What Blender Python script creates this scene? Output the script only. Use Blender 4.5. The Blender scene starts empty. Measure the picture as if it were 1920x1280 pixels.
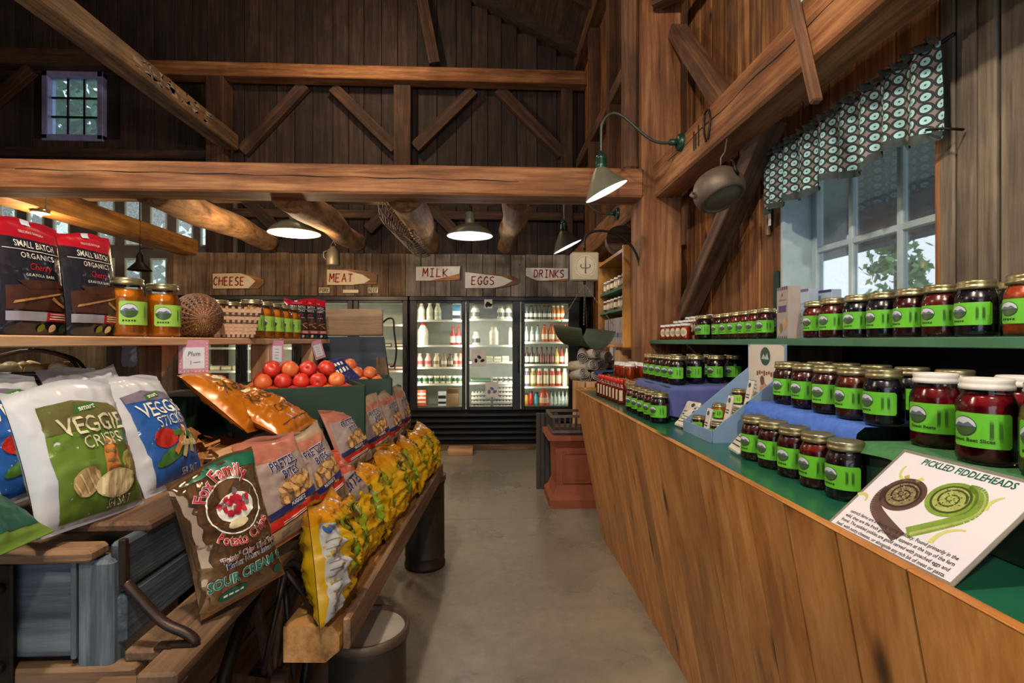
import bpy, bmesh, math, random
from mathutils import Vector, Matrix, noise
random.seed(7)
C = bpy.context.scene.collection
SC = bpy.context.scene
R = math.radians
PI = math.pi
# ---------------------------------------------------------------- camera, world, lights, exposure
CAM_Z, F, YAW = 1.40, 960.0, math.atan(45 / 960.0)
cam_d = bpy.data.cameras.new('camera')
cam_d.sensor_width = 36
cam_d.lens = 18.0
cam_d.clip_start = .05
cam = bpy.data.objects.new('camera', cam_d)
C.objects.link(cam)
cam.location = (0, 0, CAM_Z)
cam.rotation_euler = (PI / 2, 0, -YAW)
SC.camera = cam
SC.view_settings.view_transform = 'Standard'
SC.view_settings.look = 'None'
SC.view_settings.gamma = 1
SC.view_settings.use_curve_mapping = False
SC.view_settings.exposure = 0.68
SC.cycles.use_denoising = True
SC.cycles.max_bounces = 7
SC.cycles.transparent_max_bounces = 10
SC.cycles.caustics_reflective = False
SC.cycles.caustics_refractive = False
wd = bpy.data.worlds.new('world')
SC.world = wd
wd.use_nodes = True
bg = wd.node_tree.nodes['Background']
bg.inputs[0].default_value = (.80, .90, 1, 1)
bg.inputs[1].default_value = 1.35


def lamp(kind, loc, power, col=(1, .78, .52), size=.1, rot=None, size_y=None, parent=None, spot=None):
    d = bpy.data.lights.new('lamp_light', kind)
    d.energy = power
    d.color = col
    if kind == 'AREA':
        d.size = size
        if size_y:
            d.shape = 'RECTANGLE'
            d.size_y = size_y
    else:
        d.shadow_soft_size = size
    if spot:
        d.spot_size = R(spot)
        d.spot_blend = .6
    o = bpy.data.objects.new('lamp_light', d)
    C.objects.link(o)
    o.location = loc
    if rot:
        o.rotation_euler = rot
    if parent:
        o.parent = parent
    return o


# ---------------------------------------------------------------- picture point -> place at a known depth
def at(px, py, Y):
    u, v = (px - 960) / F, (640 - py) / F
    ca, sa = math.cos(YAW), math.sin(YAW)
    t = Y / (ca - u * sa)
    return Vector((t * (sa + u * ca), Y, CAM_Z + t * v))


def atX(px, py, X):
    u, v = (px - 960) / F, (640 - py) / F
    ca, sa = math.cos(YAW), math.sin(YAW)
    t = X / (sa + u * ca)
    return Vector((X, t * (ca - u * sa), CAM_Z + t * v))


def atZ(px, py, z):
    u, v = (px - 960) / F, (640 - py) / F
    ca, sa = math.cos(YAW), math.sin(YAW)
    t = (z - CAM_Z) / v
    return Vector((t * (sa + u * ca), t * (ca - u * sa), z))


# ---------------------------------------------------------------- objects
def tag(o, label=None, cat=None, group=None, kind=None):
    if label: o['label'] = label
    if cat: o['category'] = cat
    if group: o['group'] = group
    if kind: o['kind'] = kind
    return o


def empty(name, loc=(0, 0, 0), rz=0, label=None, cat=None, group=None, kind=None):
    o = bpy.data.objects.new(name, None)
    C.objects.link(o)
    o.location = loc
    o.rotation_euler = (0, 0, rz)
    return tag(o, label, cat, group, kind)


def copy_tree(o, parent=None):
    c = o.copy()
    C.objects.link(c)
    c.parent = parent
    for ch in list(o.children):
        if ch.type == 'LIGHT':
            k = ch.copy()
            C.objects.link(k)
            k.parent = c
        else:
            copy_tree(ch, c)
    return c


class MB:
    """collects shapes; build() links them as one mesh object"""

    def __init__(s):
        s.v, s.f, s.m, s.sm = [], [], [], []

    def add(s, vs, fs, m=0, smooth=False, mat=None):
        o = len(s.v)
        s.v += [tuple(mat @ Vector(p)) if mat else tuple(p) for p in vs]
        for f in fs:
            s.f.append([o + i for i in f])
            s.m.append(m)
            s.sm.append(smooth)
        return s

    def box(s, a, b, m=0, mat=None):
        x0, y0, z0 = a
        x1, y1, z1 = b
        vs = [(x0, y0, z0), (x1, y0, z0), (x1, y1, z0), (x0, y1, z0), (x0, y0, z1), (x1, y0, z1), (x1, y1, z1), (x0, y1, z1)]
        return s.add(vs, [(0, 3, 2, 1), (4, 5, 6, 7), (0, 1, 5, 4), (1, 2, 6, 5), (2, 3, 7, 6), (3, 0, 4, 7)], m, False, mat)

    def bbox(s, a, b, c=.006, m=0, mat=None):
        """box with chamfered edges"""
        bm = bmesh.new()
        bmesh.ops.create_cube(bm, size=1)
        for v in bm.verts:
            v.co = Vector([(p + q) / 2 + w * (q - p) for p, q, w in zip(a, b, v.co)])
        bmesh.ops.bevel(bm, geom=bm.edges[:], offset=c, segments=1, affect='EDGES')
        bm.verts.index_update()
        s.add([v.co[:] for v in bm.verts], [[v.index for v in f.verts] for f in bm.faces], m, False, mat)
        bm.free()
        return s

    def hexa(s, p, m=0):
        """eight corners: bottom ring 0-3, top ring 4-7"""
        return s.add(p, [(0, 3, 2, 1), (4, 5, 6, 7), (0, 1, 5, 4), (1, 2, 6, 5), (2, 3, 7, 6), (3, 0, 4, 7)], m)

    def bar(s, p, q, w, h, up=(0, 0, 1), m=0, c=0):
        p, q = Vector(p), Vector(q)
        d = q - p
        L = d.length
        d.normalize()
        u = Vector(up)
        sx = d.cross(u)
        if sx.length < 1e-4:
            sx = d.cross(Vector((1, 0, 0)))
        sx.normalize()
        uu = sx.cross(d)
        mt = Matrix((sx, uu, d)).transposed().to_4x4()
        mt.translation = p
        if c:
            return s.bbox((-w / 2, -h / 2, 0), (w / 2, h / 2, L), c, m, mt)
        return s.box((-w / 2, -h / 2, 0), (w / 2, h / 2, L), m, mt)

    def lathe(s, prof, n=20, m=0, smooth=True, mat=None, a0=0, a1=2 * PI, mats=None):
        full = abs(a1 - a0 - 2 * PI) < 1e-6
        k = n if full else n + 1
        vs = []
        for r, z in prof:
            for i in range(k):
                a = a0 + (a1 - a0) * i / n
                vs.append((r * math.cos(a), r * math.sin(a), z))
        for j in range(len(prof) - 1):
            fs = []
            for i in range(n):
                i2 = (i + 1) % k
                fs.append((j * k + i, j * k + i2, (j + 1) * k + i2, (j + 1) * k + i))
            if j == 0:
                s.add(vs, fs, mats[j] if mats else m, smooth, mat)
                off = len(s.v) - len(vs)
            else:
                for f in fs:
                    s.f.append([off + i for i in f])
                    s.m.append(mats[j] if mats else m)
                    s.sm.append(smooth)
        return s

    def tube(s, pts, r, n=8, m=0, smooth=True, caps=True, mat=None):
        pts = [Vector(p) for p in pts]
        rs = r if isinstance(r, (list, tuple)) else [r] * len(pts)
        vs, fs = [], []
        ref = None
        for i, p in enumerate(pts):
            t = (pts[min(i + 1, len(pts) - 1)] - pts[max(i - 1, 0)]).normalized()
            if ref is None:
                ref = t.cross(Vector((0, 0, 1)))
                if ref.length < .05:
                    ref = t.cross(Vector((1, 0, 0)))
            ref = (ref - t * ref.dot(t)).normalized()
            b = t.cross(ref)
            for k in range(n):
                a = 2 * PI * k / n
                vs.append(p + (ref * math.cos(a) + b * math.sin(a)) * rs[i])
        for i in range(len(pts) - 1):
            for k in range(n):
                k2 = (k + 1) % n
                fs.append((i * n + k, i * n + k2, (i + 1) * n + k2, (i + 1) * n + k))
        if caps:
            fs.append(tuple(range(n))[::-1])
            fs.append(tuple((len(pts) - 1) * n + k for k in range(n)))
        return s.add(vs, fs, m, smooth, mat)

    def ball(s, c, r, m=0, n=10, sq=(1, 1, 1), mat=None):
        prof = [(max(1e-4, math.sin(PI * j / n)) * r, -math.cos(PI * j / n) * r) for j in range(n + 1)]
        mt = Matrix.Translation(c) @ Matrix.Diagonal((sq[0], sq[1], sq[2], 1))
        return s.lathe(prof, int(n * 1.4), m, True, (mat @ mt) if mat else mt)

    def prism(s, poly, y0, y1, m=0, mat=None):
        """polygon in (x,z), extruded along y"""
        n = len(poly)
        vs = [(x, y0, z) for x, z in poly] + [(x, y1, z) for x, z in poly]
        fs = [tuple(range(n)), tuple(range(2 * n - 1, n - 1, -1))]
        fs += [(i, n + i, n + (i + 1) % n, (i + 1) % n) for i in range(n)]
        return s.add(vs, fs, m, False, mat)

    def mesh(s, name, mats):
        me = bpy.data.meshes.new(name)
        me.from_pydata(s.v, [], s.f)
        for x in (mats if isinstance(mats, (list, tuple)) else [mats]):
            me.materials.append(x)
        me.polygons.foreach_set('material_index', s.m)
        me.polygons.foreach_set('use_smooth', s.sm)
        bm = bmesh.new()
        bm.from_mesh(me)
        bmesh.ops.recalc_face_normals(bm, faces=bm.faces)
        bm.to_mesh(me)
        bm.free()
        me.update()
        return me

    def build(s, name, mats, parent=None, loc=None, rot=None, **kw):
        return link(name, s.mesh(name, mats), parent, loc, rot, **kw)


def link(name, me, parent=None, loc=None, rot=None, label=None, cat=None, group=None, kind=None):
    o = bpy.data.objects.new(name, me)
    C.objects.link(o)
    if parent is not None: o.parent = parent
    if loc is not None: o.location = loc
    if rot is not None: o.rotation_euler = rot
    return tag(o, label, cat, group, kind)


ORD = ['first', 'second', 'third', 'fourth', 'fifth', 'sixth', 'seventh', 'eighth', 'ninth', 'tenth', 'eleventh', 'twelfth', 'thirteenth', 'fourteenth']


# ---------------------------------------------------------------- materials
def rgb(h):
    if isinstance(h, str):
        h = h.lstrip('#')
        c = [int(h[i:i + 2], 16) / 255 for i in (0, 2, 4)]
        return [x / 12.92 if x < .04045 else ((x + .055) / 1.055) ** 2.4 for x in c] + [1]
    return list(h) + [1]


MATS = {}


class NT:
    def __init__(s, name):
        s.mat = bpy.data.materials.new(name)
        s.mat.use_nodes = True
        s.t = s.mat.node_tree
        s.b = s.t.nodes['Principled BSDF']
        s.out = s.t.nodes['Material Output']

    def n(s, t, **kw):
        x = s.t.nodes.new(t)
        for k, v in kw.items():
            if isinstance(k, str) and hasattr(x, k):
                setattr(x, k, v)
        return x

    def l(s, a, b):
        s.t.links.new(a, b)

    def coords(s, rnd=True, scale=(1, 1, 1)):
        tc = s.n('ShaderNodeTexCoord')
        v = tc.outputs['Object']
        if rnd:
            oi = s.n('ShaderNodeObjectInfo')
            ml = s.n('ShaderNodeMath', operation='MULTIPLY')
            ml.inputs[1].default_value = 61.0
            s.l(oi.outputs['Random'], ml.inputs[0])
            ad = s.n('ShaderNodeVectorMath', operation='ADD')
            s.l(v, ad.inputs[0])
            s.l(ml.outputs[0], ad.inputs[1])
            v = ad.outputs[0]
        mp = s.n('ShaderNodeMapping')
        mp.inputs['Scale'].default_value = scale
        s.l(v, mp.inputs['Vector'])
        return mp.outputs[0]

    def noise(s, vec, scale=5, detail=4, rough=.55, dist=0):
        x = s.n('ShaderNodeTexNoise')
        x.inputs['Scale'].default_value = scale
        x.inputs['Detail'].default_value = detail
        x.inputs['Roughness'].default_value = rough
        x.inputs['Distortion'].default_value = dist
        if vec: s.l(vec, x.inputs['Vector'])
        return x.outputs['Fac']

    def ramp(s, fac, stops):
        x = s.n('ShaderNodeValToRGB')
        e = x.color_ramp.elements
        while len(e) < len(stops): e.new(.5)
        for k, (p, c) in enumerate(stops):
            e[k].position = p
            e[k].color = c
        s.l(fac, x.inputs[0])
        return x.outputs[0]

    def mix(s, fac, a, b, mode='MIX'):
        x = s.n('ShaderNodeMix', data_type='RGBA', blend_type=mode)
        for i, val in ((0, fac), (6, a), (7, b)):
            if hasattr(val, 'links'):
                s.l(val, x.inputs[i])
            else:
                x.inputs[i].default_value = val
        return x.outputs[2]

    def bump(s, h, strength=.3, dist=.01):
        x = s.n('ShaderNodeBump')
        x.inputs['Strength'].default_value = strength
        x.inputs['Distance'].default_value = dist
        s.l(h, x.inputs['Height'])
        s.l(x.outputs[0], s.b.inputs['Normal'])

    def vary(s, col, amt, sat=0.0):
        """brightness that differs from object to object"""
        oi = s.n('ShaderNodeObjectInfo')
        mr = s.n('ShaderNodeMapRange')
        mr.inputs['To Min'].default_value = 1 - amt
        mr.inputs['To Max'].default_value = 1 + amt
        s.l(oi.outputs['Random'], mr.inputs['Value'])
        h = s.n('ShaderNodeHueSaturation')
        s.l(mr.outputs[0], h.inputs['Value'])
        s.l(col, h.inputs['Color'])
        return h.outputs[0]


def wood(name, dark, mid, light, axis='Z', sc=1.0, rough=.72, bump=.35, knots=0.0, rnd=.2, stain=.5):
    if name in MATS: return MATS[name]
    t = NT(name)
    k = {'X': (.35, 6, 6), 'Y': (6, .35, 6), 'Z': (6, 6, .35)}[axis]
    v = t.coords(True, [q * sc for q in k])
    g = t.noise(v, 3.2, 7, .62, .5)
    fine = t.noise(v, 16, 4, .7, 0)
    ad = t.n('ShaderNodeMath', operation='MULTIPLY_ADD')
    t.l(fine, ad.inputs[0])
    ad.inputs[1].default_value = .45
    t.l(g, ad.inputs[2])
    col = t.ramp(ad.outputs[0], [(.46, rgb(dark)), (.68, rgb(mid)), (.92, rgb(light))])
    v2 = t.coords(True, (1, 1, 1))
    blot = t.noise(v2, 2.3, 3, .6)
    br = t.ramp(blot, [(.35, (1 - stain, 1 - stain, 1 - stain, 1)), (.62, (1, 1, 1, 1))])
    col = t.mix(1.0, col, br, 'MULTIPLY')
    if knots:
        kv = t.coords(True, {'X': (1.6, 5, 5), 'Y': (5, 1.6, 5), 'Z': (5, 5, 1.6)}[axis])
        vo = t.n('ShaderNodeTexVoronoi')
        vo.inputs['Scale'].default_value = 1.15
        t.l(kv, vo.inputs['Vector'])
        kk = t.ramp(vo.outputs['Distance'], [(knots * .45, rgb('#1d0d05')), (knots, (1, 1, 1, 1))])
        col = t.mix(1.0, col, kk, 'MULTIPLY')
    col = t.vary(col, rnd)
    t.l(col, t.b.inputs['Base Color'])
    t.b.inputs['Roughness'].default_value = rough
    t.bump(ad.outputs[0], bump, .004)
    MATS[name] = t.mat
    return t.mat


def plain(name, c, rough=.5, metal=0.0, c2=None, scale=20, amt=.5, bump=0.0, bscale=40, coat=0.0, rnd=0.0, spec=.5, emit=0.0, stretch=(1, 1, 1)):
    if name in MATS: return MATS[name]
    t = NT(name)
    b = t.b
    b.inputs['Roughness'].default_value = rough
    b.inputs['Metallic'].default_value = metal
    b.inputs['Specular IOR Level'].default_value = spec
    b.inputs['Coat Weight'].default_value = coat
    b.inputs['Coat Roughness'].default_value = .08
    v = t.coords(True, stretch)
    c2 = c2 if c2 else [x * .82 for x in rgb(c)[:3]]
    col = t.ramp(t.noise(v, scale, 4, .6), [(.5 - amt / 2, rgb(c2)), (.5 + amt / 2, rgb(c))])
    if rnd: col = t.vary(col, rnd)
    t.l(col, b.inputs['Base Color'])
    if bump:
        t.bump(t.noise(v, bscale, 4, .6), bump, .004)
    if emit:
        t.l(col, b.inputs['Emission Color'])
        b.inputs['Emission Strength'].default_value = emit
    MATS[name] = t.mat
    return t.mat


def glass(name, tint=(1, 1, 1), refl=1.0, dust=0.0, rough=.02):
    """thin pane: mostly clear, mirror-like by fresnel, with a veil of dust"""
    if name in MATS: return MATS[name]
    t = NT(name)
    t.t.nodes.remove(t.b)
    tr = t.n('ShaderNodeBsdfTransparent')
    tr.inputs[0].default_value = rgb(tint)
    gl = t.n('ShaderNodeBsdfGlossy')
    gl.inputs['Roughness'].default_value = rough
    fr = t.n('ShaderNodeFresnel')
    fr.inputs[0].default_value = 1.45
    mr = t.n('ShaderNodeMath', operation='MULTIPLY')
    mr.inputs[1].default_value = refl
    t.l(fr.outputs[0], mr.inputs[0])
    m1 = t.n('ShaderNodeMixShader')
    t.l(mr.outputs[0], m1.inputs[0])
    t.l(tr.outputs[0], m1.inputs[1])
    t.l(gl.outputs[0], m1.inputs[2])
    last = m1.outputs[0]
    if dust:
        df = t.n('ShaderNodeBsdfDiffuse')
        df.inputs[0].default_value = (.8, .85, .88, 1)
        tl = t.n('ShaderNodeBsdfTranslucent')
        tl.inputs[0].default_value = (.8, .85, .9, 1)
        ds = t.n('ShaderNodeMixShader')
        ds.inputs[0].default_value = .6
        t.l(df.outputs[0], ds.inputs[1])
        t.l(tl.outputs[0], ds.inputs[2])
        nz = t.ramp(t.noise(t.coords(True), 45, 5, .75), [(.35, (dust * .5,) * 3 + (1,)), (.7, (min(1, dust * 1.5),) * 3 + (1,))])
        m2 = t.n('ShaderNodeMixShader')
        t.l(nz, m2.inputs[0])
        t.l(last, m2.inputs[1])
        t.l(ds.outputs[0], m2.inputs[2])
        last = m2.outputs[0]
    t.l(last, t.out.inputs[0])
    MATS[name] = t.mat
    return t.mat


def glow(name, c, s):
    if name in MATS: return MATS[name]
    t = NT(name)
    t.b.inputs['Base Color'].default_value = rgb(c)
    t.b.inputs['Emission Color'].default_value = rgb(c)
    t.b.inputs['Emission Strength'].default_value = s
    MATS[name] = t.mat
    return t.mat


def film(name, c, c2=None, rough=.28, scale=6, metal=0.0, amt=.6):
    """printed plastic film of a snack bag"""
    return plain(name, c, rough, metal, c2, scale, amt, .12, 14, .35)


# ---------------------------------------------------------------- flat print: text and outlines that follow a surface
TXT = {}


def text2d(s, size=1.0, bold=0.0, align='CENTER', sx=1.0, shear=0.0, spacing=1.0):
    key = (s, size, bold, align, sx, shear, spacing)
    if key in TXT: return TXT[key]
    cu = bpy.data.curves.new('lettering', 'FONT')
    cu.body = s
    cu.size = size
    cu.align_x = align
    cu.align_y = 'CENTER'
    cu.offset = bold * size
    cu.shear = shear
    cu.space_character = spacing
    cu.resolution_u = 2
    ob = bpy.data.objects.new('lettering', cu)
    C.objects.link(ob)
    dg = bpy.context.evaluated_depsgraph_get()
    me = ob.evaluated_get(dg).to_mesh()
    vs = [(v.co.x * sx, v.co.y) for v in me.vertices]
    fs = [tuple(p.vertices) for p in me.polygons]
    bpy.data.objects.remove(ob)
    bpy.data.curves.remove(cu)
    TXT[key] = (vs, fs)
    return TXT[key]


def ell(cx, cy, rx, ry, n=24, rot=0, a0=0, a1=2 * PI):
    c, s = math.cos(rot), math.sin(rot)
    full = abs(a1 - a0 - 2 * PI) < 1e-6
    out = []
    for i in range(n if full else n + 1):
        a = a0 + (a1 - a0) * i / n
        x, y = rx * math.cos(a), ry * math.sin(a)
        out.append((cx + x * c - y * s, cy + x * s + y * c))
    return out


def rect(x0, y0, x1, y1):
    return [(x0, y0), (x1, y0), (x1, y1), (x0, y1)]


class Print:
    """2-D shapes with a colour each, cut along grid lines and laid on a surface by fn(x, y, lift)"""

    def __init__(s):
        s.items = []
        s.mats = []

    def _m(s, mat):
        if mat not in s.mats: s.mats.append(mat)
        return s.mats.index(mat)

    def poly(s, pts, mat, lift=1):
        s.items.append(([tuple(p) for p in pts], [tuple(range(len(pts)))], s._m(mat), lift))
        return s

    def line(s, pts, w, mat, lift=1):
        for (x0, y0), (x1, y1) in zip(pts[:-1], pts[1:]):
            L = math.hypot(x1 - x0, y1 - y0) or 1
            nx, ny = -(y1 - y0) / L * w / 2, (x1 - x0) / L * w / 2
            s.poly([(x0 + nx, y0 + ny), (x0 - nx, y0 - ny), (x1 - nx, y1 - ny), (x1 + nx, y1 + ny)], mat, lift)
        return s

    def text(s, txt, x, y, size, mat, lift=2, rot=0, arc=None, **kw):
        vs, fs = text2d(txt, size, **kw)
        c, sn = math.cos(rot), math.sin(rot)
        if arc:  # bend round a circle of radius |arc| (positive: letters stand outside on top)
            vv = []
            for px, py in vs:
                a = px / abs(arc)
                if arc > 0:
                    vv.append((x + (arc + py) * math.sin(a + rot), y + (arc + py) * math.cos(a + rot)))
                else:
                    vv.append((x + (-arc - py) * math.sin(a + rot), y - (-arc - py) * math.cos(a + rot)))
            vs = vv
        else:
            vs = [(x + px * c - py * sn, y + px * sn + py * c) for px, py in vs]
        s.items.append((vs, fs, s._m(mat), lift))
        return s

    def build(s, name, fn, parent, xs=(), ys=(), eps=.0006, loc=None, rot=None):
        out = MB()
        for vs, fs, m, lift in s.items:
            bm = bmesh.new()
            bv = [bm.verts.new((x, y, 0)) for x, y in vs]
            for f in fs:
                try:
                    bm.faces.new([bv[i] for i in f])
                except ValueError:
                    pass
            if len(fs) == 1 and len(fs[0]) > 4:
                bmesh.ops.triangulate(bm, faces=bm.faces[:])
            x0, x1 = min(v[0] for v in vs), max(v[0] for v in vs)
            y0, y1 = min(v[1] for v in vs), max(v[1] for v in vs)
            for g in xs:
                if x0 < g < x1:
                    bmesh.ops.bisect_plane(bm, geom=bm.verts[:] + bm.edges[:] + bm.faces[:], plane_co=(g, 0, 0), plane_no=(1, 0, 0))
            for g in ys:
                if y0 < g < y1:
                    bmesh.ops.bisect_plane(bm, geom=bm.verts[:] + bm.edges[:] + bm.faces[:], plane_co=(0, g, 0), plane_no=(0, 1, 0))
            bm.verts.index_update()
            out.add([fn(v.co.x, v.co.y, eps * lift) for v in bm.verts], [[v.index for v in f.verts] for f in bm.faces], m, True)
            bm.free()
        return out.build(name, s.mats, parent, loc, rot)


def flat(fx=0.0):
    """upright flat sheet facing local -Y"""
    return lambda x, y, l: (x, fx - l, y)
# ---------------------------------------------------------------- materials of the building
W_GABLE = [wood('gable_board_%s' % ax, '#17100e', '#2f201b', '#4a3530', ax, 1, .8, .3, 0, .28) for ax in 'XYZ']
W_BEAM = {ax: wood('timber_%s' % ax, '#43230f', '#82502c', '#ad7d52', ax, .8, .75, .6, 0, .12, .35) for ax in 'XYZ'}
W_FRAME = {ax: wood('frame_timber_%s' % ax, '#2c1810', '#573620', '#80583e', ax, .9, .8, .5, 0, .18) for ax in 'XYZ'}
W_WALL = wood('barn_board', '#3a2010', '#7d4a24', '#b47c42', 'Z', .9, .75, .5, .14, .34)
W_GREYB = wood('weathered_board', '#3c352c', '#6e6153', '#968771', 'Z', .9, .8, .7, .13, .22)
W_FASC = wood('fascia_board', '#3f2d20', '#705640', '#957a5e', 'Z', 1, .8, .5, .05, .25)
W_FASG = wood('fascia_board_grey', '#57504a', '#857b70', '#a39a8e', 'Z', 1, .8, .4, .03, .2)
W_LOG = wood('bark_log', '#4a2f1a', '#94693f', '#c09463', 'Y', .7, .85, 1.0, .04, .12)
W_PINE = {ax: wood('pine_%s' % ax, '#85521f', '#b3773b', '#cf9858', ax, .7, .42, .15, .17, .2, .25) for ax in 'XYZ'}
W_PALE = {ax: wood('pale_pine_%s' % ax, '#9d6d42', '#c39468', '#dcb58a', ax, .7, .55, .15, .05, .1, .2) for ax in 'XYZ'}
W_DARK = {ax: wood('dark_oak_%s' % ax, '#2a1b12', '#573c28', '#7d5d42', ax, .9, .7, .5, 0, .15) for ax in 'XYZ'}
W_WAG = {ax: wood('wagon_plank_%s' % ax, '#38281b', '#684d36', '#957556', ax, .9, .7, .5, .04, .12) for ax in 'XYZ'}
BLACK_IRON = plain('black_iron', '#17140f', .45, .6, '#2a2019', 30, .6, .2)
DARK_VOID = plain('dark_backing', '#120c09', .9)
CREAM = plain('cream_paint', '#d8c8a8', .6, 0, '#c7b08a', 12, .5)

# ---------------------------------------------------------------- floor
fl = MB().box((-9.2, -2.2, -.12), (1.6, 8.0, -.022)).build('floor', DARK_VOID, kind='structure')
t = NT('polished_concrete')
v = t.coords(False)
a_ = t.noise(v, 1.1, 6, .6, .4)
b_ = t.noise(v, 14, 5, .7)
c_ = t.mix(.35, t.ramp(a_, [(.3, rgb('#777064')), (.55, rgb('#958d7d')), (.75, rgb('#a79e8e'))]), t.ramp(b_, [(.3, rgb('#5d564b')), (.7, rgb('#a0968a'))]))
t.l(c_, t.b.inputs['Base Color'])
t.l(t.ramp(a_, [(.3, (.22, .22, .22, 1)), (.7, (.40, .40, .40, 1))]), t.b.inputs['Roughness'])
t.bump(b_, .08, .003)
CONC = t.mat
for y0, y1 in ((-2.2, .3), (.306, 4.045), (4.051, 8.0)):
    for x0, x1 in ((-9.2, -3.0), (-2.994, 1.6)):
        MB().box((x0, y0, -.03), (x1, y1, 0)).build('slab', CONC, fl)

# ---------------------------------------------------------------- right wall with the window
WX = 1.40
WY0, WY1, WZ0, WZ1 = 1.53, 2.385, 1.43, 2.27
wr = MB()
wr.box((1.44, -.8, 0), (1.50, WY0 - .01, 5.4)).box((1.44, WY1 + .01, 0), (1.50, 7.6, 5.4))
wr.box((1.44, WY0 - .01, 0), (1.50, WY1 + .01, WZ0)).box((1.44, WY0 - .01, WZ1), (1.50, WY1 + .01, 5.4))
wr = wr.build('wall_right', DARK_VOID, kind='structure')
y = -.8
edges = []
fixed = [1.345, 1.405, 1.475, WY0]
while y < 1.2:
    edges.append(y); y += random.uniform(.14, .2)
edges += [1.2] + fixed
yy = WY0
for w in (.17, .19, .16, .18):
    yy += w; edges.append(yy)
edges.append(WY1)
yy = WY1
while yy < 7.3:
    yy += random.uniform(.1, .2); edges.append(yy)
for a, b in zip(edges[:-1], edges[1:]):
    if b - a < .03: continue
    dx = random.uniform(-.006, .006)
    mt = W_GREYB if b <= WY0 + .001 else W_WALL
    inw = a >= WY0 - .001 and b <= WY1 + .001
    for z0, z1 in (((0, WZ0), (WZ1, 5.35)) if inw else ((0, 5.35),)):
        MB().bbox((WX + dx, a + .003, z0), (WX + .035 + dx, b - .003, z1), .004).build('plank', mt, wr)

# window: reveal boards, sill, sash with muntins, panes
PAINT = plain('window_paint', '#b9ccd2', .5, 0, '#93a9b0', 9, .6, .1, 30)
win = MB().box((1.43, WY0 - .04, WZ0 - .03), (1.60, WY1 + .04, WZ0)).build('window_1', PAINT, kind='structure')
tag(win, 'white painted multi-pane window in the weathered board wall behind the jam shelf', 'window')
MB().box((1.401, WY1 - .012, WZ0), (1.60, WY1 + .006, WZ1)).build('jamb', PAINT, win)
MB().box((1.401, WY0 - .006, WZ0), (1.60, WY0 + .012, WZ1)).build('jamb', W_BEAM['Z'], win)
MB().box((1.44, WY0, WZ1 - .01), (1.60, WY1, WZ1 + .02)).build('head', PAINT, win)
SX = 1.555
cols = [WY1 - .04, WY1 - .27, WY1 - .53, WY0 + .04]
rows = [WZ0 + .035, 1.83, WZ1 - .035]
fr = MB()
for z0, z1 in ((WZ0, WZ0 + .04), (WZ1 - .045, WZ1 - .01)):
    fr.bbox((SX - .015, WY0 + .012, z0), (SX + .02, WY1 - .012, z1), .004)
for y0, y1 in ((WY0 + .012, WY0 + .045), (WY1 - .05, WY1 - .012)):
    fr.bbox((SX - .015, y0, WZ0), (SX + .02, y1, WZ1), .004)
fr.build('sash', PAINT, win)
for yc in cols[1:3]:
    MB().bbox((SX - .012, yc - .014, WZ0 + .03), (SX + .015, yc + .014, WZ1 - .03), .005).build('muntin', PAINT, win)
MB().bbox((SX - .010, WY0 + .04, 1.813), (SX + .013, WY1 - .04, 1.843), .005).build('muntin', PAINT, win)
PANE = glass('dusty_pane', (.97, .985, 1), .6, .055)
for (ya, yb) in zip(cols[1:], cols[:-1]):
    for (za, zb) in zip(rows[:-1], rows[1:]):
        MB().box((SX, ya, za), (SX + .003, yb, zb)).build('pane', PANE, win)
MB().bbox((1.385, 2.395, 1.56), (1.40, 2.43, 1.74), .004).build('hinge', plain('green_enamel', '#123b30', .35, .2), win)

# ---------------------------------------------------------------- heavy timbers of the near frame
def timber(name, a, b, ax, label, mats=W_BEAM, c=.012, cat='beam', cracks=()):
    return MB().bbox(a, b, c).build(name, mats[ax], label=label, cat=cat, kind='structure')


tb = timber('tie_beam', (-5.2, 3.34, 2.355), (1.03, 3.56, 2.545), 'X', 'long hewn orange-brown tie beam spanning the store above the aisle')
crk = MB()
pts = [(-2.95 + k * .07, 2.478 + .003 * math.sin(k * 1.1) - .0007 * k, .0012 + .0022 * (.5 + .5 * math.sin(k * .8))) for k in range(46)]
crk.prism([(x, z + e_) for x, z, e_ in pts] + [(x, z - e_) for x, z, e_ in pts[::-1]], 3.3385, 3.345)
crk.build('crack', plain('crack_shadow', '#150a05', .95), tb)
po = timber('post', (1.02, 3.35, 0), (1.29, 3.62, 5.6), 'Z', 'thick reddish upright post where the two main beams meet', cat='post')
ga = timber('girder', (1.10, -.9, 2.355), (1.27, 3.36, 2.575), 'Y', 'massive orange girder running over the window toward the corner post')
crk = MB()
pts = [(.5 + k * .07, 2.47 + .005 * math.sin(k * .9) + .0008 * k, .001 + .002 * (.5 + .5 * math.sin(k * .7))) for k in range(38)]
n_ = len(pts)
for x_ in (1.0985,):
    crk.add([(x_, y, z + e_) for y, z, e_ in pts] + [(x_, y, z - e_) for y, z, e_ in pts], [(i, i + 1, n_ + i + 1, n_ + i) for i in range(n_ - 1)])
for (dy, l) in ((0, .11), (.035, .08), (.06, .10)):
    crk.box((1.097, 2.62 + dy, 2.42), (1.104, 2.632 + dy, 2.42 + l))
crk.build('crack', MATS['crack_shadow'], ga)
timber('girder', (1.10, 3.62, 2.355), (1.27, 7.4, 2.575), 'Y', 'girder continuing behind the corner post toward the coolers')
timber('post_board', (.92, 3.40, 2.56), (1.015, 3.52, 3.9), 'Z', 'chamfered upright board nailed beside the corner post above the tie beam', W_FRAME, .02, 'board')
timber('post_board', (.955, 3.55, 3.1), (1.015, 3.62, 5.4), 'Z', 'narrow pale board running up behind the corner post', W_FRAME, .01, 'board')


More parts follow.
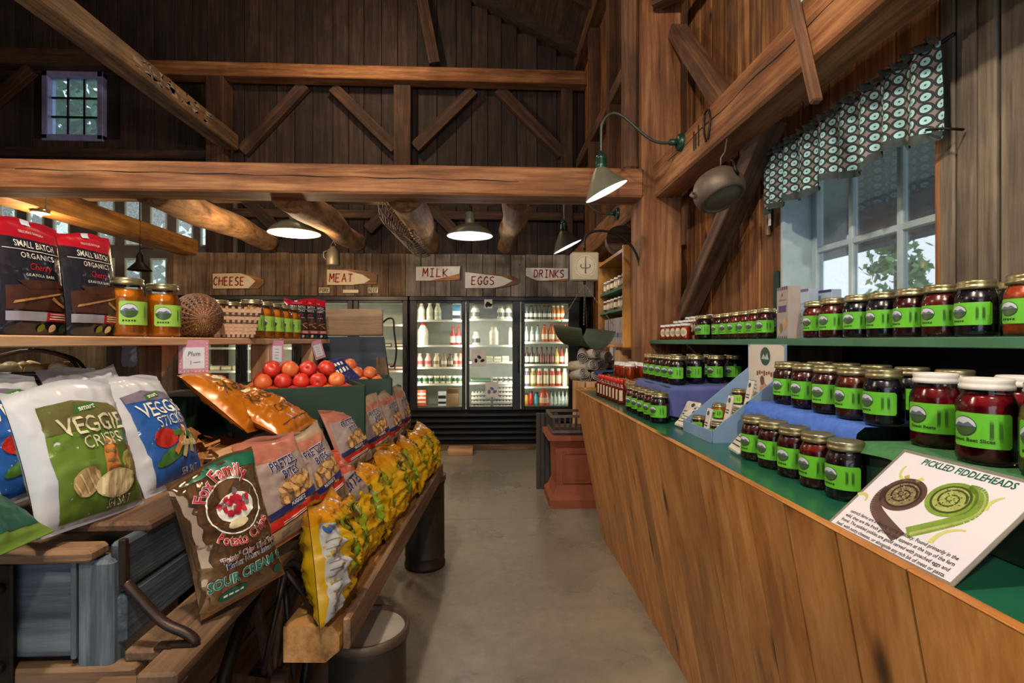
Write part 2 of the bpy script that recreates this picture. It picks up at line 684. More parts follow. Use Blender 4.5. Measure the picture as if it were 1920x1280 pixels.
def brace(p, q, w, h, label, mats=W_FRAME, ax='Z', up=(0, 1, 0), cat='brace', name='brace'):
    p, q = Vector(p), Vector(q)
    L = (q - p).length
    o = MB().bbox((-w / 2, -h / 2, 0), (w / 2, h / 2, L), .006).build(name, mats['Z'], label=label, cat=cat, kind='structure')
    d = (q - p).normalized()
    u = Vector(up)
    sx = u.cross(d).normalized()
    uu = d.cross(sx)
    m = Matrix((sx, uu, d)).transposed().to_4x4()
    m.translation = p
    o.matrix_world = m
    return o


brace((1.30, 3.30, 1.58), (1.30, 2.28, 2.42), .10, .11, 'dark diagonal brace from corner post up to girder behind the kettle', W_DARK, up=(1, 0, 0))
brace((1.25, 3.33, 3.45), (1.25, 2.55, 2.55), .09, .11, 'dark diagonal brace above the girder against the wall boards', W_FRAME, up=(1, 0, 0))
brace(atX(1478, -40, 1.06), atX(1531, 192, 1.075), .035, .03, 'thin slanted stick hanging in front of the girder above the valance', W_FRAME, up=(0, 1, 0), cat='stick')
brace((1.08, 3.3, 3.62), (1.34, 3.05, 3.62), .09, .09, 'short stub timber jutting from post near the roof', W_FRAME, up=(0, 0, 1), cat='timber', name='stub_timber')
tag(MB().box((1.088, 1.30, 2.52), (1.094, 1.47, 2.68)).build('paper_notice', plain('white_paper', '#e8e4dc', .7), loc=(0, .33, .06)), 'white paper notice pinned high on the girder', 'notice')

# second bay of the right wall
brace((1.33, 3.66, 3.95), (1.33, 7.4, 3.95), .12, .14, 'horizontal wall girt high above the pine shelf', W_FRAME, up=(0, 0, 1), cat='girt', name='girt')
brace((1.33, 3.66, 5.42), (1.33, 7.4, 5.42), .16, .18, 'roof plate along the top of the window wall', W_FRAME, up=(0, 0, 1), cat='beam', name='roof_plate')
for yy, lb in ((4.55, 'lighter wall stud just behind the corner post'), (5.3, 'middle wall stud in the dark bay'), (6.3, 'wall stud nearest the gable end')):
    MB().bbox((1.26, yy, 2.58), (1.40, yy + .12, 5.3), .006).build('wall_stud', W_FRAME['Z'], label=lb, cat='stud', kind='structure')

# ---------------------------------------------------------------- gable end
GY = 7.50
gb = MB().box((-3.6, GY + .05, 0), (1.6, GY + .09, 5.6)).box((-9, GY + .05, 3.52), (-6.25, GY + .09, 5.6)).box((-5.42, GY + .05, 3.52), (-3.6, GY + .09, 5.6))
gb.box((-6.25, GY + .05, 3.52), (-5.42, GY + .09, 4.24)).box((-6.25, GY + .05, 5.18), (-5.42, GY + .09, 5.6))
gb.prism([(-9, 5.6), (1.6, 5.6), (-3.7, 8.4)], GY + .05, GY + .09)
gb = gb.build('wall_back', DARK_VOID, kind='structure')
x = -8.9
while x < 1.5:
    w = random.uniform(.2, .3)
    xm = x + w / 2
    top = 5.35 + .55 * (5.3 - abs(xm + 3.7))
    bot = 2.3 if x > -3.72 else 3.5
    segs = [(bot, top)]
    if x + w > -6.22 and x < -5.44:
        segs = [(bot, 4.26), (5.17, top)]
    for z0, z1 in segs:
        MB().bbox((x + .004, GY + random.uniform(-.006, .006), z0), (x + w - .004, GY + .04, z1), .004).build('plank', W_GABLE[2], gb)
    x += w
# small gable window
BLUE_LIT = plain('blue_lit_frame', '#8f8fc4', .5, 0, '#6f6a96', 10, .5)  # blue cast of daylight on the frame is put into its colour
w2 = MB()
for a, b in (((-6.25, 4.24), (-6.17, 5.20)), ((-5.50, 4.24), (-5.42, 5.20)), ((-6.25, 5.12), (-5.42, 5.20)), ((-6.25, 4.22), (-5.42, 4.31))):
    w2.bbox((a[0], GY - .03, a[1]), (b[0], GY + .12, b[1]), .008)
w2 = w2.build('window_2', BLUE_LIT, kind='structure')
tag(w2, 'small nine-pane window high in the dark gable wall', 'window')
for k in (1, 2):
    xk = -6.17 + k * .67 / 3
    MB().box((xk - .012, GY + .04, 4.31), (xk + .012, GY + .07, 5.12)).build('muntin', BLACK_IRON, w2)
    zk = 4.31 + k * .27
    MB().box((-6.17, GY + .04, zk - .012), (-5.50, GY + .07, zk + .012)).build('muntin', BLACK_IRON, w2)
PANE2 = glass('old_pane', (.82, .93, 1), .8, .10)
for i in range(3):
    for j in range(3):
        MB().box((-6.17 + i * .2233, GY + .052, 4.31 + j * .27), (-6.17 + (i + 1) * .2233, GY + .056, 4.31 + (j + 1) * .27)).build('pane', PANE2, w2)

# grey glazed partition, lower left of the gable
GREYP = plain('grey_partition_paint', '#6b625c', .7, 0, '#544b46', 5, .6)
TRIMP = plain('pane_trim', '#c9cbb8', .6)
pcs = [-3.98, -4.31, -4.67, -5.02, -5.39, -6.0, -6.35, -6.72, -7.05, -7.4, -7.75, -8.1]
prow = [(2.76, 3.44), (1.9, 2.57)]
xs = sorted([e for p in pcs for e in (p - .115, p + .115)])
pw = MB()
prev = -8.9
for i in range(0, len(xs), 2):
    pw.box((prev, GY, 0), (xs[i], GY + .06, 3.55)); prev = xs[i + 1]
pw.box((prev, GY, 0), (-3.6, GY + .06, 3.55))
zz = [0] + [e for r_ in sorted(prow) for e in r_] + [3.55]
for i in range(0, len(xs), 2):
    for k in range(0, len(zz), 2):
        pw.box((xs[i], GY, zz[k]), (xs[i + 1], GY + .06, zz[k + 1]))
pw = pw.build('wall_glazed', GREYP, kind='structure')
tag(pw, 'grey partition wall with rows of tall pale panes beyond the shelf', 'wall')
PANE3 = glass('pale_pane', (.86, .92, .84), .8, .7)
trm = MB()
e = .018
trm.box((-.115, -.012, 0), (-.115 + e, .03, .68)).box((.115 - e, -.012, 0), (.115, .03, .68)).box((-.115, -.012, 0), (.115, .03, e)).box((-.115, -.012, .68 - e), (.115, .03, .68))
trm_me = trm.mesh('trim', TRIMP)
pm_ = MB().box((-.1, .02, .0), (.1, .024, .68))
pm_.m = [0 if i == 2 else 1 for i in range(6)]
pane_me = pm_.mesh('pane', [PANE3, glass('clear_pane', (.98, .99, .98), .3)])
for p in pcs:
    for z0, z1 in prow:
        o = link('trim', trm_me, pw, (p, GY, z0))
        o = link('pane', pane_me, pw, (p, GY, z0))

x = -8.9
while x < -4.1:
    w = random.uniform(.16, .26)
    MB().bbox((x + .003, GY - .03, 0), (min(x + w, -4.05) - .003, GY - .002, 1.78), .004).build('plank', wood('beige_board', '#6b5a45', '#98846a', '#b5a488', 'Z', .9, .8, .4, .05, .15), pw)
    x += w
# gable framing
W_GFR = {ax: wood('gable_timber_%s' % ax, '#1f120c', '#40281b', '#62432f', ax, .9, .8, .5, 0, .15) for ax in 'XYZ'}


def gbeam(name, a, b, label, ax='X', m=W_GFR, cat='beam'):
    return MB().bbox(a, b, .01).build(name, m[ax], label=label, cat=cat, kind='structure')


gbeam('gable_tie_beam', (-5.0, 7.16, 5.03), (1.45, 7.38, 5.22), 'straight tan tie beam crossing the gable high above the coolers', m=W_BEAM)
gbeam('gable_tie_beam', (-9.0, 7.30, 5.20), (-5.0, 7.48, 5.42), 'dark gable beam above the small nine-pane window')
gbeam('girt', (-9.0, 7.36, 3.96), (-3.84, 7.48, 4.08), 'thin dark girt under the small nine-pane window', cat='girt')
gbeam('girt', (-3.6, 7.36, 3.15), (1.4, 7.48, 3.27), 'dark gable girt hidden behind the main tie beam', cat='girt')
gbeam('gable_post', (-3.86, 7.18, 0), (-3.62, 7.46, 5.1), 'gable post where the long overhead beam lands', 'Z', cat='post')
gbeam('gable_post', (-1.33, 7.28, 2.4), (-1.09, 7.48, 5.1), 'gable post in the middle above the coolers', 'Z', cat='post')
gbeam('gable_post', (1.05, 7.3, 2.4), (1.22, 7.48, 5.1), 'gable post near the right end of the gable', 'Z', cat='post')
for (a, b, lb) in (((455, 285), (572, 160), 'brace rising from the gable post left of centre'),
                   ((742, 280), (625, 165), 'brace falling to the left side of the middle gable post'),
                   ((778, 278), (888, 170), 'brace rising from the right side of the middle gable post'),
                   ((1055, 290), (935, 168), 'brace falling toward the right gable post'),
                   ((60, 130), (-40, 215), 'brace at the far left of the gable beside the small window'),
                   ((690, 432), (752, 372), 'lower brace left of the wire trap'),
                   ((850, 432), (790, 372), 'lower brace right of the wire trap'),
                   ((530, 440), (460, 372), 'lower brace beside the warm pendant lamp'),
                   ((788, -20), (815, 120), 'leaning strut above the gable tie beam')):
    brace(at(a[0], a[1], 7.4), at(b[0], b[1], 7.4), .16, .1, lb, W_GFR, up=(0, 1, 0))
gbeam('queen_post', (.1, 6.3, 5.9), (.24, 6.44, 6.9), 'short queen post up under the roof slope', 'Z', cat='post')

# overhead beam running to the gable post
gbeam('overhead_beam', (-3.70, 2.2, 4.06), (-3.47, 7.3, 4.27), 'long weathered overhead beam running back to the gable post', 'Y', W_WAG)
whi = MB()
random.seed(3)
for k in range(34):
    y = random.uniform(5.1, 6.7)
    z = random.uniform(4.09, 4.25)
    whi.add([(-3.4685, y + random.uniform(-.09, .09), z + random.uniform(-.035, .035)) for _ in range(5)], [(0, 1, 2), (0, 2, 3), (0, 3, 4)])
whi.build('lime_wash_patch', plain('lime_wash', '#a08f86', .9), bpy.data.objects['overhead_beam'])

# roof and remaining enclosure
rf = MB()
for sx in (1, -1):
    x0, x1 = -3.7, -3.7 + sx * 5.6
    z0, z1 = 8.25, 8.25 - .54 * 5.6
    rf.add([(x0, -2, z0), (x1, -2, z1), (x1, 7.7, z1), (x0, 7.7, z0), (x0, -2, z0 + .1), (x1, -2, z1 + .1), (x1, 7.7, z1 + .1), (x0, 7.7, z0 + .1)],
           [(0, 1, 2, 3), (4, 7, 6, 5), (0, 4, 5, 1), (1, 5, 6, 2), (2, 6, 7, 3), (3, 7, 4, 0)])
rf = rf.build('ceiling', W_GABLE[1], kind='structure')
for k in range(9):
    yk = -1.2 + k * 1.05
    MB().bar((1.7, yk, 5.28), (-3.7, yk, 8.18), .09, .14).build('rafter', W_GABLE[0], rf)
wf = MB().box((-9.1, -2.1, 0), (-1.4, -2.0, 5.5)).box((1.2, -2.1, 0), (1.55, -2.0, 5.5)).box((-1.4, -2.1, 2.5), (1.2, -2.0, 5.5)).prism([(-9, 5.4), (1.6, 5.4), (-3.7, 8.3)], -2.1, -2.0)
wf.build('wall_front', W_GABLE[2], kind='structure')
MB().box((1.45, -2.1, 0), (1.5, -.8, 5.5)).build('wall_right', W_GABLE[2], kind='structure')
MB().box((-9.1, -2.0, 0), (-9.0, 7.6, 5.4)).build('wall_left', W_GABLE[2], kind='structure')

# ---------------------------------------------------------------- boarded front above the coolers
FY = 6.66
fw = MB().box((-3.98, FY + .03, 1.985), (1.40, FY + .07, 2.53)).build('wall_fascia', DARK_VOID, kind='structure')
tag(fw, 'board front above the cooler doors, brown at one end and grey at the other', 'wall')
x = -3.98
while x < 1.30:
    w = random.uniform(.15, .24)
    m = W_FASC if x < -1.08 else W_FASG
    MB().bbox((x + .003, FY + random.uniform(-.004, .004), 1.985), (x + w - .003, FY + .035, 2.53 + random.uniform(-.006, .006)), .003).build('plank', m, fw)
    x += w
MB().box((-3.98, FY + .05, 2.42), (1.40, GY, 2.46)).build('ceiling', W_DARK['X'], kind='structure')
MB().box((-4.04, FY, 0), (-3.98, GY, 2.5)).build('wall_side', W_FASC, kind='structure')
MB().bbox((-3.5, FY - .05, .0), (.95, FY + .02, .07), .006).build('baseboard_back', W_WAG['X'], kind='structure')

# ---------------------------------------------------------------- logs laid from the tie beam to the board front
def log(xa, za, x, z, r, label, y0=3.56, y1=6.62, seed=0):
    mb = MB()
    n, L = 14, 26
    vs, fs = [], []
    for j in range(L):
        y = y0 + (y1 - y0) * j / (L - 1)
        rr = r * (1.06 - .12 * j / L)
        cx = xa + (x - xa) * j / (L - 1) + .012 * math.sin(j * .5 + seed)
        cz = za + (z - za) * j / (L - 1) + .01 * math.sin(j * .37 + seed * 2)
        for i in range(n):
            a = 2 * PI * i / n
            k = rr * (1 + .09 * noise.noise(Vector((math.cos(a) * 1.5, y * 2.2, math.sin(a) * 1.5 + seed * 7))))
            vs.append((cx + k * math.cos(a), y, cz + k * math.sin(a)))
    for j in range(L - 1):
        for i in range(n):
            fs.append((j * n + i, j * n + (i + 1) % n, (j + 1) * n + (i + 1) % n, (j + 1) * n + i))
    fs.append(tuple(range(n)))
    fs.append(tuple((L - 1) * n + i for i in range(n)))
    mb.add(vs, fs, 0, True)
    return mb.build('log_joist', W_LOG, label=label, cat='log', kind='structure')


log(-2.29, 2.43, -2.76, 2.66, .115, 'round log joist left of the warm pendant lamp', seed=1)
log(-1.375, 2.43, -1.67, 2.65, .12, 'round log joist just right of the warm pendant lamp', seed=2)
log(-.58, 2.43, -.735, 2.64, .125, 'round log joist wrapped in a wire trap', seed=3)
log(.226, 2.43, .23, 2.63, .105, 'round log joist right of the cool white pendant', seed=4)
MB().bbox((-3.9, 3.5, 2.49), (-3.68, 6.7, 2.69), .015).build('squared_joist', wood('golden_timber', '#5a3414', '#9a6224', '#bd8440', 'Y', .8, .7, .4, .04, 0), label='squared golden timber running back over the bagged snacks', cat='beam', kind='structure')

# wire trap wrapped round the third log
WIRE = plain('rusty_wire', '#7d7266', .55, .3, '#544b42', 30, .6)
mb = MB()


def trap(a, y, r):
    q = (y - 3.56) / 3.06
    return (-.65 - .155 * q + r * math.cos(a), y, 2.43 + .21 * q + r * math.sin(a))


for k in range(11):
    a = PI * (.35 + 1.28 * k / 10)
    mb.tube([trap(a + .07 * math.sin(j * 1.9 + k), 4.1 + j * .26, .195) for j in range(9)], .0065, 5)
for j in range(13):
    mb.tube([trap(PI * (.33 + 1.32 * k / 12), 4.15 + j * .172 + .012 * math.sin(k * 2 + j), .197) for k in range(13)], .006, 5)
tag(mb.build('wire_trap', WIRE), 'rusty wire mesh trap hung around the middle log joist', 'wire trap')

# ---------------------------------------------------------------- outside: porch, ground and trees
MB().box((1.75, -6, -.2), (16, 16, -.1)).build('ground', plain('gravel_yard', '#8d8a80', .9, 0, '#6f7a55', 3, .6), kind='structure')
MB().box((-16, 7.9, -.2), (1.74, 20, -.1)).build('ground', plain('lawn', '#5d7a3a', .9, 0, '#43602c', 3, .6), kind='structure')
pr = MB().add([(1.62, .2, 2.98), (1.62, 9, 2.98), (3.7, 9, 2.66), (3.7, .2, 2.66), (1.62, .2, 3.06), (1.62, 9, 3.06), (3.7, 9, 2.74), (3.7, .2, 2.74)],
              [(0, 3, 2, 1), (4, 5, 6, 7), (0, 1, 5, 4), (1, 2, 6, 5), (2, 3, 7, 6), (3, 0, 4, 7)])
pr = pr.build('porch_roof', plain('porch_ceiling', '#c4ccd0', .8, 0, '#a8b0b6', 10, .5), label='pale porch roof outside the window', cat='porch roof', kind='structure')
MB().bbox((3.45, .2, 2.27), (3.65, 9, 2.68), .01).build('porch_beam', plain('porch_blue', '#3d4f66', .8, 0, '#2c3a4c', 8, .5), label='dark blue-grey porch beam outside the window', cat='beam', kind='structure')


def tree(name, loc, h, cr, label, col, group, n=1500, leaf=.11, seed=1):
    random.seed(seed)
    t = empty(name, loc, 0, label, 'tree', group)
    MB().tube([(0, 0, 0), (.05, 0, h * .4), (0, .05, h * .8)], [.16, .11, .04], 8).build('trunk', W_DARK['Z'], t)
    mb = MB()
    cl = [(random.gauss(0, cr * .45), random.gauss(0, cr * .45), random.uniform(h * .3, h)) for _ in range(14)]
    for k in range(n):
        c = random.choice(cl)
        p = Vector(c) + Vector([random.gauss(0, cr * .24) for _ in range(3)])
        u = Vector([random.gauss(0, 1) for _ in range(3)]).normalized() * leaf
        w = u.cross(Vector([random.gauss(0, 1) for _ in range(3)])).normalized() * leaf * .6
        mb.add([p - u, p + w, p + u, p - w], [(0, 1, 2, 3)], 0)
    f = mb.build('foliage', col, t)
    f['kind'] = 'stuff'
    return t


LEAF = plain('tree_leaf', '#4f8a3a', .6, 0, '#2c5a24', 3, .6, rnd=.2)
LEAF2 = plain('tree_leaf_pale', '#7fae62', .6, 0, '#4f8a55', 3, .6, rnd=.2)
tree('shade_tree', (-8.8, 11.8, -.1), 8.0, 1.8, 'leafy green tree seen through the small gable window', LEAF, None, 4600, .17, 1)
tree('shade_tree', (-3.0, 13.0, -.1), 3.4, 1.6, 'low green tree outside the grey paned wall', LEAF2, None, 1400, .12, 2)
tree('shade_tree', (8.3, 10.0, -.1), 3.9, .55, 'green tree beyond the porch seen through the right-hand window', LEAF2, None, 1100, .10, 3)
# ================================================================ coolers
COOL = plain('cooler_black', '#1b1a1b', .38, .1, '#232122', 20, .5)
LINER = plain('cooler_liner', '#cfcfc4', .45, 0, '#bcbcb0', 8, .5)
SHELFW = plain('cooler_shelf', '#e4e3d2', .4, 0, '#d2d0bb', 10, .5)
DOORG = glass('door_glass', (.97, .99, .98), .55)
TUBE = glow('cooler_tube', (1, .97, .84), 2.2)
CY = 6.63


def xpx(px, Y=CY):
    return at(px, 640, Y).x


def zpx(py, Y=CY, px=915):
    return at(px, py, Y).z


def cooler(x0, x1, doors, shelves, label, power, cy=CY):
    t = empty('display_cooler', ((x0 + x1) / 2, cy, .07), 0, label, 'cooler', 'glass-door coolers under the board front')
    t.matrix_world
    ox = (x0 + x1) / 2

    def L(v): return (v[0] - ox, v[1] - cy, v[2] - .07)

    def bx(mb, a, b, c=0):
        return mb.bbox(L(a), L(b), c) if c else mb.box(L(a), L(b))
    z0, zt = .075, 1.98
    yb = 7.38
    m = MB()
    bx(m, (x0, cy + .05, z0), (x0 + .03, yb, zt)); bx(m, (x1 - .03, cy + .05, z0), (x1, yb, zt))
    bx(m, (x0, yb - .03, z0), (x1, yb, zt)); bx(m, (x0, cy + .05, zt - .05), (x1, yb, zt))
    bx(m, (x0, cy + .05, z0), (x1, yb, .50))
    m.build('body', COOL, t)
    m = MB()
    bx(m, (x0 + .03, yb - .05, .5), (x1 - .03, yb - .031, zt - .05))
    bx(m, (x0 + .03, cy + .06, .501), (x1 - .03, yb - .05, .515))
    bx(m, (x0 + .03, cy + .06, .5), (x0 + .04, yb - .05, zt - .05)); bx(m, (x1 - .04, cy + .06, .5), (x1 - .03, yb - .05, zt - .05))
    bx(m, (x0 + .03, cy + .1, zt - .07), (x1 - .03, yb - .05, zt - .051))
    m.build('liner', LINER, t)
    m = MB()
    bx(m, (x0, cy, zt - .055), (x1, cy + .05, zt), .006)
    m.build('top_rail', COOL, t)
    # front grille: fins
    m = MB()
    bx(m, (x0 + .01, cy + .03, z0), (x1 - .01, cy + .05, .52))
    m.build('grille_back', DARK_VOID, t)
    for k in range(5):
        zc = .47 - k * .075
        f = MB().add([L(p) for p in ((x0 + .01, cy - .03, zc), (x1 - .01, cy - .03, zc), (x1 - .01, cy + .03, zc + .025), (x0 + .01, cy + .03, zc + .025),
                                     (x0 + .01, cy - .03, zc - .03), (x1 - .01, cy - .03, zc - .03), (x1 - .01, cy + .03, zc - .005), (x0 + .01, cy + .03, zc - .005))],
                     [(0, 1, 2, 3), (4, 7, 6, 5), (0, 4, 5, 1), (1, 5, 6, 2), (2, 6, 7, 3), (3, 7, 4, 0)])
        f.build('grille_fin', COOL, t)
    for (a, b, c, d) in doors:  # frame from a to b, glass from c to d
        m = MB()
        gz0, gz1 = .555, 1.925
        bx(m, (a + .004, cy, .51), (c, cy + .05, gz1 + .0), .006)
        bx(m, (d, cy, .51), (b - .004, cy + .05, gz1), .006)
        bx(m, (c, cy, .51), (d, cy + .05, gz0), .006)
        bx(m, (c, cy, gz1 - .03), (d, cy + .05, gz1), .006)
        dr = m.build('door', COOL, t)
        g = MB()
        bx(g, (c, cy + .02, gz0), (d, cy + .024, gz1 - .03))
        g.build('glass', DOORG, dr)
        h = MB().tube([L((b - .03, cy, 1.0)), L((b - .03, cy - .04, 1.02)), L((b - .03, cy - .04, 1.32)), L((b - .03, cy, 1.34))], .009, 8)
        h.build('handle', COOL, dr)
        for zs in shelves[doors.index((a, b, c, d))]:
            m = MB()
            bx(m, (c - .02, cy + .12, zs - .012), (d + .02, yb - .06, zs), .003)
            bx(m, (c - .02, cy + .11, zs - .022), (d + .02, cy + .125, zs + .004))
            m.build('shelf', SHELFW, t)
        tb_ = MB()
        for xx in (c - .025, d + .025):
            tb_.tube([L((xx, cy + .075, .6)), L((xx, cy + .075, 1.88))], .011, 6)
        tb_.build('light_tube', TUBE, t)
        for xx, sgn in ((c + .012, 1), (d - .012, -1)):
            lamp('AREA', L((xx, cy + .075, 1.24)), power, (1, .96, .82), .03, (R(90), 0, R(-50 * sgn)), 1.2, t)
    return t


dr_px = [(768, 873, 782, 866), (874, 976, 880, 961), (977, 1087, 984, 1066)]
drs = [tuple(xpx(p) for p in d) for d in dr_px]
SHY = CY + .115
shz = [[zpx(p, SHY) for p in r_] for r_ in ([600, 647, 688, 719], [598, 647, 678, 717], [599, 641, 683, 725])]
cooler(xpx(767), xpx(1088), drs, shz, 'black three-door glass cooler with milk, eggs and drinks', 1.7)
edl = [xpx(345) + k * (xpx(765) - xpx(345)) / 4 for k in range(5)]
drl = [(edl[k], edl[k + 1], edl[k] + .07, edl[k + 1] - .07) for k in range(4)]
cooler(xpx(345), xpx(765), drl, [[1.62, 1.32, 1.02]] * 4, 'black cooler of cheese and meat half hidden behind the produce shelf', .7)
MB().bbox((xpx(843), 6.30, .0), (xpx(888), 6.55, .075), .006).build('wood_block', W_PALE['X'], label='short wood block lying on the floor under the cooler grille', cat='block')

# ---------------------------------------------------------------- cooler goods
GL_ = plain('bottle_plastic_white', '#e2dec8', .3, 0, '#d2cdb4', 10, .4)


def cmat(hexc, rough=.3):
    return plain('paint_' + hexc.strip('#'), hexc, rough, 0, None, 15, .4, coat=.2)


PROF = {
    'milk': ([(0, 0), (.94, 0), (1, .03), (1, .2), (1, .45), (1, .55), (.62, .76), (.46, .84), (.46, .89), (.55, .89), (.55, 1), (0, 1)], [0, 0, 0, 1, 0, 0, 0, 0, 2, 2, 2]),
    'long': ([(0, 0), (.95, 0), (1, .02), (1, .12), (1, .45), (1, .55), (.42, .72), (.36, .92), (.44, .92), (.44, 1), (0, 1)], [0, 0, 0, 1, 0, 0, 0, 2, 2, 2]),
    'juice': ([(0, 0), (.95, 0), (1, .03), (1, .15), (1, .62), (1, .72), (.62, .86), (.66, .87), (.66, 1), (0, 1)], [0, 0, 0, 1, 0, 0, 2, 2, 2]),
    'squat': ([(0, 0), (.95, 0), (1, .05), (1, .18), (1, .5), (1, .6), (.66, .8), (.7, .82), (.7, 1), (0, 1)], [0, 0, 0, 1, 0, 0, 2, 2, 2]),
    'jug': ([(0, 0), (.95, 0), (1, .04), (1, .15), (1, .45), (.98, .66), (.6, .84), (.42, .9), (.48, .9), (.48, 1), (0, 1)], [0, 0, 0, 1, 0, 0, 0, 2, 2, 2]),
    'tub': ([(0, 0), (.78, 0), (.83, .25), (.92, .7), (.97, .84), (1.02, .85), (1.02, 1), (0, 1)], [0, 0, 1, 0, 2, 2, 2]),
}
ME = {}


def bottle(kind, h, w, cols, name):
    key = (kind, round(h, 3), round(w, 3), cols, name)
    if key not in ME:
        pr_, mt_ = PROF[kind]
        ME[key] = MB().lathe([(max(r * w / 2, .0005), z * h) for r, z in pr_], 14, mats=mt_).mesh(name, [cmat(c) for c in cols])
    return ME[key]


def boxgood(h, w, d, cols, name, bands=()):
    key = ('box', round(h, 3), round(w, 3), round(d, 3), cols, name, tuple(bands))
    if key not in ME:
        mb = MB().bbox((-w / 2, 0, 0), (w / 2, d, h), .003, 0)
        for (a, b, m) in bands:
            mb.box((-w * .48, -.002, a * h), (w * .48, 0, b * h), m)
        ME[key] = mb.mesh(name, [cmat(c) for c in cols])
    return ME[key]


def stock(items, py, where, group, dy=.0, Y=6.83):
    """items: (px, kind, height px, width px, colours, name, look)"""
    k_ = Y / F
    z = zpx(py, SHY) + .002
    for i, it in enumerate(items):
        px, kind, hp, wp, cols, name, look = it[:7]
        x = at(px, 640, Y).x
        h, w = hp * k_, wp * k_
        if kind == 'box':
            me = boxgood(h, w, it[7] if len(it) > 7 else w * .8, cols, name, it[8] if len(it) > 8 else ())
        else:
            me = bottle(kind, h, w, cols, name)
        nth = ORD[i] if i < len(ORD) else 'last'
        link(name, me, None, (x, Y + dy, z), None, label='%s, %s item from left end, %s' % (look, nth, where), cat=name.split('_')[-1], group=group)


Wh, Rd = '#e4dfca', '#b01f1c'
stock([(790, 'milk', 34, 14, (Wh, '#cfc9ae', Rd), 'milk_bottle', 'red-capped milk bottle'), (806, 'milk', 33, 13, (Wh, '#c8cbae', Wh), 'milk_bottle', 'white milk bottle'),
       (821, 'milk', 33, 13, (Wh, '#bfc2a8', Wh), 'milk_bottle', 'white milk bottle'), (856, 'box', 31, 15, ('#e9e9e4', '#1d6f8c', '#2a2a2a'), 'milk_carton', 'blue and cow-print carton', .08, ((.55, .95, 1), (.1, .3, 2)))],
      600, 'top shelf of milk door', 'dairy on the top milk shelf')
stock([(793, 'jug', 41, 20, (Wh, '#d9d4c0', Rd), 'milk_jug', 'large red-capped milk jug'), (849, 'long', 37, 10, ('#a3302a', '#e3ddd0', '#c4201e'), 'cream_bottle', 'red and white tall bottle'),
       (860, 'long', 37, 10, ('#a3302a', '#e3ddd0', '#c4201e'), 'cream_bottle', 'red and white tall bottle')], 647, 'second shelf of milk door', 'dairy on the second milk shelf')
stock([(px, 'milk', 25, 13, (c, l, c), 'flavoured_milk', d) for px, c, l, d in ((787, '#cbb4a6', '#c3564d', 'pale pink flavoured milk bottle'), (803, '#d8aaa2', '#c75a55', 'pink flavoured milk bottle'), (819, '#cdbd9f', '#8d7a60', 'cream flavoured milk bottle'),
                                                                           (833, '#8c7a67', '#c9bfae', 'brown chocolate milk bottle'), (845, '#57493d', '#a79a86', 'dark chocolate milk bottle'), (854, '#b8a491', '#8c4f48', 'beige flavoured milk bottle'), (864, '#cf8f88', '#c4403c', 'deep pink flavoured milk bottle'))],
      688, 'third shelf of milk door', 'flavoured milk bottles')
stock([(786 + k * 11, 'tub', 14, 11, ('#e0ddc8', '#4f7a44' if k % 2 else '#2f4a35', '#e8e6d8'), 'yogurt_tub', 'white tub with green band') for k in range(8)], 719, 'fourth shelf of milk door', 'yogurt tubs')
link('yogurt_tub', bottle('tub', .1, .09, ('#e0ddc8', '#5a6a44', '#e8e6d8'), 'yogurt_tub'), None, (at(789, 640, 6.95).x, 6.95, zpx(719, SHY) + .002), None, label='single taller cream tub behind the yogurt row of the milk door', cat='tub')
stock([(790, 'box', 30, 17, ('#c8572a', '#e8d9c4'), 'juice_carton', 'orange and white carton', .1, ((.2, .3, 1), (.45, .55, 1), (.7, .8, 1))),
       (829, 'box', 27, 15, ('#d4d6d4', '#26262a'), 'snack_sack', 'black and white cow-print sack', .06, ((.15, .3, 1), (.5, .72, 1))),
       (849, 'box', 33, 22, ('#7d6142', '#4a3420'), 'paper_sack', 'brown paper sack', .1, ((.7, .95, 1),))], 762, 'bottom of milk door', 'goods on the milk cooler floor')
Gd = '#8d7a4a'
stock([(891, 'squat', 26, 17, (Wh, '#6a6658', Gd), 'cream_jar', 'squat glass milk jar'), (939, 'squat', 25, 15, (Wh, '#6a6658', Gd), 'cream_jar', 'squat glass milk jar'), (953, 'squat', 25, 14, (Wh, '#6a6658', Gd), 'cream_jar', 'squat glass milk jar')],
      598, 'top shelf of eggs door', 'squat milk jars')
stock([(893, 'squat', 25, 15, (Wh, '#55524a', '#d8d2ba'), 'cream_jar', 'squat white milk jar'), (926, 'juice', 34, 17, (Wh, Wh, '#cfc8ac'), 'milk_bottle', 'plain tall milk bottle'), (957, 'juice', 33, 8, (Wh, Wh, '#cfc8ac'), 'milk_bottle', 'slim milk bottle at the frame')],
      647, 'second shelf of eggs door', 'milk bottles on the second eggs shelf')
stock([(903 + k * 15, 'box', 9 + k % 2, 13, (c, '#b9b08a'), 'butter_pack', 'small wrapped butter pack', .1, ((.3, .6, 1),)) for k, c in enumerate(('#dcd6b2', '#cfc79b', '#e2ddc0', '#e6e2ce'))], 678, 'third shelf of eggs door', 'butter packs')
stock([(901, 'box', 6, 38, ('#2f5a34', '#6a8a52'), 'egg_tray', 'flat dark green tray', .2, ((.3, .6, 1),))] + [(928 + k * 10, 'tub', 9, 9, ('#dedac6', '#2f3530', '#e4e1d2'), 'dip_tub', 'small white tub with dark band') for k in range(4)],
      717, 'fourth shelf of eggs door', 'dip tubs beside the green tray')
EGG = cmat('#a7a096', .8)
em = MB()
em.bbox((-.13, 0, 0), (.13, .12, .034), .006)
for i in range(6):
    for j in range(2):
        em.ball((-.108 + i * .043, .032 + j * .056, .034), .02, 0, 6, (1, 1, .9))
egg_me = em.mesh('egg_carton', EGG)
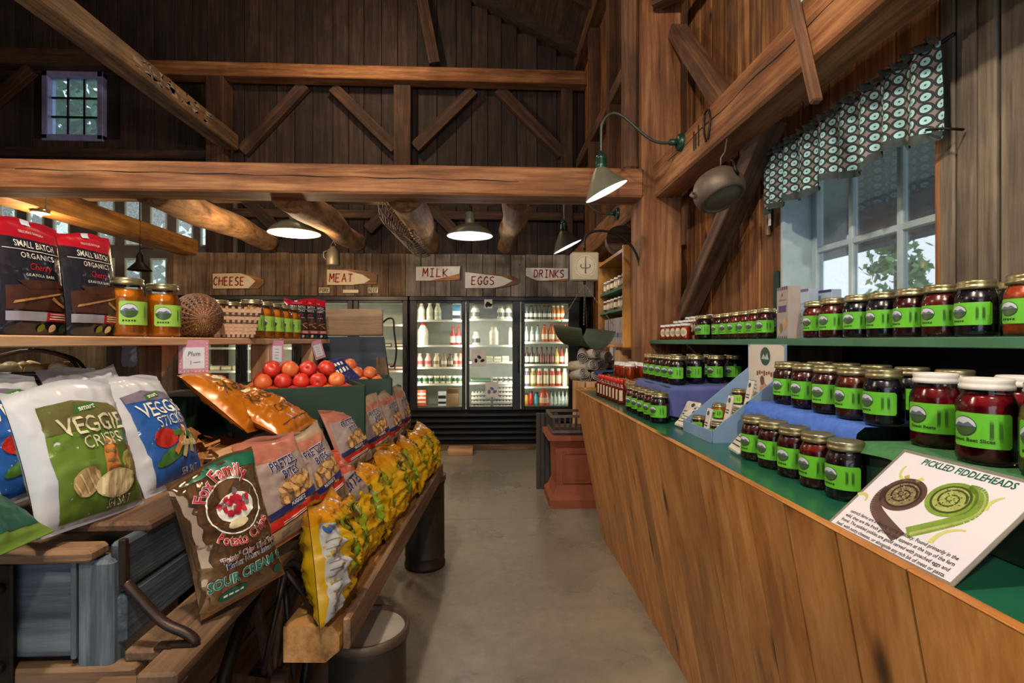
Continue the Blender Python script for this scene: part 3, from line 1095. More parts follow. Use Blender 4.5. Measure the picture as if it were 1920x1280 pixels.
for sx, n in ((902, 4), (943, 6)):
    for k in range(n):
        link('egg_carton', egg_me, None, (xpx(sx, 6.8), 6.77, .519 + k * .056), None, label='grey pulp egg carton, %s from bottom of the %s stack behind the eggs door' % (ORD[k], 'shorter' if n == 4 else 'taller'), cat='egg carton', group='stacked egg cartons')
DK = '#2a2018'
stock([(988 + k * 8.3, 'milk', 27, 8.5, (('#5a5a55', '#dcd8ca', '#24201c') if k < 6 else ('#c9742c', '#e6dcc4', '#d9cfae')), 'drink_bottle', 'dark soda bottle with white label' if k < 6 else 'orange drink bottle') for k in range(9)], 599, 'top shelf of drinks door', 'drinks on the top shelf')
stock([(987 + k * 10.5, 'long', 32, 8, ('#9fb0ae', '#dfe3e2', '#3f3a36'), 'drink_bottle', 'clear long-neck bottle') for k in range(3)] + [(1021 + k * 13, 'jug', 33, 12, ('#b4551f', '#e0c9a8', '#8c3a1a'), 'cider_jug', 'small round orange cider jug') for k in range(4)], 641, 'second shelf of drinks door', 'drinks on the second shelf')
stock([(988 + k * 9.3, 'long', 32, 9, (c, l, DK), 'drink_bottle', d) for k, (c, l, d) in enumerate((('#3a2a22', '#c9c4b4', 'dark root beer bottle'),) * 3 + (('#4a2018', '#8c5a48', 'red-brown soda bottle'),) * 3 + (('#c48a2c', '#e0cf9c', 'yellow soda bottle'),) + (('#9c2f1c', '#e0d9cc', 'red soda bottle'), ('#cfc9b0', '#e0d9cc', 'pale soda bottle')))],
      683, 'third shelf of drinks door', 'glass sodas')
stock([(988 + k * 11.8, 'juice', 33, 11, (c, '#d6c4a2', '#d9d2bd'), 'juice_bottle', d) for k, (c, d) in enumerate((('#6a5a7a', 'purple juice bottle'), ('#8a7a2c', 'olive juice bottle'), ('#b4461f', 'orange-red juice bottle'), ('#8c5a24', 'brown juice bottle'), ('#b8401c', 'bright red juice bottle'), ('#a8301a', 'deep red juice bottle'), ('#b8c0bc', 'clear water bottle')))], 725, 'fourth shelf of drinks door', 'juice bottles')
stock([(987, 'juice', 23, 7, ('#d88a24', '#e0a040', '#2a2a2a'), 'sports_bottle', 'orange drink bottle'), (996, 'juice', 27, 9, ('#b8261c', '#c83a2c', '#3a2020'), 'sports_bottle', 'red drink bottle'), (1006, 'juice', 25, 9, ('#3f8f9c', '#5ab0b8', '#26353a'), 'sports_bottle', 'blue drink bottle'),
       (1020, 'jug', 34, 19, ('#b4502c', '#d8b090', '#a04024'), 'juice_jug', 'big orange juice jug')] + [(1033 + k * 7.4, 'long', 27, 7.5, ('#a9b9ae', '#cdd6cc', '#4f6a58'), 'water_bottle', 'clear green-capped water bottle') for k in range(5)], 762, 'bottom of drinks door', 'drinks on the cooler floor')
# packs behind the cheese and meat doors
random.seed(5)
for (px0, px1, py, n) in ((360, 445, 677, 5), (372, 440, 700, 4), (672, 750, 677, 5), (676, 748, 640, 4)):
    for k in range(n):
        px = px0 + (px1 - px0) * k / (n - 1)
        link('cheese_pack' if px < 500 else 'meat_pack', boxgood(random.choice((.06, .08)), .12, .1, (random.choice(('#d8cfa6', '#c9b98a', '#b9a27c') if px < 500 else ('#8a5a4c', '#b9a894', '#7a6a5c')), '#e0dccb'), 'wrapped_pack', ((.3, .7, 1),)), None,
             (xpx(px, 6.85), 6.85, (1.02 if py > 690 else 1.322 if py > 660 else 1.622) if False else {677: 1.022, 700: .522, 640: 1.322}[py]), None,
             label='wrapped %s, %s along its shelf in the %s cooler' % (('cheese wedge' if px < 500 else 'meat tray'), ORD[k], {(360, 677): 'cheese', (372, 700): 'cheese, lowest shelf of', (672, 677): 'meat', (676, 640): 'meat, upper shelf of'}[(px0, py)]), cat='package', group='packs behind the cheese and meat doors')
# notes on the eggs door
NOTE = plain('white_paper', '#e8e4dc', .7)
INK = plain('black_ink', '#141414', .7)
for (a, b, c, d, lb) in ((908, 561, 923, 578, 'small white note at the top of the eggs door'), (884, 655, 912, 687, 'cow-print note taped low on the eggs door'), (910, 716, 934, 744, 'white and blue flyer taped at the bottom of the eggs door')):
    p, q = at(a, d, CY - .004), at(c, b, CY - .004)
    o = MB().box((p.x, CY - .004, p.z), (q.x, CY - .001, q.z)).build('note', NOTE, label=lb, cat='note')
    pr_ = Print()
    for k in range(3):
        pr_.poly(ell(p.x + (q.x - p.x) * (.3 + .22 * k), p.z + (q.z - p.z) * (.35 + .2 * (k % 2)), .02, .03, 10, k), INK if d < 700 else cmat('#4a6a9a'))
    pr_.build('marking', flat(CY - .004), o)

# ---------------------------------------------------------------- painted signs on the board front
SIGN_WOOD = wood('sign_wood', '#7a4420', '#a86a38', '#c48c54', 'X', 1, .6, .3, 0, .1)
SIGN_W = plain('sign_white', '#e4e2dc', .5, 0, '#d2cfc6', 14, .5)
SIGN_C = plain('sign_cream', '#dcc8a6', .5, 0, '#cdb48c', 14, .5)
SIGN_R = plain('sign_red', '#a3161c', .5)
SIGN_G = plain('sign_green', '#3c5a36', .6)
SY = FY - .012


STROKES = {'C': [[(.95, .8), (.6, 1), (.2, .85), (0, .5), (.2, .12), (.6, 0), (.95, .18)]], 'H': [[(0, 0), (0, 1)], [(0, .5), (1, .55)], [(.95, 0), (1, 1)]], 'E': [[(.9, 1), (0, .98), (.02, 0), (.92, .02)], [(0, .5), (.75, .52)]],
           'S': [[(.95, .88), (.55, 1), (.1, .85), (.15, .6), (.8, .42), (.9, .15), (.5, 0), (0, .1)]], 'M': [[(0, 0), (.08, 1), (.5, .4), (.95, 1), (1.05, 0)]], 'A': [[(0, 0), (.5, 1), (1, 0)], [(.2, .38), (.8, .38)]], 'T': [[(0, 1), (1, .98)], [(.5, 1), (.5, 0)]],
           'I': [[(.1, 1), (.9, 1)], [(.5, 1), (.5, 0)], [(.1, 0), (.9, 0)]], 'L': [[(.1, 1), (.1, 0), (.95, .03)]], 'K': [[(0, 0), (0, 1)], [(.9, 1), (.05, .45), (.95, 0)]], 'G': [[(.95, .82), (.55, 1), (.15, .8), (0, .45), (.2, .08), (.6, 0), (.95, .2), (.95, .45), (.55, .45)]],
           'D': [[(.05, 0), (.05, 1), (.6, .95), (1, .55), (.75, .1), (.05, 0)]], 'R': [[(0, 0), (0, 1), (.7, .95), (.85, .72), (.6, .52), (0, .48)], [(.4, .5), (.95, 0)]], 'N': [[(0, 0), (0, 1), (1, 0), (1, 1)]], 'P': [[(0, 0), (0, 1), (.8, .95), (.85, .65), (.5, .5), (0, .48)]],
           'O': [[(.5, 1), (.1, .8), (0, .45), (.25, .05), (.7, .05), (1, .45), (.85, .85), (.5, 1)]], 'B': [[(0, 0), (0, 1), (.7, .95), (.75, .65), (0, .52)], [(0, .52), (.85, .42), (.85, .1), (0, 0)]], 'F': [[(.9, 1), (0, .98), (0, 0)], [(0, .52), (.7, .54)]]}


def sign(word, board, face, ctr, hpx, facemat, label, sx=.8, red=SIGN_R, sz=.0069):
    def cv(p):
        q = at(p[0], p[1], SY - .02)
        return (q.x, q.z)
    o = MB().prism([cv(p) for p in board], SY - .02, SY + .006).build('sign', SIGN_WOOD if word and len(word) > 3 and hpx > 10 else facemat, label=label, cat='sign')
    fn = lambda x, y, l: (x, SY - .0205 - l * 3, y)
    if face:
        Print().poly([cv(p) for p in face], facemat).build('painted_face', fn, o)
    if word:
        c = cv(ctr)
        P_ = Print()
        h = hpx * sz
        w_ = h * .62 * sx
        adv = w_ * 1.42
        for i, chh in enumerate(word):
            x0 = c[0] + (i - len(word) / 2) * adv + adv * .15
            for st in STROKES[chh]:
                pts = [(x0 + p_[0] * w_ + .06 * h * p_[1], c[1] - h / 2 + p_[1] * h) for p_ in st]
                P_.line(pts, h * .15, red, 2)
                for q_ in pts[1:-1]: P_.poly(ell(q_[0], q_[1], h * .075, h * .075, 8), red, 2)
        P_.build('lettering', fn, o)


sign('CHEESE', [(399, 513), (450, 512), (475, 517), (494, 524), (495, 531), (484, 541), (399, 541)], [(399, 513), (450, 512), (468, 518), (479, 527), (466, 540), (399, 541)], (429, 527), 15, SIGN_C, 'arrow-shaped board lettered CHEESE in red', .72)
sign('MEAT', [(613, 505), (660, 505), (690, 509), (708, 514), (706, 533), (690, 533), (613, 534)], [(613, 505), (650, 507), (680, 515), (694, 524), (683, 531), (660, 534), (613, 534)], (639, 521), 15, SIGN_C, 'arrow-shaped board lettered MEAT in red', .85)
sign('MILK', [(780, 500), (863, 499), (862, 524), (812, 527), (780, 526)], [(780, 500), (863, 499), (861, 513), (828, 521), (806, 526), (780, 526)], (816, 511), 15, SIGN_W, 'white board lettered MILK in red', .95)
sign('EGGS', [(872, 510), (940, 515), (960, 518), (971, 523), (970, 532), (950, 537), (930, 540), (872, 540)], [(872, 510), (905, 514), (940, 518), (961, 526), (945, 535), (925, 540), (872, 540)], (905, 526), 15, SIGN_W, 'white arrow board lettered EGGS in red', .85)
sign('DRINKS', [(986, 502), (1065, 503), (1065, 526), (1010, 527), (995, 522), (986, 517)], [(986, 502), (1065, 503), (1065, 522), (1020, 526), (1008, 526), (995, 521), (986, 517)], (1029, 513), 14, SIGN_W, 'white board lettered DRINKS in red', .80)
sign('PORK', [(598, 539), (618, 539), (618, 549), (598, 549)], None, (608, 544), 7, SIGN_C, 'tiny card lettered PORK on the board front', .7, SIGN_G)
sign('BEEF', [(690, 539), (709, 539), (709, 549), (690, 549)], None, (699.5, 544), 7, SIGN_C, 'tiny card lettered BEEF on the board front', .7, SIGN_G)
sign('', [(643, 543), (672, 543), (672, 549), (643, 549)], None, None, 7, SIGN_C, 'blank cream card between the two tiny cards')

# ---------------------------------------------------------------- lamps
ENAM = plain('lamp_green_enamel', '#2c332b', .35, .1, '#3c4034', 12, .5)
SHADE_OUT = plain('shade_grey', '#6b6a58', .4, .1, '#5a594a', 12, .4)
SHADE_IN = plain('shade_white', '#e6e8ec', .4)
BULB_W = glow('bulb_warm', (1, .82, .55), 3.5)
BULB_C = glow('bulb_cool', (.75, .86, 1), 1.2)


def pendant(loc, dia, top, label, warm=True, power=30, col=(1, .74, .45)):
    t = empty('pendant_lamp', loc, 0, label, 'lamp')
    r = dia / 2
    pf = [(r, 0), (r * .97, .012), (r * .8, r * .24), (r * .5, r * .42), (r * .2, r * .5), (.045, r * .55), (.045, r * .55 + .09), (.012, r * .55 + .11)]
    MB().lathe(pf, 28).build('shade', SHADE_OUT, t)
    MB().lathe([(x * .985, z - .004) for x, z in pf[:5]] + [(.001, r * .5)], 28).build('shade_lining', SHADE_IN if not warm else plain('shade_cream', '#d8c8a0', .4), t)
    MB().tube([(0, 0, r * .55 + .1), (0, 0, top - loc[2])], .006, 6).build('cord', BLACK_IRON, t)
    MB().ball((0, 0, r * .22), .04, 0, 8).build('bulb', BULB_W if warm else BULB_C, t)
    lamp('POINT', (0, 0, -.19), power, col if warm else (.8, .88, 1), .06, parent=t)
    return t


MB().bbox((-3.6, 4.71, 2.665), (.5, 4.80, 2.70), .004).build('batten', W_WAG['X'], label='thin batten laid across the log joists holding the two pendants', cat='batten', kind='structure')
q = at(552, 437, 4.75)
pendant(q, .46, 2.67, 'warm-lit pendant lamp with wide grey shade between the log joists', True, 30)
q = at(881, 442, 4.75)
pendant(q, .43, 2.67, 'cool-lit grey pendant lamp hanging above the aisle', False, 4)
q = at(650, -22, 5.9)
pendant(q, .34, 7.4, 'bright pendant lamp near the roof at the top edge', True, 55)
q = at(75, 399, 4.44)
pendant(q, .13, 2.53, 'small lit pendant hanging over the granola bags', True, 14)

GP = [(0, 0, 0), (-.04, 0, 0), (-.12, 0, -.005), (-.19, 0, .02), (-.26, 0, .075), (-.33, 0, .135), (-.385, 0, .158), (-.43, 0, .14), (-.458, 0, .09), (-.462, 0, .03), (-.462, 0, -.075)]


def smooth(pts, k=3):
    pts = [Vector(p) for p in pts]
    out = []
    for i in range(len(pts) - 1):
        p0, p1, p2, p3 = pts[max(i - 1, 0)], pts[i], pts[i + 1], pts[min(i + 2, len(pts) - 1)]
        for j in range(k):
            t_ = j / k
            out.append(.5 * ((2 * p1) + (p2 - p0) * t_ + (2 * p0 - 5 * p1 + 4 * p2 - p3) * t_ ** 2 + (3 * p1 - p0 - 3 * p2 + p3) * t_ ** 3))
    out.append(pts[-1])
    return out


def barn_lamp(loc, rz, sc, label):
    t = empty('gooseneck_lamp', loc, rz, label, 'lamp', 'gooseneck barn lamps')
    t.scale = (sc, sc, sc)
    m = MB().lathe([(.001, .03), (.03, .03), (.046, .022), (.05, .008), (.05, 0)], 18, mat=Matrix.Rotation(-PI / 2, 4, 'Y'))
    m.tube([(-.02, 0, 0), (-.07, 0, 0)], .018, 10)
    m.build('wall_mount', MATS['green_enamel'], t)
    MB().tube(smooth(GP), .0085, 8).build('arm', ENAM, t)
    MB().lathe([(.001, -.06), (.012, -.062), (.016, -.075), (.030, -.085), (.033, -.105), (.030, -.108), (.034, -.125), (.031, -.128), (.035, -.15), (.036, -.165)], 16, mat=Matrix.Translation((-.462, 0, 0))).build('socket', MATS['green_enamel'], t)
    for nm, k, mt in (('shade', 1, SHADE_OUT), ('shade_lining', .97, SHADE_IN)):
        n = 28
        vs, fs = [], []
        rings = [(.034, -.155, 0), (.060, -.19, .25), (.088, -.235, .6), (.118, -.285, 1)]
        for r_, z_, s_ in rings:
            for i in range(n):
                a = 2 * PI * i / n
                x_ = r_ * k * math.cos(a)
                vs.append((-.462 + x_ + .03 * s_, r_ * k * math.sin(a), z_ + s_ * .5 * x_ * 1.0))
        for j in range(3):
            for i in range(n):
                fs.append((j * n + i, j * n + (i + 1) % n, (j + 1) * n + (i + 1) % n, (j + 1) * n + i))
        MB().add(vs, fs, 0, True).build(nm, mt, t)
    MB().ball((-.455, 0, -.21), .028, 0, 8).build('bulb', plain('frosted_bulb', '#e4e6ea', .3), t)
    lamp('POINT', (-.425, 0, -.30), .8, (.92, .95, 1), .05, parent=t)
    return t


barn_lamp((1.10, 2.86, 2.53), 0, 1.0, 'green gooseneck lamp on the girder near the kettle')
barn_lamp((1.10, 4.28, 2.48), 0, 1.0, 'green gooseneck lamp farther back beside the scale')
t = empty('cone_lamp', at(262, 500, 5.6), 0, 'small black cone lamp in front of the paned grey wall', 'lamp')
MB().lathe([(.115, -.04), (.035, .05), (.03, .12), (.012, .15)], 18).build('shade', BLACK_IRON, t)
MB().tube([(0, 0, .14), (0, 0, .19), (.05, 0, .2), (.13, 0, .19)], .007, 6).build('arm', BLACK_IRON, t)
MB().tube([(-.04, 0, .2), (0, 0, .19), (0, 0, .8)], .005, 6).build('cord', BLACK_IRON, t)
# hanging can
t = empty('watering_can', at(625, 478, 5.4), 0, 'old galvanized can hanging from the log above the MEAT sign', 'can')
GALV = plain('galvanized', '#6d6654', .5, .6, '#4f4a3c', 9, .6)
MB().lathe([(.001, -.11), (.066, -.11), (.07, -.1), (.064, .04), (.035, .075), (.035, .09), (.001, .09)], 18).build('body', GALV, t)
MB().tube([(-.06, 0, -.06), (-.1, 0, -.02), (-.1, 0, .03), (-.055, 0, .05)], .007, 6).build('handle', GALV, t)
MB().tube([(-.035, 0, .085), (0, 0, .15), (.035, 0, .085)], .004, 6).build('bail', GALV, t)

# unseen warm fill lamps in pendant form, added over the near half
for (x, y, z, p, lb) in ((-.45, .45, 3.5, 120, 'added fill lamp shaped as a pendant over the near aisle end'), (.3, -1.0, 3.5, 110, 'added fill lamp shaped as a pendant behind the viewpoint'), (-2.4, 1.9, 3.3, 60, 'added fill lamp shaped as a pendant beyond the wagon')):
    pendant((x, y, z), .4, 6.5, lb, True, p, (1, .86, .70))
# ================================================================ right-hand counter
CT = 1.05
GREEN_T = plain('green_counter_paint', '#1f5f48', .28, 0, '#1a5240', 5, .5, .04, 60, .3)
GREEN_S = plain('green_shelf_paint', '#3d7357', .45, 0, '#315f48', 9, .5, .05, 40)
GREEN_D = plain('dark_green_paint', '#1c3a2a', .5, 0, '#152c20', 9, .5)
co = empty('sales_counter', (.7, 1.9, 0), 0, 'long pine counter with outward-leaning plank front and green top', 'counter')
yb = [.22]
random.seed(11)
while yb[-1] < 3.5:
    yb.append(yb[-1] + random.uniform(.12, .20))
yb[-1] = 3.67
OX, OY = .7, 1.9


def face_x(z): return .624 + (.82 - .624) * (1.058 - z) / 1.058


for a, b in zip(yb[:-1], yb[1:]):
    a2, b2 = a + .003, b - .003
    d = random.uniform(-.0015, .0015)
    xt, xb = face_x(1.058) + d - OX, face_x(0) + d - OX
    p = [(xb, a2 - OY, 0), (xb + .018, a2 - OY, 0), (xb + .018, b2 - OY, 0), (xb, b2 - OY, 0),
         (xt, a2 - OY, 1.058), (xt + .016, a2 - OY, 1.058), (xt + .016, b2 - OY, 1.058), (xt, b2 - OY, 1.058)]
    MB().hexa(p).build('plank', W_PINE['Z'], co)
MB().box((face_x(.05) + .05 - OX, .25 - OY, 0), (1.38 - OX, 3.60 - OY, CT - .03)).build('carcass', DARK_VOID, co)
MB().bbox((.641 - OX, .22 - OY, CT - .028), (1.385 - OX, 3.645 - OY, CT), .002).build('counter_top', GREEN_T, co)
MB().prism([(.838 - OX, 0), (1.385 - OX, 0), (1.385 - OX, 1.07), (.64 - OX, 1.07)], 3.647 - OY, 3.67 - OY).build('end_board', W_PINE['Z'], co)
cap = MB()
for a, b in zip(yb[:-1:3], yb[3::3] + [3.67]):
    cap.bbox((.622 - OX, a - OY + .001, 1.0583), (.642 - OX, b - OY - .001, 1.062), .0012)
cap.build('lip', W_PINE['Y'], co)

# long shelf at eye level
sh = empty('jam_shelf', (1.07, 1.8, 1.385), 0, 'green eye-level shelf board carrying a long row of jam jars', 'shelf')
MB().bbox((0, -1.5, 0), (.325, 1.545, .025), .002).build('board', GREEN_S, sh)
for yy in (-1.2, .15, 1.0):
    MB().hexa([(.30, yy, -.26), (.325, yy, -.26), (.325, yy + .03, -.26), (.30, yy + .03, -.26), (.04, yy, -.001), (.325, yy, -.001), (.325, yy + .03, -.001), (.04, yy + .03, -.001)]).build('bracket', W_DARK['Z'], sh)
MB().box((.322, -1.5, -.33), (.328, 1.545, -.001)).build('back_panel', plain('dark_panel', '#2a2026', .8, 0, '#1d171c', 6, .5), sh)


BEFORE_JARS = set(bpy.data.objects)


# ---------------------------------------------------------------- jars
def jam(name, c, c2, spots=.5, rough=.25, scale=90):
    if name in MATS: return MATS[name]
    t = NT(name)
    v = t.coords(True)
    n = t.noise(v, 30, 4, .65)
    col = t.ramp(n, [(.35, rgb(c)), (.7, rgb(c2))])
    vo = t.n('ShaderNodeTexVoronoi')
    vo.inputs['Scale'].default_value = scale
    t.l(v, vo.inputs['Vector'])
    sp = t.ramp(vo.outputs['Distance'], [(.10, (spots,) * 3 + (1,)), (.2, (0, 0, 0, 1))])
    col = t.mix(sp, col, rgb('#c9b0a8'))
    t.l(col, t.b.inputs['Base Color'])
    t.b.inputs['Roughness'].default_value = rough
    MATS[name] = t.mat
    return t.mat


JAM = {
    'blackberry': jam('jam_blackberry', '#0d0710', '#22101c', .25), 'blueberry': jam('jam_blueberry', '#0b0a16', '#1a1526', .25),
    'raspberry': jam('jam_raspberry', '#2c060c', '#4d0e14', .4), 'strawberry': jam('jam_strawberry', '#4a0d0c', '#7a1f16', .45),
    'rhubarb': jam('jam_rhubarb', '#47160e', '#7a3018', .4), 'beet': jam('pickled_beet', '#4a040f', '#8a0f1e', .12, .2, 22),
    'pickle': jam('pickle_mix', '#5b5a26', '#8c8a48', .3, .3, 30), 'pepper': jam('pepper_mix', '#a83a14', '#d0641c', .3, .3, 26),
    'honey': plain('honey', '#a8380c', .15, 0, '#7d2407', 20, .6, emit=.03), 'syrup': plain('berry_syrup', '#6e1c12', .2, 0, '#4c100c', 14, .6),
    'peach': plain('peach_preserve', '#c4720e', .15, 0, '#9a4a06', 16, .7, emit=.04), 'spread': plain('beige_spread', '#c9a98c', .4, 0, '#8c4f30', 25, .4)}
JGLASS = glass('jar_glass', (.985, .99, .985), .9, 0, .015)
GOLD = plain('gold_lid', '#a39a76', .32, .8, '#857c5c', 12, .5)
WLID = plain('white_lid', '#dcdad6', .35, 0, '#cfccc8', 12, .5)
LIME = plain('lime_label', '#62b82b', .5, 0, '#56a824', 6, .4)
LIMEB = plain('lime_label_rear', '#8fc24a', .55, 0, '#86b544', 6, .4)
L_NAVY, L_SKY, L_MTN, L_FIELD = cmat('#2f3a52'), cmat('#c8d0d6'), cmat('#5c6a80'), cmat('#3f5a34')
L_TXT = plain('label_ink', '#1c3a14', .6)
CRM = cmat('#d8c9ac')


def jar_tree(size, content, lid, lab, name='jam_jar', texts=None):
    r, h = {'pint': (.041, .129), 'tall': (.045, .155), 'quart': (.0505, .17), 'half': (.031, .092), 'mini': (.025, .058), 'squat': (.036, .092)}[size]
    t = empty(name)
    s = h / .129
    k = r / .041
    body = [(.001, 0), (.035 * k, 0), (.0395 * k, .004 * s), (.041 * k, .010 * s), (.041 * k, .084 * s), (.0395 * k, .092 * s), (.035 * k, .101 * s), (.0335 * k, .106 * s), (.0335 * k, .126 * s)]
    if size in ('half', 'mini'):
        body = [(.001, 0), (.037 * k, 0), (.0405 * k, .004 * s), (.041 * k, .010 * s), (.041 * k, .094 * s), (.039 * k, .10 * s), (.036 * k, .104 * s), (.036 * k, .126 * s)]
    MB().lathe(body, 24).build('glass', JGLASS, t)
    q = [(x * .955, .003 + z * .965) for x, z in body[:-1]]
    MB().lathe(q + [(.001, q[-1][1])], 22).build('contents', JAM[content], t)
    lr = body[-1][0] + .0022
    z0, z1 = h - .021 * (1 if size not in ('mini', 'half') else .7), h
    zm = z0 + (z1 - z0) * .45
    ld = [(lr - .001, z0), (lr + .0012, z0 + .001), (lr + .0012, zm - .002), (lr - .0004, zm), (lr - .0004, zm + .003), (lr + .0004, z1 - .003), (lr - .002, z1), (lr - .006, z1 - .0005), (lr - .0075, z1 - .002), (.001, z1 - .0018)]
    MB().lathe(ld, 24).build('lid', GOLD if lid == 'gold' else WLID, t)
    R_ = r * 1.006
    if lab == 'lime' or lab == 'peach':
        half = R_ * 1.0
        lz0, lz1 = h * (.20 if size != 'mini' else .1), h * (.60 if size != 'mini' else .62)
        m = LIME if lab == 'lime' else LIMEB
        fn = lambda x, y, l: ((R_ + l) * math.sin(x / R_), -(R_ + l) * math.cos(x / R_), y)
        xs = [half * (-1 + i / 8) for i in range(1, 16)]
        c_ = .004
        o = Print().poly([(-half + c_, lz0), (half - c_, lz0), (half, lz0 + c_), (half, lz1 - c_), (half - c_, lz1), (-half + c_, lz1), (-half, lz1 - c_), (-half, lz0 + c_)], m).build('label', fn, t, xs)
        H = lz1 - lz0
        P_ = Print()
        cx, cz, rx, rz_ = -half * .52, lz0 + H * .60, half * .40, H * .27
        P_.poly(ell(cx, cz, rx * 1.06, rz_ * 1.1, 20), L_NAVY, 2)
        P_.poly(ell(cx, cz, rx, rz_, 20, 0, 0, PI), L_SKY, 3)
        P_.poly(ell(cx, cz, rx, rz_, 20, 0, PI, 2 * PI), L_FIELD, 3)
        P_.poly([(cx - rx * .95, cz - .001), (cx - rx * .5, cz + rz_ * .4), (cx, cz + rz_ * .25), (cx + rx * .4, cz + rz_ * .5), (cx + rx * .95, cz)], L_MTN, 4)
        if texts:
            for j, tx in enumerate(texts):
                P_.text(tx, -half * .28, lz0 + H * (.2 - .14 * j), H * .15, L_TXT, 2, bold=.02)
        else:
            for j in range(5):
                P_.poly(rect(-half * .84 + j * half * .13, lz0 + H * .14 + .0006 * (j % 2), -half * .84 + j * half * .13 + half * .09, lz0 + H * .22), L_TXT, 2)
        for j in range(9):
            for q_ in range(2):
                zz0 = lz0 + H * (.2 + .06 * ((j + q_) % 3))
                P_.poly(rect(half * (.28 + .17 * q_ + .014 * j) + half * .10 * q_, zz0, half * (.286 + .17 * q_ + .014 * j) + half * .10 * q_, lz0 + H * (.82 - .05 * (j % 3))), L_TXT, 2)
        P_.build('label_picture', fn, o, xs)
    elif lab == 'oval':
        fn = lambda x, y, l: ((R_ + l) * math.sin(x / R_), -(R_ + l) * math.cos(x / R_), y)
        o = Print().poly(ell(0, h * .46, R_ * .62, h * .27, 24), CRM).build('label', fn, t, [R_ * (-.6 + .15 * i) for i in range(9)])
        P_ = Print()
        for j in range(4):
            P_.poly(rect(-R_ * .35, h * (.36 + .05 * j), R_ * (.35 - .1 * (j % 2)), h * (.375 + .05 * j)), L_TXT, 2)
        P_.build('label_picture', fn, o, [R_ * (-.6 + .15 * i) for i in range(9)])
    elif lab == 'white':
        fn = lambda x, y, l: ((R_ + l) * math.sin(x / R_), -(R_ + l) * math.cos(x / R_), y)
        Print().poly(rect(-R_ * .9, h * .2, R_ * .9, h * .62), CRM).build('label', fn, t, [R_ * (-.9 + .225 * i) for i in range(9)])
    return t


PROTO = {}
LOOKS = {'blackberry': 'near-black jam', 'blueberry': 'dark blue jam', 'raspberry': 'dark red jam', 'strawberry': 'red-brown jam', 'rhubarb': 'brownish-red jam',
         'beet': 'pickled beets', 'pickle': 'mixed green pickles', 'pepper': 'orange pepper relish', 'honey': 'amber honey', 'peach': 'orange peach preserve', 'spread': 'beige spread', 'syrup': 'berry syrup'}


def jar(size, content, lid, lab, x, y, z, turn, label, group, name='jam_jar', texts=None, rz=None):
    key = (size, content, lid, lab, texts)
    if key not in PROTO:
        o = PROTO[key] = jar_tree(size, content, lid, lab, name, texts)
    else:
        o = copy_tree(PROTO[key])
    o.location = (x, y, z + .0005)
    o.rotation_euler = (0, 0, rz if rz is not None else math.atan2(-x, y) + R(turn))
    tag(o, label, 'jar', group)
    return o


def row(spec, where, group, z, size='pint', lid='gold', lab='lime', turn=-18, name='jam_jar'):
    """spec: (x, y, content) from far to near"""
    n = len(spec)
    random.seed(len(where))
    for i, (x, y, c) in enumerate(spec):
        nth = ORD[n - 1 - i]
        jar(size, c, lid, lab, x, y, z, turn + random.uniform(-7, 7), '%s jar, %s from near end of %s' % (LOOKS[c], nth, where), group, name)


def line_(x0, y0, x1, y1, cs):
    n = len(cs)
    return [(x0 + (x1 - x0) * i / (n - 1), y0 + (y1 - y0) * i / (n - 1), c) for i, c in enumerate(cs)]


B, U, Rr, S, H_ = 'blackberry', 'blueberry', 'raspberry', 'strawberry', 'rhubarb'
row(line_(.795, 1.525, .800, 1.147, [Rr, Rr, Rr, S, B]), 'the front row behind the sign', 'front row jars behind the sign', CT)
row(line_(.735, 2.58, .742, 2.215, [S, Rr, Rr, Rr, B]), 'the front row beside red-capped bottles', 'front row jars beside the syrup bottles', CT)
row(line_(.945, 1.62, .922, 1.195, [Rr, Rr, Rr, H_, U]), 'front row on the blue cloth', 'jars on the blue cloth riser', 1.2065)
row(line_(1.055, 1.63, 1.06, 1.165, [Rr, B, Rr, U, B]), 'rear row on the blue cloth', 'rear jars on the blue cloth riser', 1.2065)
row(line_(.858, 2.70, .862, 2.335, [S, Rr, B, Rr, B]), 'edge row on the lavender-blue cloth', 'jars on the far blue cloth', 1.2065)
row([(.972, 2.40, U), (1.075, 2.42, B), (1.172, 2.44, U)], 'the cross row on lavender-blue cloth', 'jars on the far blue cloth', 1.2065)
row([(.955, 2.62, Rr), (1.05, 2.62, B), (1.145, 2.64, Rr), (1.24, 2.62, B)], 'the hidden row on lavender-blue cloth', 'jars on the far blue cloth', 1.2065)
row([(1.15, 1.80, S), (1.125, 1.672, S), (1.128, 1.562, U), (1.130, 1.466, U), (1.133, 1.372, Rr), (1.131, 1.280, S), (1.130, 1.186, U)], 'shelf row before the window', 'jars on the shelf by the window', 1.411)
row([(1.235, 1.30, B), (1.24, 1.20, U), (1.24, 1.10, B)], 'rear shelf row by the window', 'jars on the shelf by the window', 1.411)
jar('pint', 'pepper', 'gold', 'lime', 1.13, 1.072, 1.411, -18, 'jar of orange and red pepper relish at the near end of shelf', 'jars on the shelf by the window')
row([(1.195, 2.86, S), (1.165, 2.755, B), (1.20, 2.655, Rr), (1.195, 2.555, Rr), (1.19, 2.455, H_), (1.19, 2.36, S), (1.185, 2.27, S), (1.175, 2.165, Rr)], 'the shelf row past the cartons', 'jars on the shelf past the display', 1.411)
row([(1.29, 2.72, B), (1.29, 2.60, S), (1.285, 2.48, Rr), (1.285, 2.38, S), (1.28, 2.28, Rr), (1.275, 2.17, B)], 'the rear shelf row past the cartons', 'jars on the shelf past the display', 1.411)
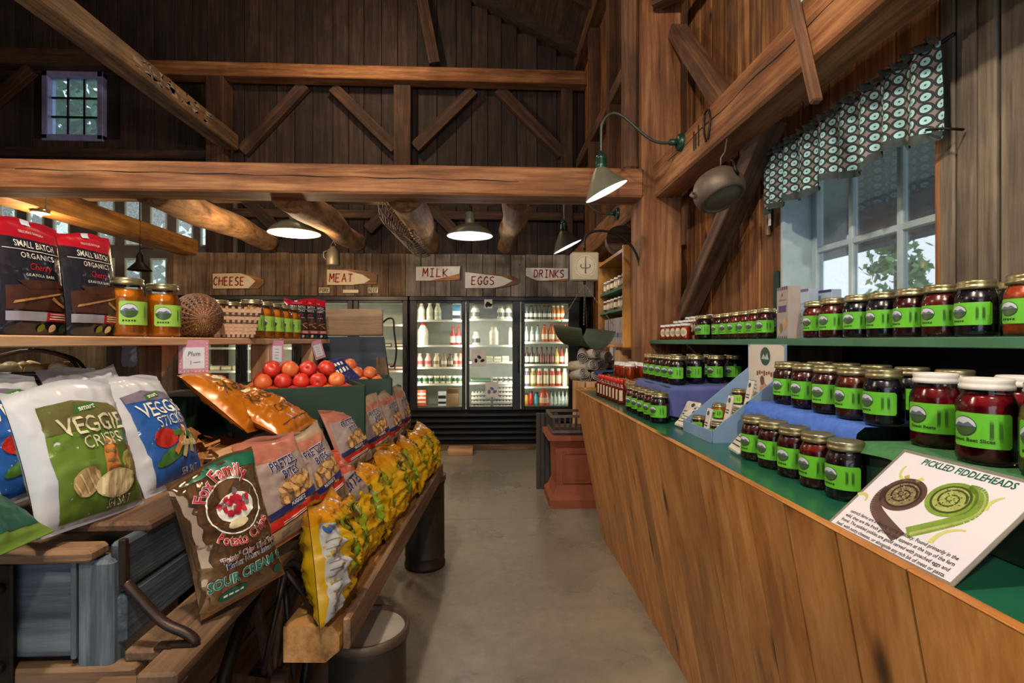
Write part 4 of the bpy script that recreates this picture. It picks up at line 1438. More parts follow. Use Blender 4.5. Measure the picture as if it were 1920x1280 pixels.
# honey on the shelf: a front row and two higher tiers behind
hp = MB().bbox((1.17, 2.93, 1.411), (1.25, 3.33, 1.436), .003).bbox((1.25, 2.93, 1.411), (1.33, 3.33, 1.462), .003)
tag(hp.build('step_riser', W_PALE['Y']), 'small stepped wood riser under the amber honey jars', 'riser')
for k in range(5):
    jar('half', 'honey', 'white', 'oval', 1.125, 3.26 - k * .085, 1.411, -25, 'small oval-labelled amber honey jar, %s from near end of the lowest honey tier' % ORD[4 - k], 'honey jars on the shelf', 'honey_jar')
    jar('half', 'honey', 'white', 'oval', 1.21, 3.27 - k * .08, 1.437, -25, 'small jar of amber honey, %s from near end of the middle honey tier' % ORD[4 - k], 'honey jars on the shelf', 'honey_jar')
    jar('half', 'honey', 'white', 'oval', 1.29, 3.28 - k * .08, 1.463, -25, 'small jar of amber honey, %s from near end of the top honey tier' % ORD[4 - k], 'honey jars on the shelf', 'honey_jar')
# beets and pickles
jar('tall', 'beet', 'white', 'lime', .955, 1.095, 1.1775, -14, 'white-lidded jar of red pickled beets farther from the camera', 'pickle jars on the green cloth', 'beet_jar', ('Sweet Beets',))
jar('tall', 'beet', 'white', 'lime', .918, .945, 1.1775, -12, 'white-lidded jar of red pickled beets just behind the fiddlehead sign', 'pickle jars on the green cloth', 'beet_jar', ('Sweet Beet Slices',))
jar('tall', 'beet', 'white', 'lime', 1.045, 1.005, 1.1775, -12, 'white-lidded beet jar mostly hidden behind the two front beet jars', 'pickle jars on the green cloth', 'beet_jar', ('Sweet Beet Slices',))
jar('tall', 'pickle', 'gold', 'lime', .925, .835, 1.1775, -10, 'gold-lidded jar of mixed green pickles at the near edge', 'pickle jars on the green cloth', 'pickle_jar')
# honey jars with white lids on the straw tray
tr = MB().bbox((.80, 2.90, CT), (1.28, 3.36, 1.165), .004)
tag(tr.build('riser_box', W_PALE['X']), 'pale wooden riser box under the small amber jars at the far end', 'riser')
mb = MB()
random.seed(4)
for k in range(420):
    p = Vector((random.uniform(.795, 1.27), random.uniform(2.895, 3.35), 1.1665 + random.uniform(0, .012)))
    d = Vector((random.gauss(0, 1), random.gauss(0, 1), random.gauss(0, .15))).normalized() * .025
    mb.bar(p - d, p + d, .0025, .002)
tag(mb.build('straw', plain('straw', '#c9a878', .8, 0, '#a88450', 30, .6)), 'pale straw bedding spread on the far riser box', 'straw', kind='stuff')
for i, (x, y) in enumerate([(.83, 3.24), (.83, 3.13), (.835, 3.02), (.915, 3.25), (.915, 3.15), (.92, 3.05), (.925, 2.95)]):
    jar('squat', 'honey', 'white', 'white' if False else None, x, y, 1.180, -20, 'squat amber jar with white lid, %s from far end on the straw, %s row' % (ORD[i if i < 3 else i - 3], 'front' if i < 3 else 'rear'), 'amber jars on the straw', 'honey_jar')
for i in range(6):
    jar('pint', 'honey', 'white', 'oval', 1.02 + .09 * (i % 3), 3.22 - .13 * (i // 3), 1.180, -20, 'taller amber jar with white lid, %s behind the squat jars on straw' % ORD[i], 'taller amber jars on the straw', 'honey_jar')
# red-capped syrup bottles
CAPR = plain('red_cap', '#c41f16', .35)
sb = empty('syrup_bottle')
m = MB()
m.bbox((-.024, -.018, 0), (.024, .018, .092), .007)
m.lathe([(.02, .088), (.018, .1), (.012, .106), (.012, .118)], 14)
m.build('body', JAM['syrup'], sb)
MB().lathe([(.0135, .114), (.0145, .116), (.0145, .136), (.012, .139), (.001, .139)], 14).build('cap', CAPR, sb)
MB().box((-.010, -.0195, .02), (.010, -.0182, .078)).build('label', CRM, sb)
for k in range(8):
    o = sb if k == 0 else copy_tree(sb)
    y = 2.86 + k * .066
    o.location = (.748 - .003 * k, y, CT + .0005)
    o.rotation_euler = (0, 0, R(-38))
    tag(o, 'red-capped flask of berry syrup, %s from near end of its row on the counter' % ORD[k], 'bottle', 'red-capped syrup bottles')
# ---------------------------------------------------------------- risers and cloths
BLUE = plain('blue_cloth', '#4a74d6', .9, 0, '#33549e', 60, .7, .5, 120)
LAV = plain('lavender_blue_cloth', '#5a63a0', .9, 0, '#434c84', 6, .5, .15, 30)
GCL = plain('green_cloth', '#3f7a4a', .9, 0, '#2c5a36', 60, .7, .5, 120)


def cloth(name, x0, x1, y0, y1, z, drop, mt, label, cat='cloth', wav=.006, seed=0, dropy=0.0):
    """a cloth over a riser: flat on top, hanging over the -x edge (and the -y edge)"""
    nx, ny = 18, 40
    vs = []
    tot = (x1 - x0) + drop
    toty = (y1 - y0) + dropy
    for j in range(ny + 1):
        yy = y0 - dropy + toty * j / ny
        for i in range(nx + 1):
            s = -drop + tot * i / nx
            x = x0 + max(s, 0)
            zz = z
            if s < 0:
                zz = z + s * (1 + .25 * math.sin(yy * 26 + seed))
                x = x0 - .004 - .008 * abs(math.sin(yy * 31 + seed)) * (-s / max(drop, .01))
            y_ = yy
            if dropy and yy < y0:
                zz = min(zz, z - (y0 - yy) * (1 + .06 * math.sin(x * 30)))
                y_ = y0 - .004 - .007 * abs(math.sin(x * 28))
            zz += .0008 + wav * .25 * (noise.noise(Vector((x * 20, yy * 20, seed))) + .6 if s > 0 and yy >= y0 else 0)
            vs.append((x, y_, zz))
    w = nx + 1
    fs = [(j * w + i, j * w + i + 1, (j + 1) * w + i + 1, (j + 1) * w + i) for j in range(ny) for i in range(nx)]
    o = MB().add(vs, fs, 0, True).build(name, mt, label=label, cat=cat)
    return o


def crate(name, a, b, label, m=GREEN_D):
    t = empty(name, ((a[0] + b[0]) / 2, (a[1] + b[1]) / 2, a[2]), 0, label, 'riser')
    c = Vector(t.location)
    f = lambda *p: tuple(Vector(p) - c)
    th = .018
    MB().bbox(f(a[0], a[1], a[2]), f(a[0] + th, b[1], b[2]), .003).build('front_board', m, t)
    MB().bbox(f(b[0] - th, a[1], a[2]), f(b[0], b[1], b[2]), .003).build('rear_board', m, t)
    for yy in (a[1], b[1] - th):
        MB().bbox(f(a[0] + th, yy, a[2]), f(b[0] - th, yy + th, b[2]), .003).build('end_board', m, t)
    MB().box(f(a[0] + th, a[1] + th, b[2] - th), f(b[0] - th, b[1] - th, b[2])).build('top_board', m, t)
    return t


crate('riser_box', (.858, 1.235, CT), (1.34, 1.72, 1.20), 'dark green riser box under the blue knitted cloth')
cloth('blue_cloth', .850, 1.33, 1.185, 1.70, 1.2015, .045, BLUE, 'blue knitted cloth under the middle jam jars')
crate('riser_box', (.822, .40, CT), (1.34, 1.165, 1.170), 'dark green riser box behind the fiddlehead sign')
cloth('green_cloth', .817, 1.33, .42, 1.162, 1.1745, .018, GCL, 'green woven cloth under the pickled beet jars', seed=2)
crate('riser_box', (.802, 2.262, CT), (1.32, 2.79, 1.20), 'riser box hidden under the lavender-blue cloth')
cloth('lavender_cloth', .796, 1.30, 2.256, 2.78, 1.2015, .13, LAV, 'lavender-blue cloth draped to the counter over the far riser', seed=4, dropy=.135)

# ---------------------------------------------------------------- fiddlehead sign
BL, BR, TL = Vector((.636, .990, CT + .002)), Vector((.645, .726, CT + .002)), Vector((.800, 1.045, 1.196))
u = (BR - BL); W_ = u.length; u.normalize()
v = (TL - BL); v = (v - u * v.dot(u)); H_s = v.length; v.normalize()
n_ = u.cross(v).normalized()
if n_.x > 0: n_ = -n_
BL, BR, TL = atZ(1549, 981, CT + .004), atZ(1784, 1103, CT + .004), atX(1657, 832, .80)
u = (BR - BL); W_ = u.length; u.normalize()
v = (TL - BL); v = (v - u * v.dot(u)); H_s = v.length; v.normalize()
n_ = u.cross(v).normalized()
if n_.x > 0: n_ = -n_
t = SIGN_O = empty('display_sign')
mt = Matrix((u, -n_, v)).transposed().to_4x4()
mt.translation = BL
t.matrix_world = mt
tag(t, 'laminated sign lettered PICKLED FIDDLEHEADS leaning on the counter lip', 'sign')
PLAST = plain('clear_sleeve', '#8a8580', .12, 0, '#6f6a66', 4, .5, coat=1)
MB().box((0, 0, 0), (W_, .0015, H_s)).build('sleeve', PLAST, t)
PAPER = plain('glossy_paper', '#d9d6de', .22, 0, '#cdc9d4', 3, .5, coat=.8)
MB().box((.007, -.0008, .007), (W_ - .007, 0, H_s - .007)).build('sheet', PAPER, t)
P_ = Print()
FG, FG2, FGd = plain('fern_green', '#7d9a3c', .3, 0, '#5a7a2c', 60, .6, coat=.5), plain('fern_pale', '#a8b070', .3, 0, '#7d8a48', 80, .6, coat=.5), plain('fern_dark', '#3f4a20', .3, coat=.5)
FP, FP2 = plain('fern_purple', '#5a4038', .3, 0, '#453030', 60, .6, coat=.5), plain('fern_purple_pale', '#8a7a58', .3, 0, '#5f5640', 80, .6, coat=.5)
LEM, LEM2 = plain('lemon_rind', '#c2c478', .3, coat=.5), plain('lemon_shadow', '#b09c60', .3, coat=.5)
TG = plain('title_green', '#1f5a48', .3, coat=.5)
w, h = W_, H_s


def stroke(pts, w0, w1, m, lift):
    n = len(pts)
    for i in range(n - 1):
        (x0, y0), (x1, y1) = pts[i], pts[i + 1]
        L = math.hypot(x1 - x0, y1 - y0) or 1
        nx, ny = -(y1 - y0) / L, (x1 - x0) / L
        a, b = (w0 + (w1 - w0) * i / (n - 1)) / 2, (w0 + (w1 - w0) * (i + 1) / (n - 1)) / 2
        P_.poly([(x0 + nx * a, y0 + ny * a), (x0 - nx * a, y0 - ny * a), (x1 - nx * b, y1 - ny * b), (x1 + nx * b, y1 + ny * b)], m, lift)


def crosier(cx, cy, r, ex, ey, ma, mb_, mc, side):
    P_.poly(ell(cx, cy, r, r * .96, 30), ma, 2)
    P_.poly(ell(cx, cy, r * .80, r * .77, 28), mc, 3)
    P_.poly(ell(cx, cy, r * .70, r * .67, 28), mb_, 4)
    sp = [(cx + r * (.64 - .0105 * k) * math.cos(k * .22), cy + r * (.61 - .010 * k) * math.sin(k * .22)) for k in range(58)]
    stroke(sp, r * .10, r * .05, mc, 5)
    random.seed(9)
    for k in range(46):
        a = k * .6; q_ = (.60 - .012 * k) * r + .05 * r
        P_.poly(ell(cx + q_ * math.cos(a), cy + q_ * math.sin(a), r * .055, r * .028, 7, a + .4), (ma, mc, LEM2)[k % 3], 6 + k % 2)
    if side < 0:
        pts = [(cx - r * .86, cy + r * .1), (cx - r * .9, cy - r * .35), (cx - r * .66, cy - r * .95), (cx, cy - r * 1.4), (ex, ey)]
    else:
        pts = [(cx + r * .2, cy + r * .82), (cx + r * .75, cy + r * .75), (cx + r * 1.15, cy + r * .1), (cx + r * 1.0, cy - r * .7), (ex, ey)]
    pp = smooth([(a, b, 0) for a, b in pts], 6)
    stroke([(p.x, p.y) for p in pp], r * .36, r * .60, ma, 2)
    if side > 0:
        stroke([(p.x + r * .14, p.y) for p in pp[4:]], r * .06, r * .16, mb_, 3)


crosier(w * .30, h * .545, w * .155, w * .53, h * .17, FP, FP2, plain('fern_purple_dark', '#302420', .3, coat=.5), -1)
crosier(w * .595, h * .645, w * .150, w * .545, h * .24, FG, FG2, FGd, 1)
for (cx, cy, rx, a0, a1, m_) in ((.235, .80, .10, 2.9, 5.9, LEM), (.13, .62, .12, -1.0, .9, LEM2), (.055, .36, .05, 0, 2.6, LEM), (.90, .70, .10, 2.2, 3.6, LEM), (.84, .28, .13, 1.7, 3.4, LEM)):
    pts = ell(w * cx, h * cy, w * rx, w * rx, 12, 0, a0, a1)
    stroke(pts, w * .012, w * .035, m_, 2)
P_.text('PICKLED FIDDLEHEADS', w * .53, h * .915, h * .092, TG, 3, bold=.022, sx=.80)
for j, s in enumerate(('ostrich ferns are a fleeting spring delicacy. Found primarily in the', 'wild, they are the fresh growth that appears at the top of the fern', 'frond. The pickled pickles are good served with poached eggs and', 'beef, with nutty cheeses, or alongside any rich bit of meat or pasta.')):
    P_.text(s, w * .5, h * (.215 - .052 * j), h * .046, INK, 3, bold=.012, sx=.84)
P_.build('print', lambda x, y, l: (x, -.0009 - l, y), t, eps=.00012)
random.seed(2)

# ---------------------------------------------------------------- cardboard display with little jars
BCARD = plain('blue_cardboard', '#7f9cc0', .6, 0, '#6d8ab2', 5, .5)
WCARD = plain('white_card', '#d6d0c8', .6, 0, '#c6beb4', 9, .5)
t = empty('display_box', (.9, 1.895, CT), 0, 'light blue cardboard display of small gift jars', 'display box')
o_ = Vector(t.location)
side_poly = [(.768 - .9, .0005), (1.03 - .9, .0005), (1.03 - .9, .25), (.775 - .9, .045)]
for y0 in (1.768, 2.018):
    MB().prism(side_poly, y0 - 1.895, y0 - 1.895 + .004).build('side_panel', BCARD, t)
MB().box((.766 - .9, 1.768 - 1.895, .0005), (.771 - .9, 2.022 - 1.895, .042)).build('front_lip', BCARD, t)
MB().box((.768 - .9, 1.772 - 1.895, .0005), (1.03 - .9, 2.018 - 1.895, .004)).build('base', BCARD, t)
hd = MB().prism([(0, 0), (0, .245)] and [(.128, .0005), (.134, .0005), (.134, .34), (.128, .34)], -.127, .127).build('header', BCARD, t)
P_ = Print()
fn = lambda x, y, l: (.1278 - l, -x, y)
P_.poly([(-.122, .05), (.122, .05), (.122, .33), (.10, .338), (-.10, .338), (-.122, .33)], WCARD)
P_.poly(ell(0, .295, .034, .034, 24), cmat('#2d4a48'), 2)
P_.poly([(-.026, .285), (-.01, .305), (0, .292), (.014, .308), (.026, .283)], cmat('#b8c4c4'), 3)
for k in range(8):
    P_.poly(rect(-.06 + k * .016, .222 + .004 * (k % 3), -.049 + k * .016, .238 + .003 * (k % 2)), cmat('#8c3a38'), 2)
P_.poly(ell(-.012, .16, .028, .042, 16), cmat('#c49a78'), 2).poly(ell(.022, .155, .02, .038, 14, .3), cmat('#a8734c'), 3).poly(ell(-.02, .205, .015, .018, 10), cmat('#6e4a34'), 3)
for k in range(5):
    P_.poly(rect(.055, .14 + k * .014, .105, .144 + k * .014), cmat('#8f8880'), 2)
    P_.poly(rect(-.108, .14 + k * .014, -.06, .144 + k * .014), cmat('#8f8880'), 2)
P_.build('header_print', fn, hd)
for k, (sx_, sz_) in enumerate(((.86, .052), (.93, .108))):
    MB().box((sx_ - .9 - .01, -.122, .004), (1.02 - .9, .122, sz_)).build('step', WCARD, t)
nm = 0
for tier, (tx, tz) in enumerate(((.812, 1.0565), (.890, 1.1035), (.965, 1.1595))):
    for k, yy in enumerate((1.815, 1.975)):
        c_ = (Rr, S, 'peach')[(tier + k) % 3] if tier else Rr
        jar('mini', c_, 'gold', 'peach' if tier == 2 else 'lime', tx, yy, tz, -30, 'tiny gift jar in the cardboard display, %s tier, %s of its pair' % (('lowest', 'middle', 'top')[tier], ('nearer', 'farther')[k]), 'gift jars in the cardboard display', 'gift_jar')
    p = MB().bbox((-.004, -.018, 0), (.004, .018, .095), .002).build('recipe_packet', WCARD, None, (tx - .01, 1.895, tz + .002), (0, R(12), 0),
             label='white paper packet standing between the tiny jars, %s tier of display' % ('lowest', 'middle', 'top')[tier], cat='packet', group='packets in the cardboard display')
    Print().poly(ell(0, .078, .009, .009, 14), cmat('#2d4a48')).poly(rect(-.012, .03, .012, .034), L_TXT).poly(rect(-.012, .04, .012, .044), L_TXT).build('marking', lambda x, y, l: (-.0045 - l, -x, y), p)
for k, (x, y, a, b, lb) in enumerate(((.775, 2.075, 50, 8, 'white dip-mix packet leaning left of the cardboard display, front one'), (.80, 2.12, 42, -12, 'white dip-mix packet behind the front one left of the display'), (.83, 2.165, 30, 14, 'rearmost white dip-mix packet left of the display'),
                                      (.765, 1.60, 40, -8, 'white dip-mix packet leaning on the jars right of the cardboard display'))):
    o = MB().bbox((-.007, -.045, 0), (.007, .045, .10), .005).build('mix_packet', WCARD, None, (x, y, CT + .006), (0, R(a), R(b)), label=lb, cat='packet', group='dip-mix packets')
    Print().poly(ell(.01, .082, .012, .009, 14), cmat('#2d4a48')).poly(rect(-.035, .02, .03, .024), L_TXT).poly(rect(-.035, .035, .02, .039), L_TXT).poly(rect(-.035, .05, .025, .053), L_TXT).build('marking', lambda x, y, l: (-.0075 - l, -x, y), o)
    o2 = MB().bbox((-.018, -.04, 0), (-.006, .04, .075), .005)

# cracker cartons on the shelf by the window
PUR = cmat('#4a3a72')
for k, (px, Y, X, w_, hh, lb) in enumerate(((1492, 1.93, 1.13, .10, .195, 'grey carton with purple ribbon label standing nearest the jam row'), (1530, 2.04, 1.26, .10, .195, 'pale blue-backed carton behind the front carton'), (1560, 2.0, 1.33, .08, .19, 'pale carton against the window glass'))):
    t = empty('cracker_carton', (X, Y, 1.4105), R(-8 if k == 0 else 4), lb, 'carton', 'cartons by the window')
    m_ = plain('carton_grey', '#a89c98', .6) if k == 0 else plain('carton_pale', '#a9bcd0', .6)
    MB().bbox((-.022, -w_ / 2, 0), (.022 if k == 0 else .02, w_ / 2, hh), .001).build('carton', m_, t)
    P_ = Print()
    if k == 0:
        for j in range(6):
            P_.poly(rect(-.05 + j * .0167, hh - .012, -.05 + j * .0167 + .009, hh), PUR).poly(rect(-.05 + j * .0167, 0, -.05 + j * .0167 + .009, .010), PUR)
        P_.poly([(-.036, .10), (.036, .10), (.030, .112), (.036, .124), (-.036, .124), (-.030, .112)], PUR).poly([(-.006, .160), (.006, .160), (0, .175)], cmat('#57502c'))
        for j in range(5): P_.poly(rect(-.03 + j * .013, .143, -.021 + j * .013, .147), cmat('#7a706c'))
        P_.poly(ell(.02, .055, .016, .022, 12), cmat('#c2a078')).poly(ell(-.01, .04, .012, .018, 12), cmat('#8c6a4c'), 2).poly(ell(-.03, .03, .014, .014, 12), cmat('#b8aca0'))
        P_.build('print', lambda x, y, l: (-.0222 - l, -x, y), t)
    else:
        for j in range(4): P_.poly(rect(-.03, .06 + j * .025, .03, .066 + j * .025), cmat('#8098b8'))
        P_.poly(rect(-w_ / 2, hh - .01, w_ / 2, hh), PUR)
        P_.build('print', lambda x, y, l: (-.0222 - l, -x, y), t)



def settle(before, skip=()):
    """slide hand-measured things along the aisle to where the camera's yaw puts them"""
    bpy.context.view_layer.update()
    for o in set(bpy.data.objects) - before:
        if o.parent or o.type not in ('MESH', 'EMPTY') or o in skip: continue
        xs_ = [(c.matrix_world @ Vector(q)).x for c in [o] + list(o.children_recursive) if c.type == 'MESH' for q in c.bound_box]
        o.location.y -= .0469 * (min(xs_) + max(xs_)) / 2


settle(BEFORE_JARS, (SIGN_O,))
# ---------------------------------------------------------------- window valance
t = NT('button_print')
tc = t.n('ShaderNodeTexCoord')
mp = t.n('ShaderNodeMapping')
mp.inputs['Scale'].default_value = (1 / .036, 0, 1 / .036)
t.l(tc.outputs['Object'], mp.inputs[0])
fr_ = t.n('ShaderNodeVectorMath', operation='FRACTION')
t.l(mp.outputs[0], fr_.inputs[0])
sb_ = t.n('ShaderNodeVectorMath', operation='SUBTRACT')
sb_.inputs[1].default_value = (.5, 0, .5)
t.l(fr_.outputs[0], sb_.inputs[0])
le = t.n('ShaderNodeVectorMath', operation='LENGTH')
t.l(sb_.outputs[0], le.inputs[0])
disc = t.ramp(le.outputs['Value'], [(.0, rgb('#2c4040')), (.06, rgb('#2c4040')), (.09, rgb('#93c2c4')), (.31, rgb('#a6d0d2')), (.34, rgb('#161c1e')), (.40, rgb('#161c1e')), (.42, rgb('#3f4a4c')), (.46, rgb('#161c1e')), (.50, rgb('#161c1e')), (.53, rgb('#7d7470')), (1, rgb('#857a76'))])
ab = t.n('ShaderNodeVectorMath', operation='ABSOLUTE')
t.l(sb_.outputs[0], ab.inputs[0])
t.l(disc, t.b.inputs['Base Color'])
t.b.inputs['Roughness'].default_value = .85
BUTTON = t.mat
HEM = plain('valance_hem', '#26292a', .9, 0, '#3c4a48', 40, .6)
vp0, vp1 = at(1418, 300, 2.36), at(1772, 60, 1.505)
va = empty('valance', (1.355, 2.42, 2.02), 0, 'teal and black button-print valance gathered over the window', 'valance')
nx, nz = 110, 14
L_ = .96
vs = []
for j in range(nz + 1):
    for i in range(nx + 1):
        s = i / nx
        hgt = .262 + .012 * s
        zb = .008 * math.sin(s * 17) + (.012 if int(s * 7) % 2 else -.006)
        z = zb + (hgt - zb) * j / nz
        f = (1 - j / nz) ** .7
        dep = .020 * math.sin(s * 52 + .6 * math.sin(s * 9)) * (.35 + .65 * f) + .004 * noise.noise(Vector((s * 40, j * .8, 0)))
        vs.append((s * L_, dep - .02, z))
w = nx + 1
fs = [(j * w + i, j * w + i + 1, (j + 1) * w + i + 1, (j + 1) * w + i) for j in range(nz) for i in range(nx)]
cl = MB().add(vs, fs, 0, True).build('fabric', BUTTON, va)
cl.rotation_euler = (0, 0, R(-90))
md = cl.modifiers.new('thickness', 'SOLIDIFY'); md.thickness = .002
vs = []
for j in range(3):
    for i in range(nx + 1):
        s = i / nx
        zb = .008 * math.sin(s * 17) + (.012 if int(s * 7) % 2 else -.006)
        dep = .020 * math.sin(s * 52 + .6 * math.sin(s * 9)) - .0225 - .001
        vs.append((s * L_, dep, zb - .004 + j * .014))
fs = [(j * w + i, j * w + i + 1, (j + 1) * w + i + 1, (j + 1) * w + i) for j in range(2) for i in range(nx)]
hm = MB().add(vs, fs, 0, True).build('hem', HEM, va); hm.rotation_euler = (0, 0, R(-90))
vs = []
for j in range(5):
    for i in range(nx * 2 + 1):
        s = i / nx / 2
        dep = .014 * math.sin(s * 130 + j) - .028 - .006 * math.sin(j * 1.5)
        vs.append((s * L_, dep, .262 + .012 * s - .012 + j * .008 + .004 * math.sin(s * 77 + j)))
w = nx * 2 + 1
fs = [(j * w + i, j * w + i + 1, (j + 1) * w + i + 1, (j + 1) * w + i) for j in range(4) for i in range(nx * 2)]
rf_ = MB().add(vs, fs, 0, True).build('ruffle', plain('ruffle_print', '#3d4846', .9, 0, '#171a1b', 60, .5), va); rf_.rotation_euler = (0, 0, R(-90))
MB().tube([(.012, .02, .27), (.012, -.98, .282)], .006, 6).build('rod', BLACK_IRON, va)
MB().tube([(.035, -.985, .0), (-.03, -.99, .0), (-.03, -.93, .02)], .004, 6).build('hook', BLACK_IRON, va)

# ---------------------------------------------------------------- kettle, tongs
IRON = plain('aged_cast_iron', '#6a5c50', .5, .35, '#4d4038', 8, .7, .25, 40)
k_ = empty('iron_kettle', at(1347, 356, 2.33), 0, 'aged cast-iron kettle hanging upside by a wire under the girder', 'kettle')
k_['label'] = 'aged cast-iron kettle hanging by a wire under the girder'
k_.rotation_euler = (R(-24), R(-15), R(0))
MB().lathe([(.001, -.0535), (.078, -.0535), (.081, -.050)], 26).build('bottom_plate', plain('worn_iron_plate', '#6f6558', .6, .3, '#54493f', 14, .7), k_)
MB().lathe([(.001, -.05), (.085, -.05), (.088, -.056), (.098, -.057), (.106, -.048), (.114, -.025), (.117, 0), (.112, .03), (.092, .062), (.055, .082), (.05, .084), (.05, .078), (.001, .078)], 32).build('body', IRON, k_)
MB().lathe([(.001, .105), (.008, .104), (.011, .096), (.006, .088), (.05, .082), (.052, .078)], 20).build('lid', IRON, k_)
MB().tube([(-.118, 0, .02), (-.13, 0, .01), (-.12, 0, -.01)], .008, 8).build('lug', IRON, k_)
bail = [(.112 * math.cos(a), .015, .02 + .15 * math.sin(a)) for a in [PI * i / 14 for i in range(15)]]
bl_ = MB().tube([(.05, -.108, -.02), (.04, -.122, .0), (.055, -.118, .05), (.08, -.07, .1), (.11, .0, .115), (.15, .06, .10), (.17, .09, .08)], .0065, 8).build('bail', BLACK_IRON, k_)
kl = Vector(k_.location)
tag(MB().tube([(kl.x + .01, kl.y, kl.z + .095), (kl.x + .012, kl.y, kl.z + .15), (kl.x + .03, kl.y, kl.z + .175), (1.12, kl.y + .02, 2.354)], .003, 5).build('hanging_wire', WIRE), 'thin wire holding the kettle to the girder', 'wire')

# ---------------------------------------------------------------- hanging scale
t = empty('hanging_scale', at(1096, 500, 3.42), 0, 'beige square-dial hanging scale with a green scoop pan', 'scale')
o_ = Vector(t.location)
MB().bbox((-.092, -.03, -.095), (.092, .05, .095), .008).build('dial_case', plain('scale_beige', '#a89a7c', .5, .1, '#94866a', 8, .6), t)
P_ = Print()
DB = plain('dial_brown', '#4a3c2c', .5)
P_.poly(ell(0, 0, .073, .073, 36), plain('dial_face', '#b8ab8c', .5))
for k in range(36):
    a = k * 2 * PI / 36
    P_.poly([(.060 * math.cos(a - .03), .060 * math.sin(a - .03)), (.060 * math.cos(a + .03), .060 * math.sin(a + .03)), (.067 * math.cos(a + .02), .067 * math.sin(a + .02)), (.067 * math.cos(a - .02), .067 * math.sin(a - .02))], DB, 2)
for sx_ in (-1, 1):
    P_.line([(p.x, p.y) for p in smooth([(sx_ * .004, -.012, 0), (sx_ * .022, -.012, 0), (sx_ * .034, .002, 0), (sx_ * .026, .012, 0)], 3)], .007, DB, 2)
P_.build('dial_print', lambda x, y, l: (x, -.0305 - l, y), t)
MB().hexa([(-.005, -.036, -.048), (.005, -.036, -.048), (.005, -.033, -.048), (-.005, -.033, -.048), (-.002, -.036, .066), (.002, -.036, .066), (.002, -.033, .066), (-.002, -.033, .066)]).build('needle', DB, t)
# scoop pan
zc = at(1096, 620, 3.42).z - o_.z
n, m_ = 20, 10
vs = []
for j in range(m_ + 1):
    for i in range(n + 1):
        a = PI * (1.08 + .84 * i / n)
        x = -.165 + .33 * j / m_
        fl_ = 1 + .10 * abs(j / m_ - .5)
        vs.append((x, .135 * fl_ * math.cos(a), .165 * math.sin(a) * fl_ + .02))
w = n + 1
fs = [(j * w + i, j * w + i + 1, (j + 1) * w + i + 1, (j + 1) * w + i) for j in range(m_) for i in range(n)]
pan = MB().add(vs, fs, 0, True).build('pan', plain('pan_green', '#2c3a28', .7, 0, '#222d1c', 8, .6), t, (0.0, 0, zc + .04), (R(4), R(-5), R(114)))
md = pan.modifiers.new('thickness', 'SOLIDIFY'); md.thickness = .003
cz = R(114)
CH = plain('chain_steel', '#7d756a', .4, .7)
for (lx, ly) in ((-.155, -.12), (-.155, .12), (.155, -.12), (.155, .12)):
    ex, ey = lx * math.cos(cz) - ly * math.sin(cz), lx * math.sin(cz) + ly * math.cos(cz)
    mb = MB()
    p0, p1 = Vector((0, 0, -.115)), Vector((ex + .005, ey, zc + .03))
    for k in range(24):
        p, q = p0.lerp(p1, k / 24), p0.lerp(p1, (k + .8) / 24)
        mb.bar(p, q, .0062 if k % 2 else .0035, .0035 if k % 2 else .0062)
    mb.build('chain', CH, t)
MB().tube([(0, 0, -.095), (0, 0, -.12)], .008, 8).build('hook', BLACK_IRON, t)
MB().tube([(0, 0, .094), (0, 0, .12)], .006, 8).build('hook', BLACK_IRON, t)
arm = [at(px, py, 3.42) for px, py in ((1204, 540), (1201, 505), (1190, 470), (1168, 446), (1140, 434), (1112, 434), (1097, 444), (1096, 468))]
tag(MB().tube(smooth([tuple(p) for p in arm], 4), .0085, 8).build('iron_bracket', BLACK_IRON), 'curved black iron arm on the post holding the scale', 'bracket')
# pair of iron tongs on the girder face
mb = MB()
for dy in (-.025, .025):
    mb.tube(smooth([(1.088, 2.50 + dy, 2.54), (1.088, 2.50 + dy * 1.5, 2.49), (1.088, 2.50 + dy, 2.43), (1.088, 2.50 + dy * .4, 2.40)], 4), .006, 6)
mb.tube([(1.088, 2.475, 2.54), (1.088, 2.50, 2.552), (1.088, 2.525, 2.54)], .006, 6)
tag(mb.build('iron_tongs', BLACK_IRON), 'black iron tongs hung on the front of the girder', 'tongs')

# ---------------------------------------------------------------- pine shelf unit beyond the post
HP = wood('honey_pine', '#8c5218', '#bd7c2c', '#d69a48', 'Z', .7, .45, .15, .05, .08)
t = empty('pine_shelf', (1.17, 4.08, 1.355), 0, 'honey pine wall shelf with green shelves of jars beyond the post', 'shelf unit')
o_ = Vector(t.location)
f = lambda *p: tuple(Vector(p) - o_)
for y0 in (3.655, 4.47): MB().bbox(f(.975, y0, 1.355), f(1.38, y0 + .028, 2.10), .003).build('side_panel', HP, t)
MB().bbox(f(.975, 3.683, 2.05), f(1.38, 4.47, 2.078), .003).build('top_board', HP, t)
MB().bbox(f(.97, 3.683, 1.355), f(1.38, 4.47, 1.38), .003).build('bottom_board', HP, t)
MB().box(f(1.36, 3.683, 1.38), f(1.38, 4.47, 2.05)).build('back_board', W_DARK['Z'], t)
for z in (1.63, 1.79): MB().bbox(f(.985, 3.683, z), f(1.36, 4.47, z + .02), .002).build('shelf', GREEN_S, t)
for tier, z in ((0, 1.811), (1, 1.651)):
    for k in range(6):
        jar('half', 'spread' if (k + tier) % 3 else 'rhubarb', 'white', 'white', 1.02, 3.75 + k * .12, z, -20, 'small white-lidded jar, %s from near end of the %s green shelf in the pine unit' % (ORD[k], ('upper', 'lower')[tier]), 'jars in the pine shelf', 'spread_jar')
